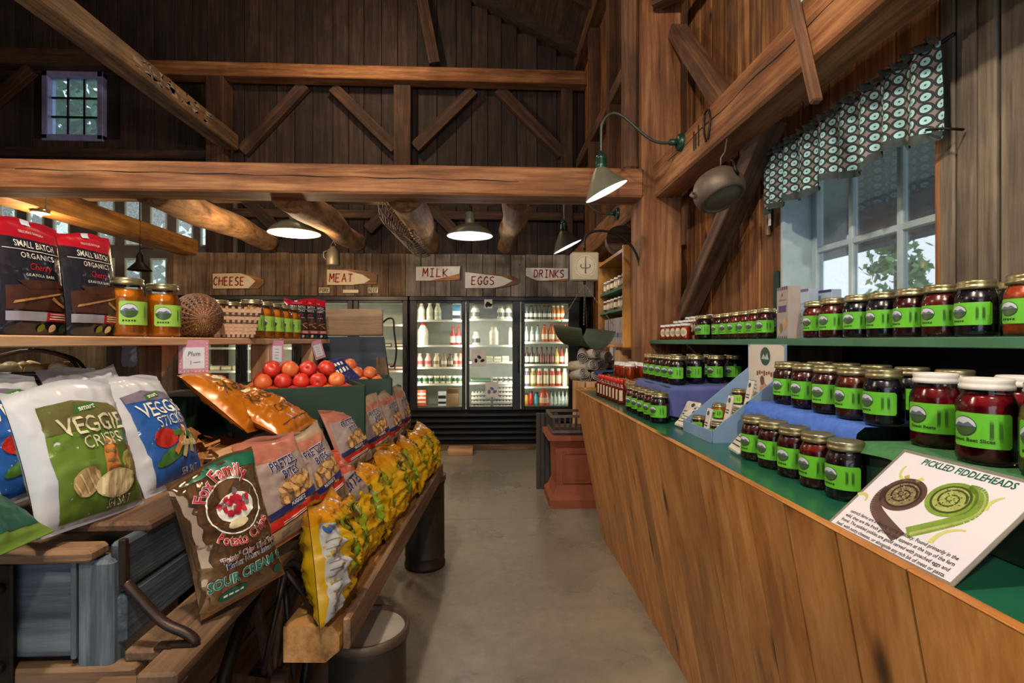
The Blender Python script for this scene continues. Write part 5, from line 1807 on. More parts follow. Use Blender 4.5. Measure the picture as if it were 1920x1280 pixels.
for k in range(4):
    o = MB().bbox((-.035, -.055, 0), (.035, .055, .2), .001, 0).build('tea_carton', plain('carton_grey', '#a89c98', .6), None, (1.02, 3.78 + k * .15, 1.381), None, label='tall pale carton with purple band, %s from near end under the pine shelf jars' % ORD[k], cat='carton', group='purple-banded cartons')
    Print().poly(rect(-.054, .05, .054, .085), PUR).poly(rect(-.004, 0, .004, .2), PUR, 2).build('band', lambda x, y, l: (-.0355 - l, -x, y), o)
    Print().poly(rect(-.034, .05, .034, .085), PUR).build('band', lambda x, y, l: (x, -.0555 - l, y), o)
t = empty('wooden_sieve', (1.08, 4.10, 2.08), 0, 'round wooden sieve standing on top of the pine shelf', 'sieve')
MB().lathe([(.125, -.03), (.13, -.03), (.13, .03), (.125, .03), (.125, -.03)], 26, mat=Matrix.Translation((0, 0, .131)) @ Matrix.Rotation(R(72), 4, 'X')).build('rim', W_DARK['X'], t)
MB().lathe([(.001, .0), (.125, .0)], 26, mat=Matrix.Translation((0, 0, .131)) @ Matrix.Rotation(R(72), 4, 'X')).build('mesh_screen', W_WAG['X'], t)
MB().box((1.30, 5.28, 1.2), (1.335, 5.42, 2.0)).build('light_strip_1', plain('window_lit_white', '#e4e8ea', .5, emit=0), kind='structure')  # white strip stands in for a vertical streak of window light

p = atX(1440, 408, 1.388)
MB().bbox((1.378, p.y - .012, p.z - .09), (1.398, p.y + .012, p.z + .06), .004).build('wood_latch', W_WAG['Z'], label='weathered wooden latch hanging beside the window frame', cat='latch')
MB().bbox((1.37, p.y - .05, p.z - .05), (1.376, p.y - .032, p.z + .01), .001).build('paper_tag', WCARD, label='small white tag beside the wooden latch near the window', cat='tag')
MB().bbox((.985, 3.80, 1.1725), (1.075, 3.94, 1.335), .003).build('tan_carton', W_PALE['Z'], label='plain tan carton on the dark stand under the pine shelf', cat='carton')
# ---------------------------------------------------------------- towels, pedestal, basket beyond the counter end
t = empty('slatted_barrel', (1.06, 4.98, 0), 0, 'tan slatted barrel under the striped towels', 'barrel')
for k in range(14):
    a = 2 * PI * k / 14
    MB().bbox((-.045, -.008, 0), (.045, .008, 1.02), .004, mat=Matrix.Rotation(a, 4, 'Z') @ Matrix.Translation((0, -.22, 0))).build('stave', W_PALE['Z'], t)
MB().lathe([(.001, 1.0), (.215, 1.0), (.215, 1.02), (.001, 1.02)], 20).build('lid', W_PALE['X'], t)
TOW = [plain('towel_' + str(i), c, .95, 0, d, 30, .7, .5, 90, stretch=(1, 1, 3)) for i, (c, d) in enumerate((('#cfc5ba', '#857c74'), ('#bcb4ae', '#6e6862'), ('#dccfbd', '#988a7c')))]
random.seed(8)
for k in range(13):
    a = random.uniform(-.5, .5)
    rr = .05
    cx, cz_ = .88 + .08 * (k % 5), 1.075 + .095 * (k // 5)
    m = MB()
    pts = []
    for j in range(46):
        th = j * .42
        rad = .008 + rr * j / 46
        pts.append((rad * math.cos(th), rad * math.sin(th)))
    vs = [(x, -.14, z) for x, z in pts] + [(x, .14, z) for x, z in pts]
    n = len(pts)
    m.add(vs, [(i, i + 1, n + i + 1, n + i) for i in range(n - 1)], 0, True)
    o = m.build('rolled_towel', TOW[k % 3], None, (cx + .02 * (k // 5), 4.93 + .02 * (k % 3), cz_ + random.uniform(0, .01)), (R(random.uniform(-12, 12)), 0, R(random.uniform(-28, 28))),
                label='rolled grey striped towel, %s from left in the %s layer on the barrel' % (ORD[k % 5], ('lowest', 'middle', 'top')[k // 5]), cat='towel', group='rolled towels')
    md = o.modifiers.new('thickness', 'SOLIDIFY'); md.thickness = .006
cloth('folded_cloth', .85, 1.05, 3.76, 4.05, 1.171, .03, plain('royal_blue_cloth', '#2c4a8c', .9, 0, '#22386c', 20, .6), 'royal blue folded cloth below the pine shelf', seed=6)
MB().bbox((.87, 3.78, .0), (1.04, 4.03, 1.168), .006).build('cloth_stand', W_DARK['Z'], label='dark wooden stand under the royal blue cloth', cat='stand')
TERRA = plain('terracotta', '#a0583a', .75, 0, '#85452c', 7, .6, .12, 50)
t = empty('terracotta_pedestal', (.755, 4.50, 0), 0, 'square terracotta pedestal at the far end of the counter', 'pedestal')
def sq(mb, s0, z0, s1, z1): return mb.hexa([(-s0, -s0, z0), (s0, -s0, z0), (s0, s0, z0), (-s0, s0, z0), (-s1, -s1, z1), (s1, -s1, z1), (s1, s1, z1), (-s1, s1, z1)])
m = MB(); sq(m, .235, 0, .235, .07); sq(m, .235, .07, .205, .10); sq(m, .205, .10, .185, .15); sq(m, .185, .15, .175, .18); m.build('foot', TERRA, t)
m = MB(); sq(m, .175, .18, .185, .50)
m.build('shaft', TERRA, t)
m = MB()
for a, b in (((-.12, -.196, .20), (.12, -.18, .215)), ((-.12, -.198, .45), (.12, -.18, .465)), ((-.12, -.197, .20), (-.105, -.18, .465)), ((.105, -.197, .20), (.12, -.18, .465))): m.box(a, b)
m.build('panel_moulding', TERRA, t)
m = MB(); sq(m, .19, .50, .22, .54); sq(m, .22, .54, .245, .57); sq(m, .25, .57, .25, .61); m.build('cap', TERRA, t)
t = empty('slotted_basket', (.74, 4.46, .6105), 0, 'dark slotted basket resting on the terracotta pedestal', 'basket')
BK = plain('dark_wicker', '#2c2420', .6, 0, '#4a4038', 30, .5)
MB().box((-.18, -.16, 0), (.18, .16, .012)).build('bottom', BK, t)
for z in (.03, .16):
    m = MB()
    for (a, b) in (((-.19, -.17), (.19, -.17)), ((.19, -.17), (.19, .17)), ((.19, .17), (-.19, .17)), ((-.19, .17), (-.19, -.17))):
        k = 1 + z * .5
        m.bar((a[0] * k, a[1] * k, z), (b[0] * k, b[1] * k, z), .018, .022)
    m.build('hoop', plain('basket_rim', '#6a5c50', .5), t)
for k in range(9):
    x = -.18 + k * .045
    MB().hexa([(x - .009, -.176, .012), (x + .009, -.176, .012), (x + .009, -.168, .012), (x - .009, -.168, .012), (x * 1.07 - .009, -.19, .16), (x * 1.07 + .009, -.19, .16), (x * 1.07 + .009, -.182, .16), (x * 1.07 - .009, -.182, .16)]).build('slat', BK, t)
    y = -.16 + k * .04
    MB().hexa([(-.19, y - .008, .012), (-.182, y - .008, .012), (-.182, y + .008, .012), (-.19, y + .008, .012), (-.208, y * 1.06 - .008, .16), (-.2, y * 1.06 - .008, .16), (-.2, y * 1.06 + .008, .16), (-.208, y * 1.06 + .008, .16)]).build('slat', BK, t)
MB().bbox((-.03, -.004, 0), (.03, .004, .12), .001).build('price_card', plain('card_yellowish', '#cfc49a', .6), None, (.80, 4.27, .77), (R(-15), 0, 0), label='pale price card stuck in the slotted basket', cat='card')
t = empty('crate_stand', (.56, 4.86, 0), 0, 'dark grey upright crate behind the terracotta pedestal', 'crate')
for k in range(5): MB().bbox((-.1 + k * .042, -.02, 0), (-.1 + k * .042 + .038, .02, .72), .004).build('slat', plain('grey_crate', '#4a4440', .8, 0, '#38332f', 9, .6), t)
BEFORE_LEFT = set(bpy.data.objects)
PLACED = []
# ================================================================ left: wagon, produce, bagged snacks
BLUEW = {ax: wood('blue_grey_wood_%s' % ax, '#20262d', '#414e5a', '#74808a', ax, .9, .65, .6, .1, .15, .5) for ax in 'XYZ'}
wg = empty('farm_wagon', (-.63, 1.8, 0), 0, 'old blue-grey wooden farm wagon holding snack bags and produce', 'wagon')
WO = Vector((-.63, 1.8, 0))
g = lambda *p: tuple(Vector(p) - WO)


def wpart(name, a, b, m, c=.006): return MB().bbox(g(*a), g(*b), c).build(name, m, wg)


for k in range(2):
    wpart('side_plank', (-.655, .875, .875 + k * .09), (-.628, 3.1, .875 + k * .09 + .087), BLUEW['Y'])
wpart('side_cap', (-.80, .93, 1.047), (-.622, 3.12, 1.068), W_DARK['Y'])
wpart('end_rail', (-1.28, .845, 1.028), (-.665, .895, 1.05), W_WAG['X'])
wpart('corner_post', (-.70, .862, .83), (-.64, .90, 1.026), BLUEW['Z'])
wpart('end_panel', (-.825, .868, .86), (-.705, .885, 1.024), BLUEW['X'], .004)
wpart('end_stile', (-.868, .858, .82), (-.825, .89, 1.026), BLUEW['Z'])
wpart('end_panel', (-1.28, .868, .86), (-.868, .885, 1.024), BLUEW['X'], .004)
wpart('end_sill', (-1.28, .855, .80), (-.60, .90, .848), W_WAG['X'])
wpart('end_stile', (-.708, .860, .86), (-.699, .868, 1.026), BLUEW['Z'], .002)
MB().bbox(g(-.825, .848, .66), g(-.792, .857, 1.03), .003).build('iron_strap', BLACK_IRON, wg)
for z in (.72, .86, .99): MB().lathe([(.001, .012), (.008, .011), (.009, .004), (.009, 0)], 8, mat=Matrix.Translation(g(-.808, .848, z)) @ Matrix.Rotation(PI / 2, 4, 'X')).build('bolt', BLACK_IRON, wg)
for k, (x0, x1) in enumerate(((-.628, -.565), (-.562, -.498))):
    wpart('running_board', (x0, .80 + .07 * (1 - k), .846), (x1, 3.0, .868 + .002 * k), W_WAG['Y'], .005)
wpart('running_board_end', (-.64, .80, .838), (-.50, .84, .845), W_WAG['X'], .003)
for k in range(12):
    wpart('deck_plank', (-1.32, .93 + k * .18, .99), (-.66, .93 + k * .18 + .175, 1.01), W_DARK['X'], .004)
wpart('far_side_plank', (-1.345, .875, .86), (-1.32, 3.1, 1.06), BLUEW['Y'])
wpart('far_end_panel', (-1.32, 3.07, .86), (-.66, 3.1, 1.06), BLUEW['X'])
for yy in (1.1, 2.6): wpart('axle_bolster', (-1.3, yy, .70), (-.72, yy + .09, .84), W_DARK['X'])
# wheels and rods under the bed
for yy in (1.55, 2.65):
    c_ = Vector(g(-.66, yy, .36))
    m = MB().tube([c_ + Vector((0, .34 * math.cos(2 * PI * k / 28), .34 * math.sin(2 * PI * k / 28))) for k in range(29)], .018, 8)
    m.build('wheel_rim', BLACK_IRON, wg)
    for k in range(10):
        a = 2 * PI * k / 10
        MB().bar(c_, c_ + Vector((0, .33 * math.cos(a), .33 * math.sin(a))), .022, .016).build('spoke', W_DARK['Z'], wg)
    MB().tube([c_ - Vector((.05, 0, 0)), c_ + Vector((.05, 0, 0))], .04, 10).build('hub', W_DARK['X'], wg)
for a, b in ((at(522, 1085, 1.25), at(478, 1285, 1.2)), (at(522, 1085, 1.25), at(600, 1180, 1.35)), (at(519, 1090, 1.3), at(540, 1290, 1.3))):
    MB().tube([Vector(a) - WO, Vector(b) - WO], .007, 6).build('brace_rod', BLACK_IRON, wg)
# bent iron step
m = MB()
pts = smooth([(-.624, .872, .985), (-.612, .872, .97), (-.565, .874, .915), (-.525, .876, .892), (-.510, .877, .876), (-.520, .877, .872), (-.555, .877, .8705)], 4)
m.tube([Vector(p) - WO for p in pts], .0085, 8)
m.bbox(g(-.634, .866, .975), g(-.622, .878, 1.06), .002)
m.bbox(g(-.575, .866, .868), g(-.545, .888, .874), .001)
m.build('iron_step', plain('worn_iron', '#2a221d', .4, .7, '#4a3a30', 20, .6), wg)

t = empty('filler_crate', (-1.0, 1.9, 0), 0, 'dark filler crate added to keep the space under the wagon dark', 'crate')  # added dark filler: hides bright floor, deepens the shade under the bed
for k in range(4):
    MB().bbox((.26, -.95, .02 + k * .165), (.28, 1.1, .02 + k * .165 + .158), .004).build('plank', W_DARK['Y'], t)
    MB().bbox((-.25, -.97, .02 + k * .165), (.28, -.95, .02 + k * .165 + .158), .004).build('plank', W_DARK['X'], t)
MB().box((-.25, -.94, 0), (.255, 1.1, .66)).build('inside', DARK_VOID, t)
# low beam in front, on milk cans
bm_ = empty('low_beam', (-.44, 1.28, 0), R(-3.2), 'golden squared bench beam carrying the row of yellow bags', 'beam')
BMW = wood('bench_beam', '#6b4420', '#a8763e', '#c89a5c', 'Y', .9, .6, .4, .05, .05)
MB().prism([(-.07, .60), (.035, .60), (.07, .63), (.07, .665), (.055, .69), (-.07, .69)], 0, 1.66).build('beam', BMW, bm_)
MB().bbox((.0705, .02, .62), (.09, 1.66, .70), .004).build('edge_board', W_WAG['Y'], bm_)
CAN = plain('old_can', '#463c34', .6, .55, '#2c2521', 12, .6, .2, 25)
CANL = plain('can_lid', '#b5ada2', .6, .2, '#7d7368', 7, .7, .2, 30)
for (x, y, hh, lb) in ((-.385, 1.645, .49, 'old grey milk can with a worn lid under the near end of the bench beam'), (-.395, 3.22, .565, 'dark milk can standing in the aisle at the far end of the bench beam')):
    t = empty('milk_can', (x, y, 0), 0, lb, 'milk can', 'milk cans')
    k = hh / .56
    MB().lathe([(.001, .004), (.12, .004), (.125, 0), (.127, .02), (.122, .03), (.122, .07), (.125, .075), (.122, .08), (.120, .50 * k), (.124, .51 * k), (.124, .53 * k), (.118, .535 * k)], 32).build('body', CAN, t)
    MB().lathe([(.119, .525 * k), (.131, .53 * k), (.131, hh), (.125, hh + .004), (.119, hh), (.116, hh - .012)], 32).build('rim', plain('can_rim', '#4f4238', .5, .5, '#6b5a4c', 12, .6), t)
    MB().lathe([(.001, hh - .008), (.08, hh - .008), (.117, hh - .011)], 32).build('lid', CANL, t)


# ---------------------------------------------------------------- bags
def bag_fn(W, H, T, seed, crk, back=False):
    def fn(x, y, l=0):
        u_, v_ = 2 * x / W, y / H
        a = max(0.0, 1 - abs(u_) ** 2.6) ** .6
        vv = min(1, max(0, (v_ - .035) / .925))
        b = math.sin(PI * vv) ** .5 if 0 < vv < 1 else 0
        d = T / 2 * a * b
        nz = noise.noise(Vector((x * 26 + seed * 3.1, y * 15, seed))) + .6 * noise.noise(Vector((x * 55, y * 48 + seed, seed * 2.7)))
        fold = .55 * math.sin(x / W * 34 + seed) * (max(0, abs(v_ - .5) - .28) / .22) ** 1.5
        ridge = (1 - min(1, abs(noise.noise(Vector((x * 17 + y * 9 + seed, y * 19 - x * 7, seed * 1.3)))) * 3.2)) ** 2
        ridge2 = (1 - min(1, abs(noise.noise(Vector((x * 34 - y * 20, y * 30 + seed, seed * 2.3)))) * 3.5)) ** 2
        d += T * crk * (nz * .45 + fold * .6 + ridge * .75 - ridge2 * .4) * min(1, a * 1.3) * (b ** .4 if b > 0 else 0)
        pinch = 1 - .07 * math.sin(PI * min(1, max(0, v_))) ** .8
        d = max(d, 0)
        return (x * pinch, ((.75 * d + .0008) if back else -(d + .0008 + l)), y + .012 * math.sin(x * 22 + seed) * (max(0, v_ - .85) / .15))
    return fn


def bag(name, cs, W, H, T, mats, seed, label, cat='bag', group=None, crk=.10, prints=None, bands=(), sink=0.0):
    """cs: world corners TL TR BR BL; the bag is a rigid pillow fitted to them"""
    TL_, TR_, BR_, BL_ = [Vector(c) for c in cs]
    u = ((TR_ - TL_) + (BR_ - BL_)).normalized()
    v = ((TL_ - BL_) + (TR_ - BR_))
    v = (v - u * v.dot(u)).normalized()
    W = W or ((TR_ - TL_).length + (BR_ - BL_).length) / 2
    H = H or ((TL_ - BL_).length + (TR_ - BR_).length) / 2
    nx, ny = 30, 40
    ff, fb = bag_fn(W, H, T, seed, crk), bag_fn(W, H, T, seed + 5, crk, True)
    xs = [-W / 2 + W * i / nx for i in range(nx + 1)]
    ys = [H * j / ny for j in range(ny + 1)]
    mb = MB()
    w = nx + 1
    vs = [ff(x, y) for y in ys for x in xs]
    fr_m = []
    for j in range(ny):
        vm = (j + .5) / ny
        mi = 0
        for a, b, q in bands:
            if a <= vm < b: mi = q
        mb.add([vs[j * w + i] for i in range(w)] + [vs[(j + 1) * w + i] for i in range(w)], [(i, i + 1, w + i + 1, w + i) for i in range(nx)], mi, True)
    vs = [fb(x, y) for y in ys for x in xs]
    for j in range(ny):
        vm = (j + .5) / ny
        mi = 0
        for a, b, q in bands:
            if a <= vm < b: mi = q
        mb.add([vs[j * w + i] for i in range(w)] + [vs[(j + 1) * w + i] for i in range(w)], [(i, w + i, w + i + 1, i + 1) for i in range(nx)], mi, True)
    me = mb.mesh(name, mats)
    bm = bmesh.new(); bm.from_mesh(me); bmesh.ops.remove_doubles(bm, verts=bm.verts, dist=.00005); bm.to_mesh(me); bm.free()
    for p in me.polygons: p.use_smooth = True
    o = link(name, me, None, None, None, label, cat, group)
    m = Matrix((u, -(u.cross(v)), v)).transposed().to_4x4()
    m.translation = (BL_ + BR_) / 2 - v * sink
    o.matrix_world = m
    if prints:
        P_ = Print()
        prints(P_, W, H)
        P_.build('front_print', lambda x, y, l: ff(x, y, l), o, xs[1:-1], ys[1:-1], .0008)
    return o


def pxq(*q): return [at(*c) for c in q]


F_WHITE = film('film_white', '#b9bcc2', '#a2a6b0', .4)
F_GREEN, F_OLIVE = film('film_green', '#5f7a2c', '#46601e', .4, 5), film('film_olive', '#4a4a26', '#5f5c34', .4, 5)
F_BLUE = film('film_blue', '#2559a0', '#1c4484', .3, 5)
INKW, INKC = plain('print_white', '#dcd8cc', .4), plain('print_cream', '#c9c2a2', .4)
CH_O, CH_Y, CH_G, CH_D = plain('chip_orange', '#c47a3c', .5), plain('chip_cream', '#d2bd8c', .5), plain('chip_green', '#8f8f4c', .5), plain('chip_edge', '#8c6f3c', .5)
TOM, LEAFP = plain('print_tomato', '#a8241c', .35), plain('print_leaf', '#3f6a2c', .4)


def chip(P_, cx, cy, rx, ry, m, m2, rot=0, n=5, lift=3):
    P_.poly(ell(cx, cy, rx, ry, 18, rot), m, lift)
    for k in range(n):
        q = -.75 + 1.5 * k / (n - 1)
        hh = ry * math.sqrt(max(0, 1 - q * q)) * .86
        c, s = math.cos(rot), math.sin(rot)
        f_ = lambda a, b: (cx + a * c - b * s, cy + a * s + b * c)
        P_.line([f_(rx * q, -hh), f_(rx * q + rx * .06, hh)], rx * .11, m2, lift + 1)


def veg_print(kind):
    def pr(P_, W, H):
        main = F_GREEN if kind == 'crisps' else F_BLUE
        P_.poly([(-W * .36, .012), (W * .495, .012), (W * .495, H * .70), (W * .40, H * .74), (W * .30, H * .82), (-W * .05, H * .86), (-W * .36, H * .83), (-W * .40, H * .5)], main, 1)
        if kind == 'crisps':
            P_.poly([(-W * .38, H * .62), (W * .47, H * .66), (W * .40, H * .74), (W * .30, H * .82), (-W * .05, H * .86), (-W * .36, H * .83)], F_OLIVE, 2)
        else:
            P_.poly([(-W * .36, H * .76), (W * .40, H * .74), (W * .30, H * .82), (-W * .05, H * .86), (-W * .36, H * .83)], plain('print_mauve', '#6e6478', .4), 2)
        P_.poly([(-W * .10, H * .755), (W * .14, H * .785), (W * .15, H * .835), (-W * .08, H * .81)], plain('print_badge', '#2f6a2c', .4), 3)
        P_.text('smart', W * .03, H * .797, H * .055, INKW, 4, rot=.12, bold=.02)
        P_.text('VEGGIE', W * .04, H * .66, H * .185, INKC if kind == 'crisps' else INKW, 4, bold=.012, sx=.84, rot=.02)
        P_.text('CRISPS' if kind == 'crisps' else 'STICKS', W * .07, H * .535, H * .135, INKC if kind == 'crisps' else INKW, 4, bold=.0, sx=.82, rot=.02)
        if kind == 'crisps':
            P_.poly(ell(W * .40, H * .42, W * .07, H * .06, 16), TOM, 3)
            chip(P_, W * .10, H * .37, W * .22, H * .07, CH_O, CH_D, 1.5, 5)
            chip(P_, W * .34, H * .33, W * .13, H * .11, CH_G, CH_D, -.3, 6, 4)
            chip(P_, -W * .16, H * .27, W * .13, H * .095, plain('chip_tan', '#b39468', .5), CH_Y, .5, 4, 4)
            chip(P_, W * .12, H * .215, W * .21, H * .10, CH_Y, plain('chip_pale', '#e2d4aa', .5), 0, 6, 6)
        else:
            P_.poly(ell(-W * .12, H * .40, W * .17, H * .085, 18), TOM, 3)
            P_.poly(ell(-W * .08, H * .25, W * .27, H * .055, 18, .25), LEAFP, 3)
            for (a, b, c, d, m_) in ((-.05, .25, .20, .45, CH_O), (.08, .20, .22, .47, CH_Y), (.02, .32, .40, .30, CH_Y), (.0, .42, .38, .37, LEAFP), (.24, .22, .34, .42, CH_G)):
                P_.line([(W * a, H * b), (W * c, H * d)], W * .07, m_, 5)
        P_.text('SEA SALT', W * .16, H * .085, H * .085, INKW, 4, sx=.62)
        P_.line([(-W * .05, H * .035), (W * .40, H * .035)], H * .008, INKW, 4)
    return pr


bag('snack_bag', [(-.815, .845, 1.322), (-.80, 1.045, 1.308), (-.70, 1.045, 1.069), (-.744, .845, 1.069)], .215, .262, .085, [F_WHITE], 1, 'white and olive-green bag lettered VEGGIE CRISPS standing on the wagon rail', 'snack bag', None, .07, veg_print('crisps'))
bag('snack_bag', [(-.855, 1.085, 1.328), (-.833, 1.275, 1.334), (-.714, 1.275, 1.069), (-.716, 1.085, 1.069)], .205, .268, .085, [F_WHITE], 2, 'white and blue bag lettered VEGGIE STICKS standing on the wagon rail', 'snack bag', None, .07, veg_print('sticks'))
bag('snack_bag', [(-1.01, .93, 1.32), (-1.0, 1.12, 1.33), (-.90, 1.12, 1.09), (-.91, .93, 1.09)], .21, .26, .08, [F_WHITE], 3, 'white and blue snack bag tucked behind the olive-green one', 'snack bag', None, .09, veg_print('sticks'))
bag('snack_bag', [(-1.03, 1.19, 1.325), (-1.01, 1.38, 1.345), (-.90, 1.38, 1.10), (-.92, 1.19, 1.09)], .21, .26, .08, [F_WHITE], 4, 'crumpled white-topped snack bag behind the blue one', 'snack bag', None, .13, veg_print('crisps'))
bag('snack_bag', [(-.90, .665, 1.20), (-.89, .83, 1.21), (-.715, .83, 1.085), (-.72, .66, 1.085)], .19, .22, .07, [F_GREEN], 5, 'dark green snack bag lying at the near corner of the wagon', 'snack bag', None, .12,
    lambda P_, W, H: (P_.poly([(-W * .3, H * .1), (W * .45, H * .1), (W * .45, H * .4), (-W * .3, H * .4)], plain('print_teal', '#1d4a3c', .4)), [P_.poly(ell(-W * .25 + W * .16 * k, H * .6, W * .05, H * .08, 8, k), INKW, 2) for k in range(4)]))

# clear-fronted potato chip bag
CHIPF = film('film_clear_chips', '#97795a', '#634630', .09, 7, .75, .5)
SILV = film('film_silver', '#8c8078', '#5f5248', .12, 8, .75, .6)
PRED, PTEAL, PDG = plain('print_red', '#a31c2c', .35), plain('print_teal_dark', '#15695c', .35), plain('print_dark_green', '#12553f', .35)


def chip_print(P_, W, H):
    P_.poly([(-W * .10, H * .93), (W * .5, H * .90), (W * .5, H * .985), (-W * .05, H * .985), (-W * .4, H * .93)], PDG, 1)
    cx, cy, r = W * .05, H * .675, W * .315
    for a0, a1, m_, k in ((0, 2 * PI, INKW, 1.0),):
        pts = ell(cx, cy, r * 1.0, r * .98, 34)
        P_.line(pts + [pts[0]], r * .05, INKW, 2)
    random.seed(12)
    P_.poly(ell(cx, cy - r * .05, r * .70, r * .52, 20), INKW, 3)
    for k in range(26):
        a = random.uniform(0, 6.28); q = random.uniform(.1, .62) * r
        x, y = cx + q * math.cos(a), cy + q * math.sin(a) * .8 + r * .06
        P_.poly([(x + r * .13 * math.cos(b) * random.uniform(.5, 1.2), y + r * .15 * math.sin(b) * random.uniform(.5, 1.2)) for b in (0, .9, 1.8, 2.7, 3.6, 4.5, 5.4)], PRED if k % 3 else plain('print_grey', '#6e6466', .4), 4 + k % 3)
    P_.poly(ell(cx - r * .1, cy - r * .62, r * .4, r * .16, 14), plain('print_buff', '#c9bd94', .4), 4)
    P_.text('Fox Family', cx, cy, H * .115, INKW, 5, arc=r * 1.2, bold=.04, sx=.9, rot=-.25)
    P_.text('Fox Family', cx, cy, H * .115, PRED, 6, arc=r * 1.2, bold=.015, sx=.9, rot=-.25)
    P_.text('Potato Chips', cx, cy, H * .10, INKW, 5, arc=-r * 1.24, bold=.04, sx=.82, rot=.05)
    P_.text('Potato Chips', cx, cy, H * .10, PRED, 6, arc=-r * 1.24, bold=.015, sx=.82, rot=.05)
    P_.text('"Potato" Chips That Taste', W * .10, H * .33, H * .056, INKW, 3, bold=.06, sx=.78)
    P_.text('"Potato" Chips That Taste', W * .10, H * .33, H * .056, plain('print_maroon', '#6a1c3c', .4), 4, bold=.01, sx=.78)
    P_.text('Mother Nature Intended', W * .12, H * .28, H * .054, INKW, 3, bold=.06, sx=.78)
    P_.text('Mother Nature Intended', W * .12, H * .28, H * .054, plain('print_navy', '#1c2450', .4), 4, bold=.01, sx=.78)
    P_.text('SOUR CREAM &', W * .03, H * .185, H * .095, INKW, 3, bold=.06, sx=.86)
    P_.text('SOUR CREAM &', W * .03, H * .185, H * .095, PTEAL, 4, bold=.03, sx=.86)
    P_.poly(ell(-W * .16, H * .085, W * .17, H * .035, 20, .05), PDG, 2)
    for k in range(4): P_.poly(rect(-W * .27 + k * W * .06, H * .078, -W * .225 + k * W * .06, H * .092), INKW, 3)
    P_.poly(ell(W * .40, H * .085, W * .06, H * .035, 14, .3), PDG, 2)


PLACED.append(bag('chip_bag', pxq((316, 893, 1.00), (492, 846, 1.13), (527, 1072, 1.12), (384, 1168, .975)), None, None, .075, [CHIPF, CHIPF], 7, 'shiny brown and silver potato chip bag at the near end of the running board', 'snack bag', None, .085, chip_print))

# pretzel bags
F_PEACH, F_TAN, F_REDO = film('film_peach', '#b0705a', '#8f5448', .35, 6), film('film_tan', '#a08a72', '#846c58', .35, 6), film('film_orange_red', '#b84a26', '#9a3418', .3, 6)
PNAVY, PREDB = plain('print_navy_ribbon', '#23265c', .4), plain('print_red_band', '#b3251c', .35)
NUG, NUG2 = plain('print_nugget', '#c49a60', .5), plain('print_nugget_dark', '#8c5f34', .5)


def pretzel_print(P_, W, H):
    P_.poly(rect(-W * .46, H * .26, W * .46, H * .88), plain('print_haze', '#978680', .4), 1)
    P_.poly([(-W * .46, H * .88), (W * .46, H * .88), (W * .46, H * .80), (0, H * .74), (-W * .46, H * .80)], F_PEACH, 2)
    P_.text('PRETZEL', 0, H * .715, H * .125, INKW, 3, bold=.05, sx=.80, rot=.05)
    P_.text('PRETZEL', 0, H * .715, H * .125, PNAVY, 4, bold=.015, sx=.80, rot=.05)
    P_.text('BITES', W * .05, H * .605, H * .115, INKW, 3, bold=.05, sx=.85, rot=.05)
    P_.text('BITES', W * .05, H * .605, H * .115, PNAVY, 4, bold=.015, sx=.85, rot=.05)
    random.seed(3)
    for k in range(15):
        x, y = random.uniform(-.38, .40) * W, random.uniform(.33, .52) * H
        P_.poly(ell(x, y, W * .10, H * .045, 10, random.uniform(0, 3)), NUG2, 3 + k % 3)
        P_.poly(ell(x - W * .008, y + H * .006, W * .085, H * .036, 10, random.uniform(0, 3)), NUG, 4 + k % 3)
    P_.poly([(-W * .46, H * .25), (W * .46, H * .33), (W * .46, H * .39), (-W * .46, H * .31)], PNAVY, 7)
    P_.text('NUGGETS', 0, H * .32, H * .05, INKW, 8, rot=.086, bold=.02)
    P_.poly([(-W * .46, H * .15), (W * .46, H * .22), (W * .46, H * .30), (-W * .46, H * .23)], PREDB, 7)
    for k in range(2): P_.line([(-W * .3, H * (.19 - .02 * k)), (W * .3, H * (.235 - .02 * k))], H * .009, INKW, 8)
    P_.poly([(-W * .46, H * .04), (W * .46, H * .06), (W * .46, H * .21), (-W * .46, H * .14)], F_TAN, 6)
    for k in range(3): P_.line([(-W * .35, H * (.11 - .02 * k)), (W * .35, H * (.15 - .02 * k))], H * .008, plain('print_grey', '#6e6466', .4), 7)


for i, (q, lb, body) in enumerate((
        (((478, 856, 1.28), (556, 832, 1.42), (602, 972, 1.39), (516, 1032, 1.24)), 'first pretzel nugget bag, right behind the shiny chip bag', F_PEACH),
        (((552, 822, 1.48), (606, 800, 1.62), (652, 935, 1.58), (588, 986, 1.43)), 'second pretzel nugget bag from the near end of the running board', F_TAN),
        (((606, 783, 1.96), (674, 764, 2.16), (702, 862, 2.12), (642, 895, 1.92)), 'third pretzel nugget bag, with orange-red top, past the gap', F_PEACH),
        (((672, 765, 2.28), (718, 745, 2.46), (737, 838, 2.42), (690, 860, 2.24)), 'fourth pretzel nugget bag along the running board', F_TAN),
        (((712, 748, 2.56), (743, 735, 2.75), (757, 818, 2.71), (732, 836, 2.52)), 'fifth pretzel nugget bag along the running board', F_TAN),
        (((738, 737, 2.82), (760, 729, 3.02), (767, 802, 2.98), (752, 817, 2.78)), 'farthest pretzel nugget bag at the end of the running board', F_TAN))):
    PLACED.append(bag('pretzel_bag', pxq(*q), .20, .255, .065, [body], 10 + i, lb, 'snack bag', 'pretzel nugget bags', .10, pretzel_print))
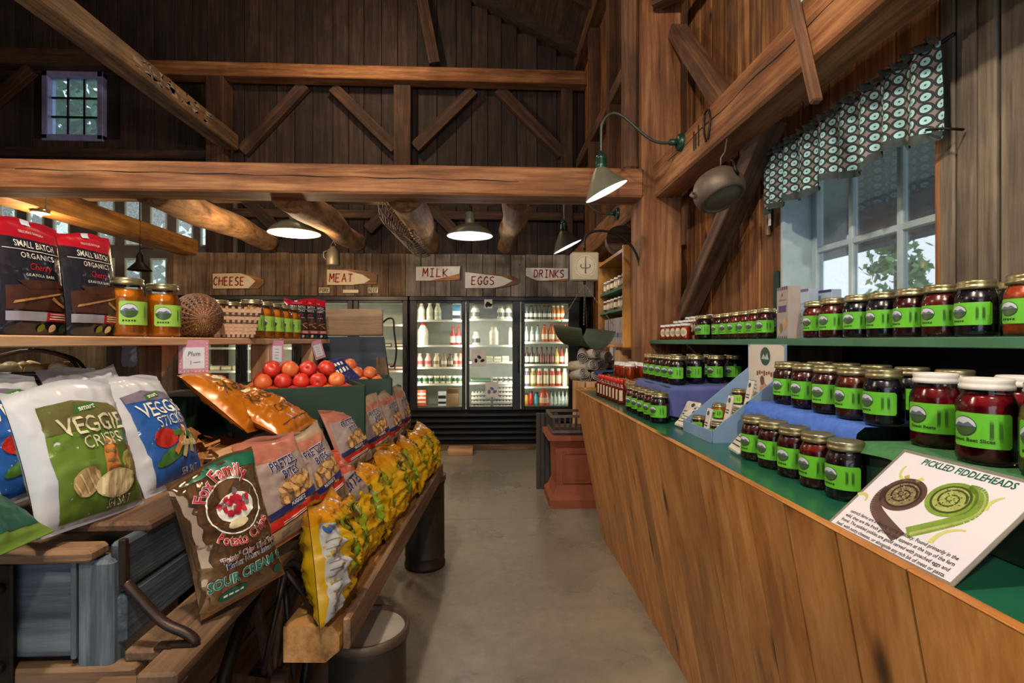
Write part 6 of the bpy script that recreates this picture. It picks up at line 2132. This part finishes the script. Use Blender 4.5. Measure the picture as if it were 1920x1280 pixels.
bag('pretzel_bag', [(-.545, 1.50, .955), (-.44, 1.80, .965), (-.395, 1.74, .885), (-.47, 1.44, .875)], .30, .19, .075, [F_REDO, F_PEACH], 19, 'orange-topped pretzel bag slumped sideways over the yellow bags', 'snack bag', 'pretzel nugget bags', .14,
    lambda P_, W, H: (P_.poly(rect(-W * .05, H * .05, W * .46, H * .5), plain('print_haze', '#978680', .4)), P_.text('BITES', W * .22, H * .32, H * .26, PNAVY, 2, bold=.02, rot=.2), P_.poly([(-W * .46, H * .02), (-W * .2, H * .02), (-W * .3, H * .3), (-W * .46, H * .3)], PREDB, 2)), ((0, .5, 1),))

# yellow bags on the bench beam
F_YEL, F_GOLD = film('film_yellow', '#c9a017', '#a87f0c', .22, 7, .15, .6), film('film_gold', '#c98a14', '#a86a0a', .22, 7, .15, .6)
POLV, PGREY, PBRN = plain('print_olive', '#7d7a1c', .35), plain('print_grey_white', '#a8a8a8', .4), plain('print_brown', '#4a3418', .4)


def yellow_near(P_, W, H):
    yellow_print(P_, W, H)
    P_.poly([(-W * .47, H * .06), (-W * .20, H * .06), (-W * .22, H * .80), (-W * .40, H * .86), (-W * .47, H * .84)], PGREY, 1)
    for k in range(11): P_.line([(-W * .44, H * (.12 + .058 * k)), (-W * (.26 + .05 * (k % 3)), H * (.12 + .058 * k))], H * .010, plain('print_grey', '#6e6466', .4), 2)
    P_.poly(ell(-W * .36, H * .79, W * .05, H * .035, 14), plain('print_blue', '#2c4a80', .4), 2)


def yellow_print(P_, W, H):
    P_.poly([(-W * .10, H * .3), (W * .45, H * .22), (W * .45, H * .78), (-W * .08, H * .80)], POLV, 1)
    P_.poly(ell(W * .10, H * .42, W * .13, H * .09, 18), plain('print_lime', '#6f8a1c', .35), 2)
    P_.poly(ell(W * .24, H * .60, W * .11, H * .08, 18), plain('print_lime', '#6f8a1c', .35), 2)
    P_.poly([(W * .02, H * .62), (W * .10, H * .62), (W * .10, H * .78), (W * .02, H * .78)], PBRN, 3)
    P_.line([(W * .30, H * .5), (W * .36, H * .76)], W * .03, PGREY, 3)
    P_.poly([(W * .1, H * .08), (W * .4, H * .1), (W * .36, H * .2), (W * .14, H * .22)], PBRN, 2)


random.seed(21)
for k in range(9):
    y = 1.345 + k * .182
    x = -.445 + .085 * (y - 1.28) + .02
    rot = random.uniform(-.18, .14) if k else -.02
    du = Vector((math.sin(rot), math.cos(rot), random.uniform(-.03, .03))) * .1
    lean = random.uniform(.06, .12) if k else .045
    c0 = Vector((x, y, .692))
    tp = c0 + Vector((-lean, random.uniform(-.02, .03), .25))
    if not k: c0.x += .012; tp.x += .03
    bag('chip_bag', [tp - du, tp + du, c0 + du, c0 - du], .215, .30 if not k else .275, .125, [F_YEL, F_GOLD], 30 + k, 'yellow snack bag, %s from near end of the bench beam' % ORD[k], 'snack bag', 'yellow snack bags', .20, yellow_print if k else yellow_near, ((.0, .08, 1), (.80, 1.01, 1)) if k else ((.86, 1.01, 1),))

# orange kettle chip bags on the deck
F_ORG = film('film_orange', '#bd6f16', '#9a520c', .28, 5, .1, .6)


def kettle_print(P_, W, H):
    P_.text('Kettle', -W * .02, H * .60, H * .26, PBRN, 2, bold=.0, sx=.8, shear=.25)
    P_.text('CHIPS', W * .02, H * .33, H * .16, PBRN, 2, bold=.01, sx=.8)
    P_.poly(ell(W * .02, H * .80, W * .11, H * .055, 16), INKC, 2)
    P_.line([(-W * .35, H * .14), (W * .35, H * .14)], H * .012, PBRN, 2)


PLACED.append(bag('kettle_chip_bag', pxq((452, 757, 1.72), (508, 727, 1.96), (599, 790, 1.88), (532, 822, 1.62)), None, .29, .085, [F_ORG], 51, 'orange kettle chip bag lying nearer the red fruit box', 'snack bag', 'orange kettle chip bags', .13, kettle_print))
PLACED.append(bag('kettle_chip_bag', pxq((386, 724, 1.66), (450, 728, 1.92), (520, 795, 1.84), (464, 815, 1.58)), None, .28, .085, [F_ORG], 52, 'orange kettle chip bag with a pointed corner lying farther left', 'snack bag', 'orange kettle chip bags', .13, kettle_print))
CARD = plain('brown_cardboard', '#a8703c', .75, 0, '#8c5a2e', 6, .6, .1, 40)
for k, (x0, x1, y0, y1, z1, lb) in enumerate(((-1.02, -.81, 1.42, 1.62, 1.065, 'low brown cardboard tray nearest the blue snack bag'), (-.985, -.81, 1.63, 1.88, 1.06, 'low brown cardboard tray under the orange chip bags'))):
    t = empty('cardboard_tray', ((x0 + x1) / 2, (y0 + y1) / 2, 1.0105), R(-12), lb, 'tray', 'cardboard trays')
    a, b, h = (x1 - x0) / 2, (y1 - y0) / 2, z1 - 1.01
    MB().box((-a, -b, 0), (a, b, h * .86)).build('base', CARD, t)
    for s_ in (-1, 1):
        MB().box((s_ * a - .004, -b, 0), (s_ * a + .004, b, h)).build('flap', CARD, t)
        MB().box((-a, s_ * b - .004, 0), (a, s_ * b + .004, h)).build('flap', CARD, t)
MB().bbox((-.80, 1.40, 1.0685), (-.70, 1.95, 1.078), .003).build('loose_board', W_PALE['Y'], label='loose orange-brown board lying on the wagon rail beside the trays', cat='board')
kraft = MB()
random.seed(6)
for k in range(60):
    p = Vector((-.80 + random.uniform(-.06, .06), 1.345 + random.uniform(-.05, .05), 1.09 + random.uniform(0, .06)))
    a, b = [Vector([random.gauss(0, .016) for _ in range(3)]) for _ in range(2)]
    kraft.add([p, p + a, p + a + b, p + b], [(0, 1, 2, 3)])
tag(kraft.build('kraft_paper', plain('kraft', '#a8703c', .8, 0, '#8a5a34', 8, .6)), 'crumpled kraft paper beside the blue snack bag', 'paper')

# ---------------------------------------------------------------- produce boxes and fruit
PEACH = []
for i, (a, b) in enumerate((('#a81412', '#cc3c26'), ('#c24420', '#dc8444'))):
    PEACH.append(plain('peach_skin_%d' % i, b, .42, 0, a, 14, .5, rnd=.12, coat=.15))
pm = []
for m_ in PEACH:
    me = MB().lathe([(.001, -.031), (.012, -.0315), (.024, -.024), (.033, -.006), (.034, .006), (.027, .022), (.014, .029), (.005, .027), (.001, .024)], 16).mesh('peach', m_)
    pm.append(me)


def fruit_box(loc, rz, w, d, h, label, n, lab, mi, seed, group):
    t = empty('fruit_box', loc, rz, label, 'box', 'green fruit boxes')
    th = .012
    for s_ in (-1, 1):
        MB().bbox((-w / 2, s_ * d / 2 - th / 2, 0), (w / 2, s_ * d / 2 + th / 2, h), .003).build('side', GREEN_D, t)
        MB().bbox((s_ * w / 2 - th / 2, -d / 2 + th / 2, 0), (s_ * w / 2 + th / 2, d / 2 - th / 2, h), .003).build('end', GREEN_D, t)
    MB().box((-w / 2, -d / 2, 0), (w / 2, d / 2, .01)).build('bottom', GREEN_D, t)
    MB().box((-w / 2 + .01, -d / 2 + .01, h * .5), (w / 2 - .01, d / 2 - .01, h * .55)).build('liner', W_DARK['X'], t)
    random.seed(seed)
    k = 0
    c, s = math.cos(rz), math.sin(rz)
    nx_ = int((w - .03) / .068)
    ny_ = int((d - .03) / .068)
    for lay in range(3):
        for j in range(ny_ - lay):
            for i in range(nx_ - lay):
                if k >= n: break
                x = (i - (nx_ - 1 - lay) / 2) * .068 + random.uniform(-.004, .004)
                y = (j - (ny_ - 1 - lay) / 2) * .068 + random.uniform(-.004, .004)
                z = h * .70 + .034 + lay * .046
                o = link('peach', pm[mi if random.random() < .8 else 1 - mi], None, (loc[0] + x * c - y * s, loc[1] + x * s + y * c, loc[2] + z), (random.uniform(0, 6), random.uniform(-.6, .6), random.uniform(0, 6)),
                         label='%s, %s layer, %s row from the front, %s from left, %s green box' % (lab, ('lowest', 'middle', 'top')[lay], ORD[j], ORD[i], ('nearer', 'farther')[mi]), cat='fruit', group=group)
                k += 1


fruit_box((-.785, 2.13, 1.0105), R(24), .46, .40, .215, 'dark green box heaped with red peaches', 60, 'red peach', 0, 3, 'red peaches')
fruit_box((-.70, 2.74, 1.0105), R(14), .34, .34, .20, 'dark green box of orange-red peaches behind the nearer one', 26, 'paler orange peach', 1, 5, 'paler peaches')
crate('produce_box', (-1.28, 1.86, 1.0105), (-1.06, 2.14, 1.20), 'empty dark green produce box behind the orange chip bags')
F_NAVY = film('film_navy', '#1c2450', '#2a3570', .3, 5)
PLACED.append(bag('snack_bag', pxq((606, 690, 2.44), (636, 676, 2.50), (668, 712, 2.44), (642, 726, 2.40)), .13, .16, .05, [F_NAVY], 60, 'navy blue bag with white lettering lying between the fruit boxes', 'snack bag', None, .14,
    lambda P_, W, H: [P_.poly([(-W * .34 + W * .14 * k, H * (.34 + .28 * j)), (-W * .25 + W * .14 * k, H * (.36 + .28 * j)), (-W * .24 + W * .14 * k, H * (.50 + .26 * j)), (-W * .32 + W * .14 * k, H * (.48 + .28 * j))], INKW, 2) for j in range(2) for k in range(5)]))

# wagon seat at the far end
t = empty('wagon_seat', (-.86, 3.24, 0), 0, 'weathered wagon seat, tan backboard over navy panel, behind the fruit', 'wagon seat')
MB().bbox((-.30, -.012, 1.435), (.195, .012, 1.605), .006).build('backboard', wood('seat_tan', '#6b543e', '#95785a', '#b2957a', 'X', 1, .75, .4, .03, .05), t)
NAVY = wood('navy_board', '#141c28', '#26344a', '#3f4c5c', 'X', 1, .6, .3, 0, .05)
MB().hexa([(-.34, -.03, 1.08), (.25, -.03, 1.08), (.25, 0, 1.08), (-.34, 0, 1.08), (-.30, -.016, 1.43), (.20, -.016, 1.43), (.20, .01, 1.43), (-.30, .01, 1.43)]).build('panel', NAVY, t)
MB().hexa([(.16, -.04, 1.0), (.27, -.04, 1.0), (.27, -.025, 1.0), (.16, -.025, 1.0), (.16, -.03, 1.3), (.215, -.03, 1.3), (.215, -.018, 1.3), (.16, -.018, 1.3)]).build('side_arm', W_WAG['Z'], t)
MB().tube(smooth([(.19, .02, 1.52), (.22, .02, 1.545), (.255, .02, 1.54), (.262, .02, 1.46), (.275, .02, 1.34), (.262, .02, 1.25), (.235, .02, 1.24)], 4), .006, 6).build('seat_iron', BLACK_IRON, t)
MB().box((-.3, 0, .0), (-.25, .03, 1.09)).build('leg', W_DARK['Z'], t); MB().box((.15, 0, .0), (.2, .03, 1.09)).build('leg', W_DARK['Z'], t)

# ---------------------------------------------------------------- shelf above the produce
ps = empty('produce_shelf', (-1.1, 1.8, 1.388), 0, 'pale pine plank shelf on posts carrying granola bags and preserves', 'shelf')
SO = Vector((-1.1, 1.8, 1.388))
f = lambda *p: tuple(Vector(p) - SO)
SHW = wood('shelf_pine', '#9c7050', '#cda27a', '#e0c09a', 'Y', .55, .6, .15, .07, 0, .15)
MB().bbox(f(-1.34, .55, 1.388), f(-.965, 3.12, 1.413), .003).build('board', SHW, ps)
for (x0, x1, y0, y1, lb) in ((-1.12, -1.02, 1.50, 1.60, 0), (-1.05, -.97, 2.26, 2.34, 0), (-1.03, -.965, 2.82, 2.90, 0)):
    MB().bbox(f(x0, y0, 1.0105), f(x1, y1, 1.387), .004).build('post', W_PALE['Z'] if y0 > 2 else W_WAG['Z'], ps)
    MB().hexa([f(*p) for p in ((x1 - .03, y1, 1.29), (x1, y1, 1.29), (x1, y1 + .004, 1.29), (x1 - .03, y1 + .004, 1.29), (x1 - .03, y1, 1.387), (x1, y1, 1.387), (x1, y1 + .09, 1.387), (x1 - .03, y1 + .09, 1.387))]).build('bracket', W_PALE['Z'], ps)

# granola pouches
F_BLK, F_RED = film('film_black', '#1b1c24', '#2a2c3a', .18, 5, .2, .6), film('film_red', '#b5142c', '#94101f', .3, 6)
BARK, BARK2, OAT = plain('print_bark', '#4a2a1c', .4, 0, '#33190f', 40, .6), plain('print_bark_side', '#b58a58', .5, 0, '#8c6238', 60, .6), plain('print_steel', '#8f93a4', .4)


def granola_print(P_, W, H):
    P_.poly(rect(-W * .08, H * .955, W * .05, H * .995), plain('print_tag', '#cfd2e4', .5), 3)
    P_.text('NATURALS ORGANIC GRANOLA'[:0] + 'DELICIOUS GRANOLA', 0, H * .90, H * .028, INKW, 2, sx=.9)
    P_.text('SMALL BATCH', 0, H * .795, H * .082, INKW, 2, bold=.012, sx=.80)
    P_.line([(-W * .44, H * .745), (W * .44, H * .745)], H * .006, INKW, 2)
    P_.text('ORGANICS', 0, H * .695, H * .07, INKW, 2, bold=.008, sx=.9, spacing=1.15)
    P_.text('Cherry', 0, H * .60, H * .09, plain('print_scarlet', '#c2202c', .4), 2, shear=.35, sx=.9)
    P_.text('GRANOLA BARK', 0, H * .525, H * .036, INKW, 2, spacing=1.2, bold=.01)
    P_.poly([(-W * .46, H * .22), (W * .40, H * .22), (W * .40, H * .40), (W * .1, H * .47), (-W * .46, H * .42)], BARK, 2)
    P_.poly([(-W * .35, H * .47), (W * .30, H * .50), (W * .34, H * .44), (-W * .2, H * .40)], BARK, 3)
    P_.poly([(-W * .40, H * .27), (W * .36, H * .385), (W * .37, H * .40), (-W * .38, H * .295)], BARK2, 4)
    P_.poly([(W * .12, H * .32), (W * .34, H * .25), (W * .36, H * .27), (W * .14, H * .345)], BARK2, 4)
    P_.poly(rect(-W * .47, H * .125, W * .05, H * .205), OAT, 4).poly(rect(W * .05, H * .125, W * .47, H * .205), F_RED, 4)
    for k in range(3): P_.line([(W * .09, H * (.19 - .022 * k)), (W * .40, H * (.19 - .022 * k))], H * .009, INKW, 5)
    for k in range(3): P_.poly(ell(W * (.0 + .17 * k), H * .065, W * .055, H * .034, 14), (plain('print_lime', '#6f8a1c', .35), CRM, plain('print_teal', '#3f8a84', .4))[k], 4)


for k, (y, x, lb) in enumerate(((1.385, -1.06, 'black and red granola pouch standing beside the big amber jar'), (1.245, -1.095, 'middle black and red granola pouch at the left end of shelf'), (1.115, -1.13, 'black and red granola pouch cut by the left frame edge'), (.96, -1.15, 'nearest black and red granola pouch outside the left frame edge'))):
    bag('granola_pouch', [(x - .03, y - .095, 1.686), (x - .03, y + .095, 1.686), (x, y + .095, 1.4135), (x, y - .095, 1.4135)], .19, .272, .05, [F_BLK, F_RED], 70 + k, lb, 'pouch', 'granola pouches at the near end', .06, granola_print, ((.84, 1.01, 1),))
for k, (y, x, a, lb) in enumerate(((2.80, -1.13, -.5, 'narrow black and red pouch at the far end, leftmost of four'), (2.84, -1.05, -.75, 'black and red pouch at the far end, second of four'), (2.90, -1.02, -.8, 'black and red pouch at the far end with red top, third of four'), (3.0, -1.0, -.75, 'black and red pouch at the far end, last of four'))):
    du = Vector((math.sin(-a), math.cos(-a), 0)) * .07 if False else Vector((-math.sin(a), math.cos(a), 0)) * .07
    c0 = Vector((x, y, 1.4135)); tp = c0 + Vector((-.02, .02, .22))
    bag('granola_pouch', [tp - du, tp + du, c0 + du, c0 - du], .14, .225 - .03 * (k == 0), .05, [F_BLK, F_RED], 80 + k, lb, 'pouch', 'granola pouches at the far end', .10, granola_print, ((.84, 1.01, 1),))

# amber preserve jars
jar('quart', 'peach', 'gold', 'peach', -1.055, 1.495, 1.413, 38, 'large amber preserve jar beside the granola pouches', 'amber jars near the granola pouches', 'preserve_jar')
jar('quart', 'peach', 'gold', 'peach', -1.05, 1.655, 1.413, 32, 'large amber preserve jar beside the brown round basket', 'amber jars near the granola pouches', 'preserve_jar')
jar('quart', 'peach', 'gold', 'peach', -1.17, 1.525, 1.413, 30, 'amber preserve jar half hidden behind the one by the pouches', 'amber jars near the granola pouches', 'preserve_jar')
for k in range(5):
    jar('quart', 'peach', 'gold', 'peach', -1.045, 2.27 + k * .112, 1.413, 26, 'amber preserve jar, %s from near end of the row past the striped basket' % ORD[k], 'amber jars past the striped basket', 'preserve_jar')
for k in range(3):
    jar('quart', 'peach', 'gold', 'peach', -1.20, 2.16 + k * .115, 1.413, 26, 'amber preserve jar, %s from near end of the rear row behind the striped basket' % ORD[k], 'amber jars past the striped basket', 'preserve_jar')

# baskets
WICK = plain('brown_wicker', '#6b452c', .6, 0, '#4a2c1a', 40, .6)
WICK2 = plain('pale_wicker', '#c2a184', .6, 0, '#a8866a', 40, .6)
bk = empty('round_basket', (-1.075, 1.90, 1.413 + .078), 0, 'brown round wicker basket tipped on its side on the shelf', 'basket')
bk.rotation_euler = (R(-84), R(0), R(40))
m = MB()
for j in range(17):
    a = PI / 2 * (j / 16.0)
    rr, zz = .078 * math.cos(a * .96), -.10 * math.sin(a * .96)
    m.tube([((rr + .0035 * (1 if (k + j) % 2 else -1)) * math.cos(2 * PI * k / 40), (rr + .0035 * (1 if (k + j) % 2 else -1)) * math.sin(2 * PI * k / 40), zz) for k in range(41)], .0037, 5)
m.build('weave', WICK, bk)
m = MB()
for k in range(20):
    a = 2 * PI * k / 20
    m.tube([(.078 * math.cos(PI / 2 * j / 8) * math.cos(a), .078 * math.cos(PI / 2 * j / 8) * math.sin(a), -.10 * math.sin(PI / 2 * j / 8)) for j in range(9)], .004, 5)
m.build('rib', plain('wicker_rib', '#8c6242', .6), bk)
MB().tube([(.08 * math.cos(2 * PI * k / 32), .08 * math.sin(2 * PI * k / 32), .003) for k in range(33)], .008, 6).build('rim', WICK, bk)
bk = empty('striped_basket', (-1.035, 2.095, 1.413), R(38), 'pale woven berry basket with dark stripes on the shelf', 'basket')
for j in range(8):
    z = .008 + j * .0145
    k = 1 + z * 3.2
    dark = j in (0, 4, 6)
    m = MB()
    for (a, b) in (((-1, -1), (1, -1)), ((1, -1), (1, 1)), ((1, 1), (-1, 1)), ((-1, 1), (-1, -1))):
        m.bar((a[0] * .058 * k, a[1] * .058 * k, z), (b[0] * .058 * k, b[1] * .058 * k, z), .004, .0135)
    m.build('band', plain('dark_splint', '#3c2a22', .6) if dark else WICK2, bk)
for q in range(7):
    for side in range(4):
        s_ = -.05 + q * .0167
        mt_ = Matrix.Rotation(side * PI / 2, 4, 'Z')
        MB().hexa([mt_ @ Vector(p) for p in ((s_ - .005, -.0615, .004), (s_ + .005, -.0615, .004), (s_ + .005, -.059, .004), (s_ - .005, -.059, .004), (s_ * 1.35 - .005, -.0835, .125), (s_ * 1.35 + .005, -.0835, .125), (s_ * 1.35 + .005, -.081, .125), (s_ * 1.35 - .005, -.081, .125))]).build('splint', WICK2, bk)
MB().box((-.058, -.058, .001), (.058, .058, .006)).build('bottom', WICK2, bk)

# gourd baskets under the shelf
EGGM = plain('white_gourd', '#d6c898', .45, 0, '#c2b080', 12, .5)
HAND = plain('basket_handle', '#4a2c18', .5, 0, '#2c1a10', 30, .6)
for (x, y, rz, lb, seed) in ((-1.33, 1.50, .3, 'brown handled basket of small white gourds under the shelf', 5), (-1.64, 1.36, -.2, 'second brown handled basket at the left edge under the shelf', 6)):
    bk = empty('gourd_basket', (x, y, 1.19), rz, lb, 'basket', 'gourd baskets under the shelf')
    m = MB()
    for j in range(9):
        rr, z = .095 + .006 * j, .008 + j * .014
        m.tube([((rr + .004 * (1 if (k + j) % 2 else -1)) * math.cos(2 * PI * k / 30), (rr + .004 * (1 if (k + j) % 2 else -1)) * .8 * math.sin(2 * PI * k / 30), z) for k in range(31)], .007, 5)
    m.build('weave', HAND, bk)
    MB().lathe([(.001, .1), (.14, .1)], 20).build('lining', plain('red_cloth', '#8c2a20', .9, 0, '#a8382c', 20, .6), bk)
    for s_ in (-1, 1):
        MB().tube(smooth([(-.12, s_ * .02, .12), (-.09, s_ * .015, .16), (0, s_ * .01, .185), (.09, s_ * .015, .16), (.12, s_ * .02, .12)], 4), .005, 5).build('handle', HAND, bk)
    random.seed(seed)
    c, s = math.cos(rz), math.sin(rz)
    gm = MB().lathe([(.001, -.022), (.014, -.020), (.0245, -.006), (.0245, .006), (.014, .019), (.001, .0165)], 14).mesh('gourd', EGGM)
    for k in range(11):
        gx, gy = -.085 + .057 * (k % 4), -.055 + .054 * (k // 4)
        link('white_gourd', gm, None, (x + gx * c - gy * s, y + gx * s + gy * c, 1.19 + .125 + .006 * (k % 2)), (random.uniform(-.4, .4), random.uniform(-.4, .4), 0), label='small white gourd, %s row, %s from left in %s' % (('front', 'middle', 'rear')[k // 4], ORD[k % 4], 'the basket nearer the posts' if seed == 5 else 'the leftmost basket under the shelf'), cat='gourd', group='white gourds, %s basket' % ('right' if seed == 5 else 'left'))
    MB().bbox((-.11, -.08, -.178), (.11, .08, -.001), .005).build('stand_block', W_DARK['X'], None, (x, y, 1.19), (0, 0, rz), label='dark wood block under %s' % ('the gourd basket by the shelf posts' if seed == 5 else 'the leftmost gourd basket'), cat='block')
MB().bbox((-1.85, 1.15, 0), (-1.36, 1.75, 1.01), .008).build('side_bin', W_DARK['Z'], label='dark wooden bin behind the wagon holding a gourd basket', cat='bin')

# hanging price tags on the shelf edge
PINK, PTAG = plain('pink_card', '#c48a9c', .6, 0, '#a87088', 60, .7), plain('tag_white', '#cfd2dc', .6)
for i, (px, py, Y, w_, h_, tilt, lb, ww) in enumerate(((351, 636, 1.66, .085, .108, 0, 'pink-bordered price tag lettered Plum below the brown basket', 1), (514, 636, 2.32, .055, .112, .03, 'narrow pink price tag below the row of amber jars', 0), (587, 637, 2.83, .06, .105, -.3, 'pink price tag hanging askew near the end of the shelf', 0))):
    p = at(px, py, Y)
    t = MB().box((-w_ / 2, -.001, -h_), (w_ / 2, .001, 0)).build('price_tag', PINK, None, (-.952, Y, 1.405), (0, tilt, R(42)), label=lb, cat='price tag', group='price tags on the shelf edge')
    P_ = Print()
    P_.poly([(-w_ * .36, -h_ * .86), (w_ * .36, -h_ * .86), (w_ * .36, -h_ * .22), (-w_ * .36, -h_ * .22)], PTAG, 1)
    for k in range(8):
        P_.poly(ell(-w_ * .44 + w_ * .126 * k, -h_ * .94, w_ * .03, w_ * .03, 6), CRM, 1)
        P_.poly(ell(-w_ * .44, -h_ * (.1 + .1 * k), w_ * .025, w_ * .025, 6), CRM, 1).poly(ell(w_ * .44, -h_ * (.1 + .1 * k), w_ * .025, w_ * .025, 6), CRM, 1)
    if ww:
        P_.text('Plum', 0, -h_ * .42, h_ * .19, INK, 2, shear=.2, sx=.9)
        P_.line([(-w_ * .1, -h_ * .62), (-w_ * .1, -h_ * .74)], .0015, INK, 2).line([(-w_ * .02, -h_ * .68), (w_ * .22, -h_ * .66)], .0015, INK, 2)
    else:
        for k in range(4): P_.line([(-w_ * .18, -h_ * (.36 + .12 * k)), (w_ * (.1 + .05 * (k % 2)), -h_ * (.36 + .12 * k))], .0025, cmat('#8a8090'), 2)
    P_.build('print', lambda x, y, l: (x, -.001 - l, y), t)
# plastic produce bags hung under the shelf
t = bag('produce_bags', pxq((228, 650, 1.56), (262, 650, 1.56), (258, 692, 1.56), (232, 692, 1.56)), .055, .075, .02, [plain('grey_plastic', '#8f8894', .3, 0, '#6f6876', 20, .6)], 90, 'bunch of grey plastic produce bags under the shelf', 'plastic bags', None, .2)
t.name = 'plastic_bag'
PLACED.append(t)

settle(BEFORE_LEFT, PLACED)
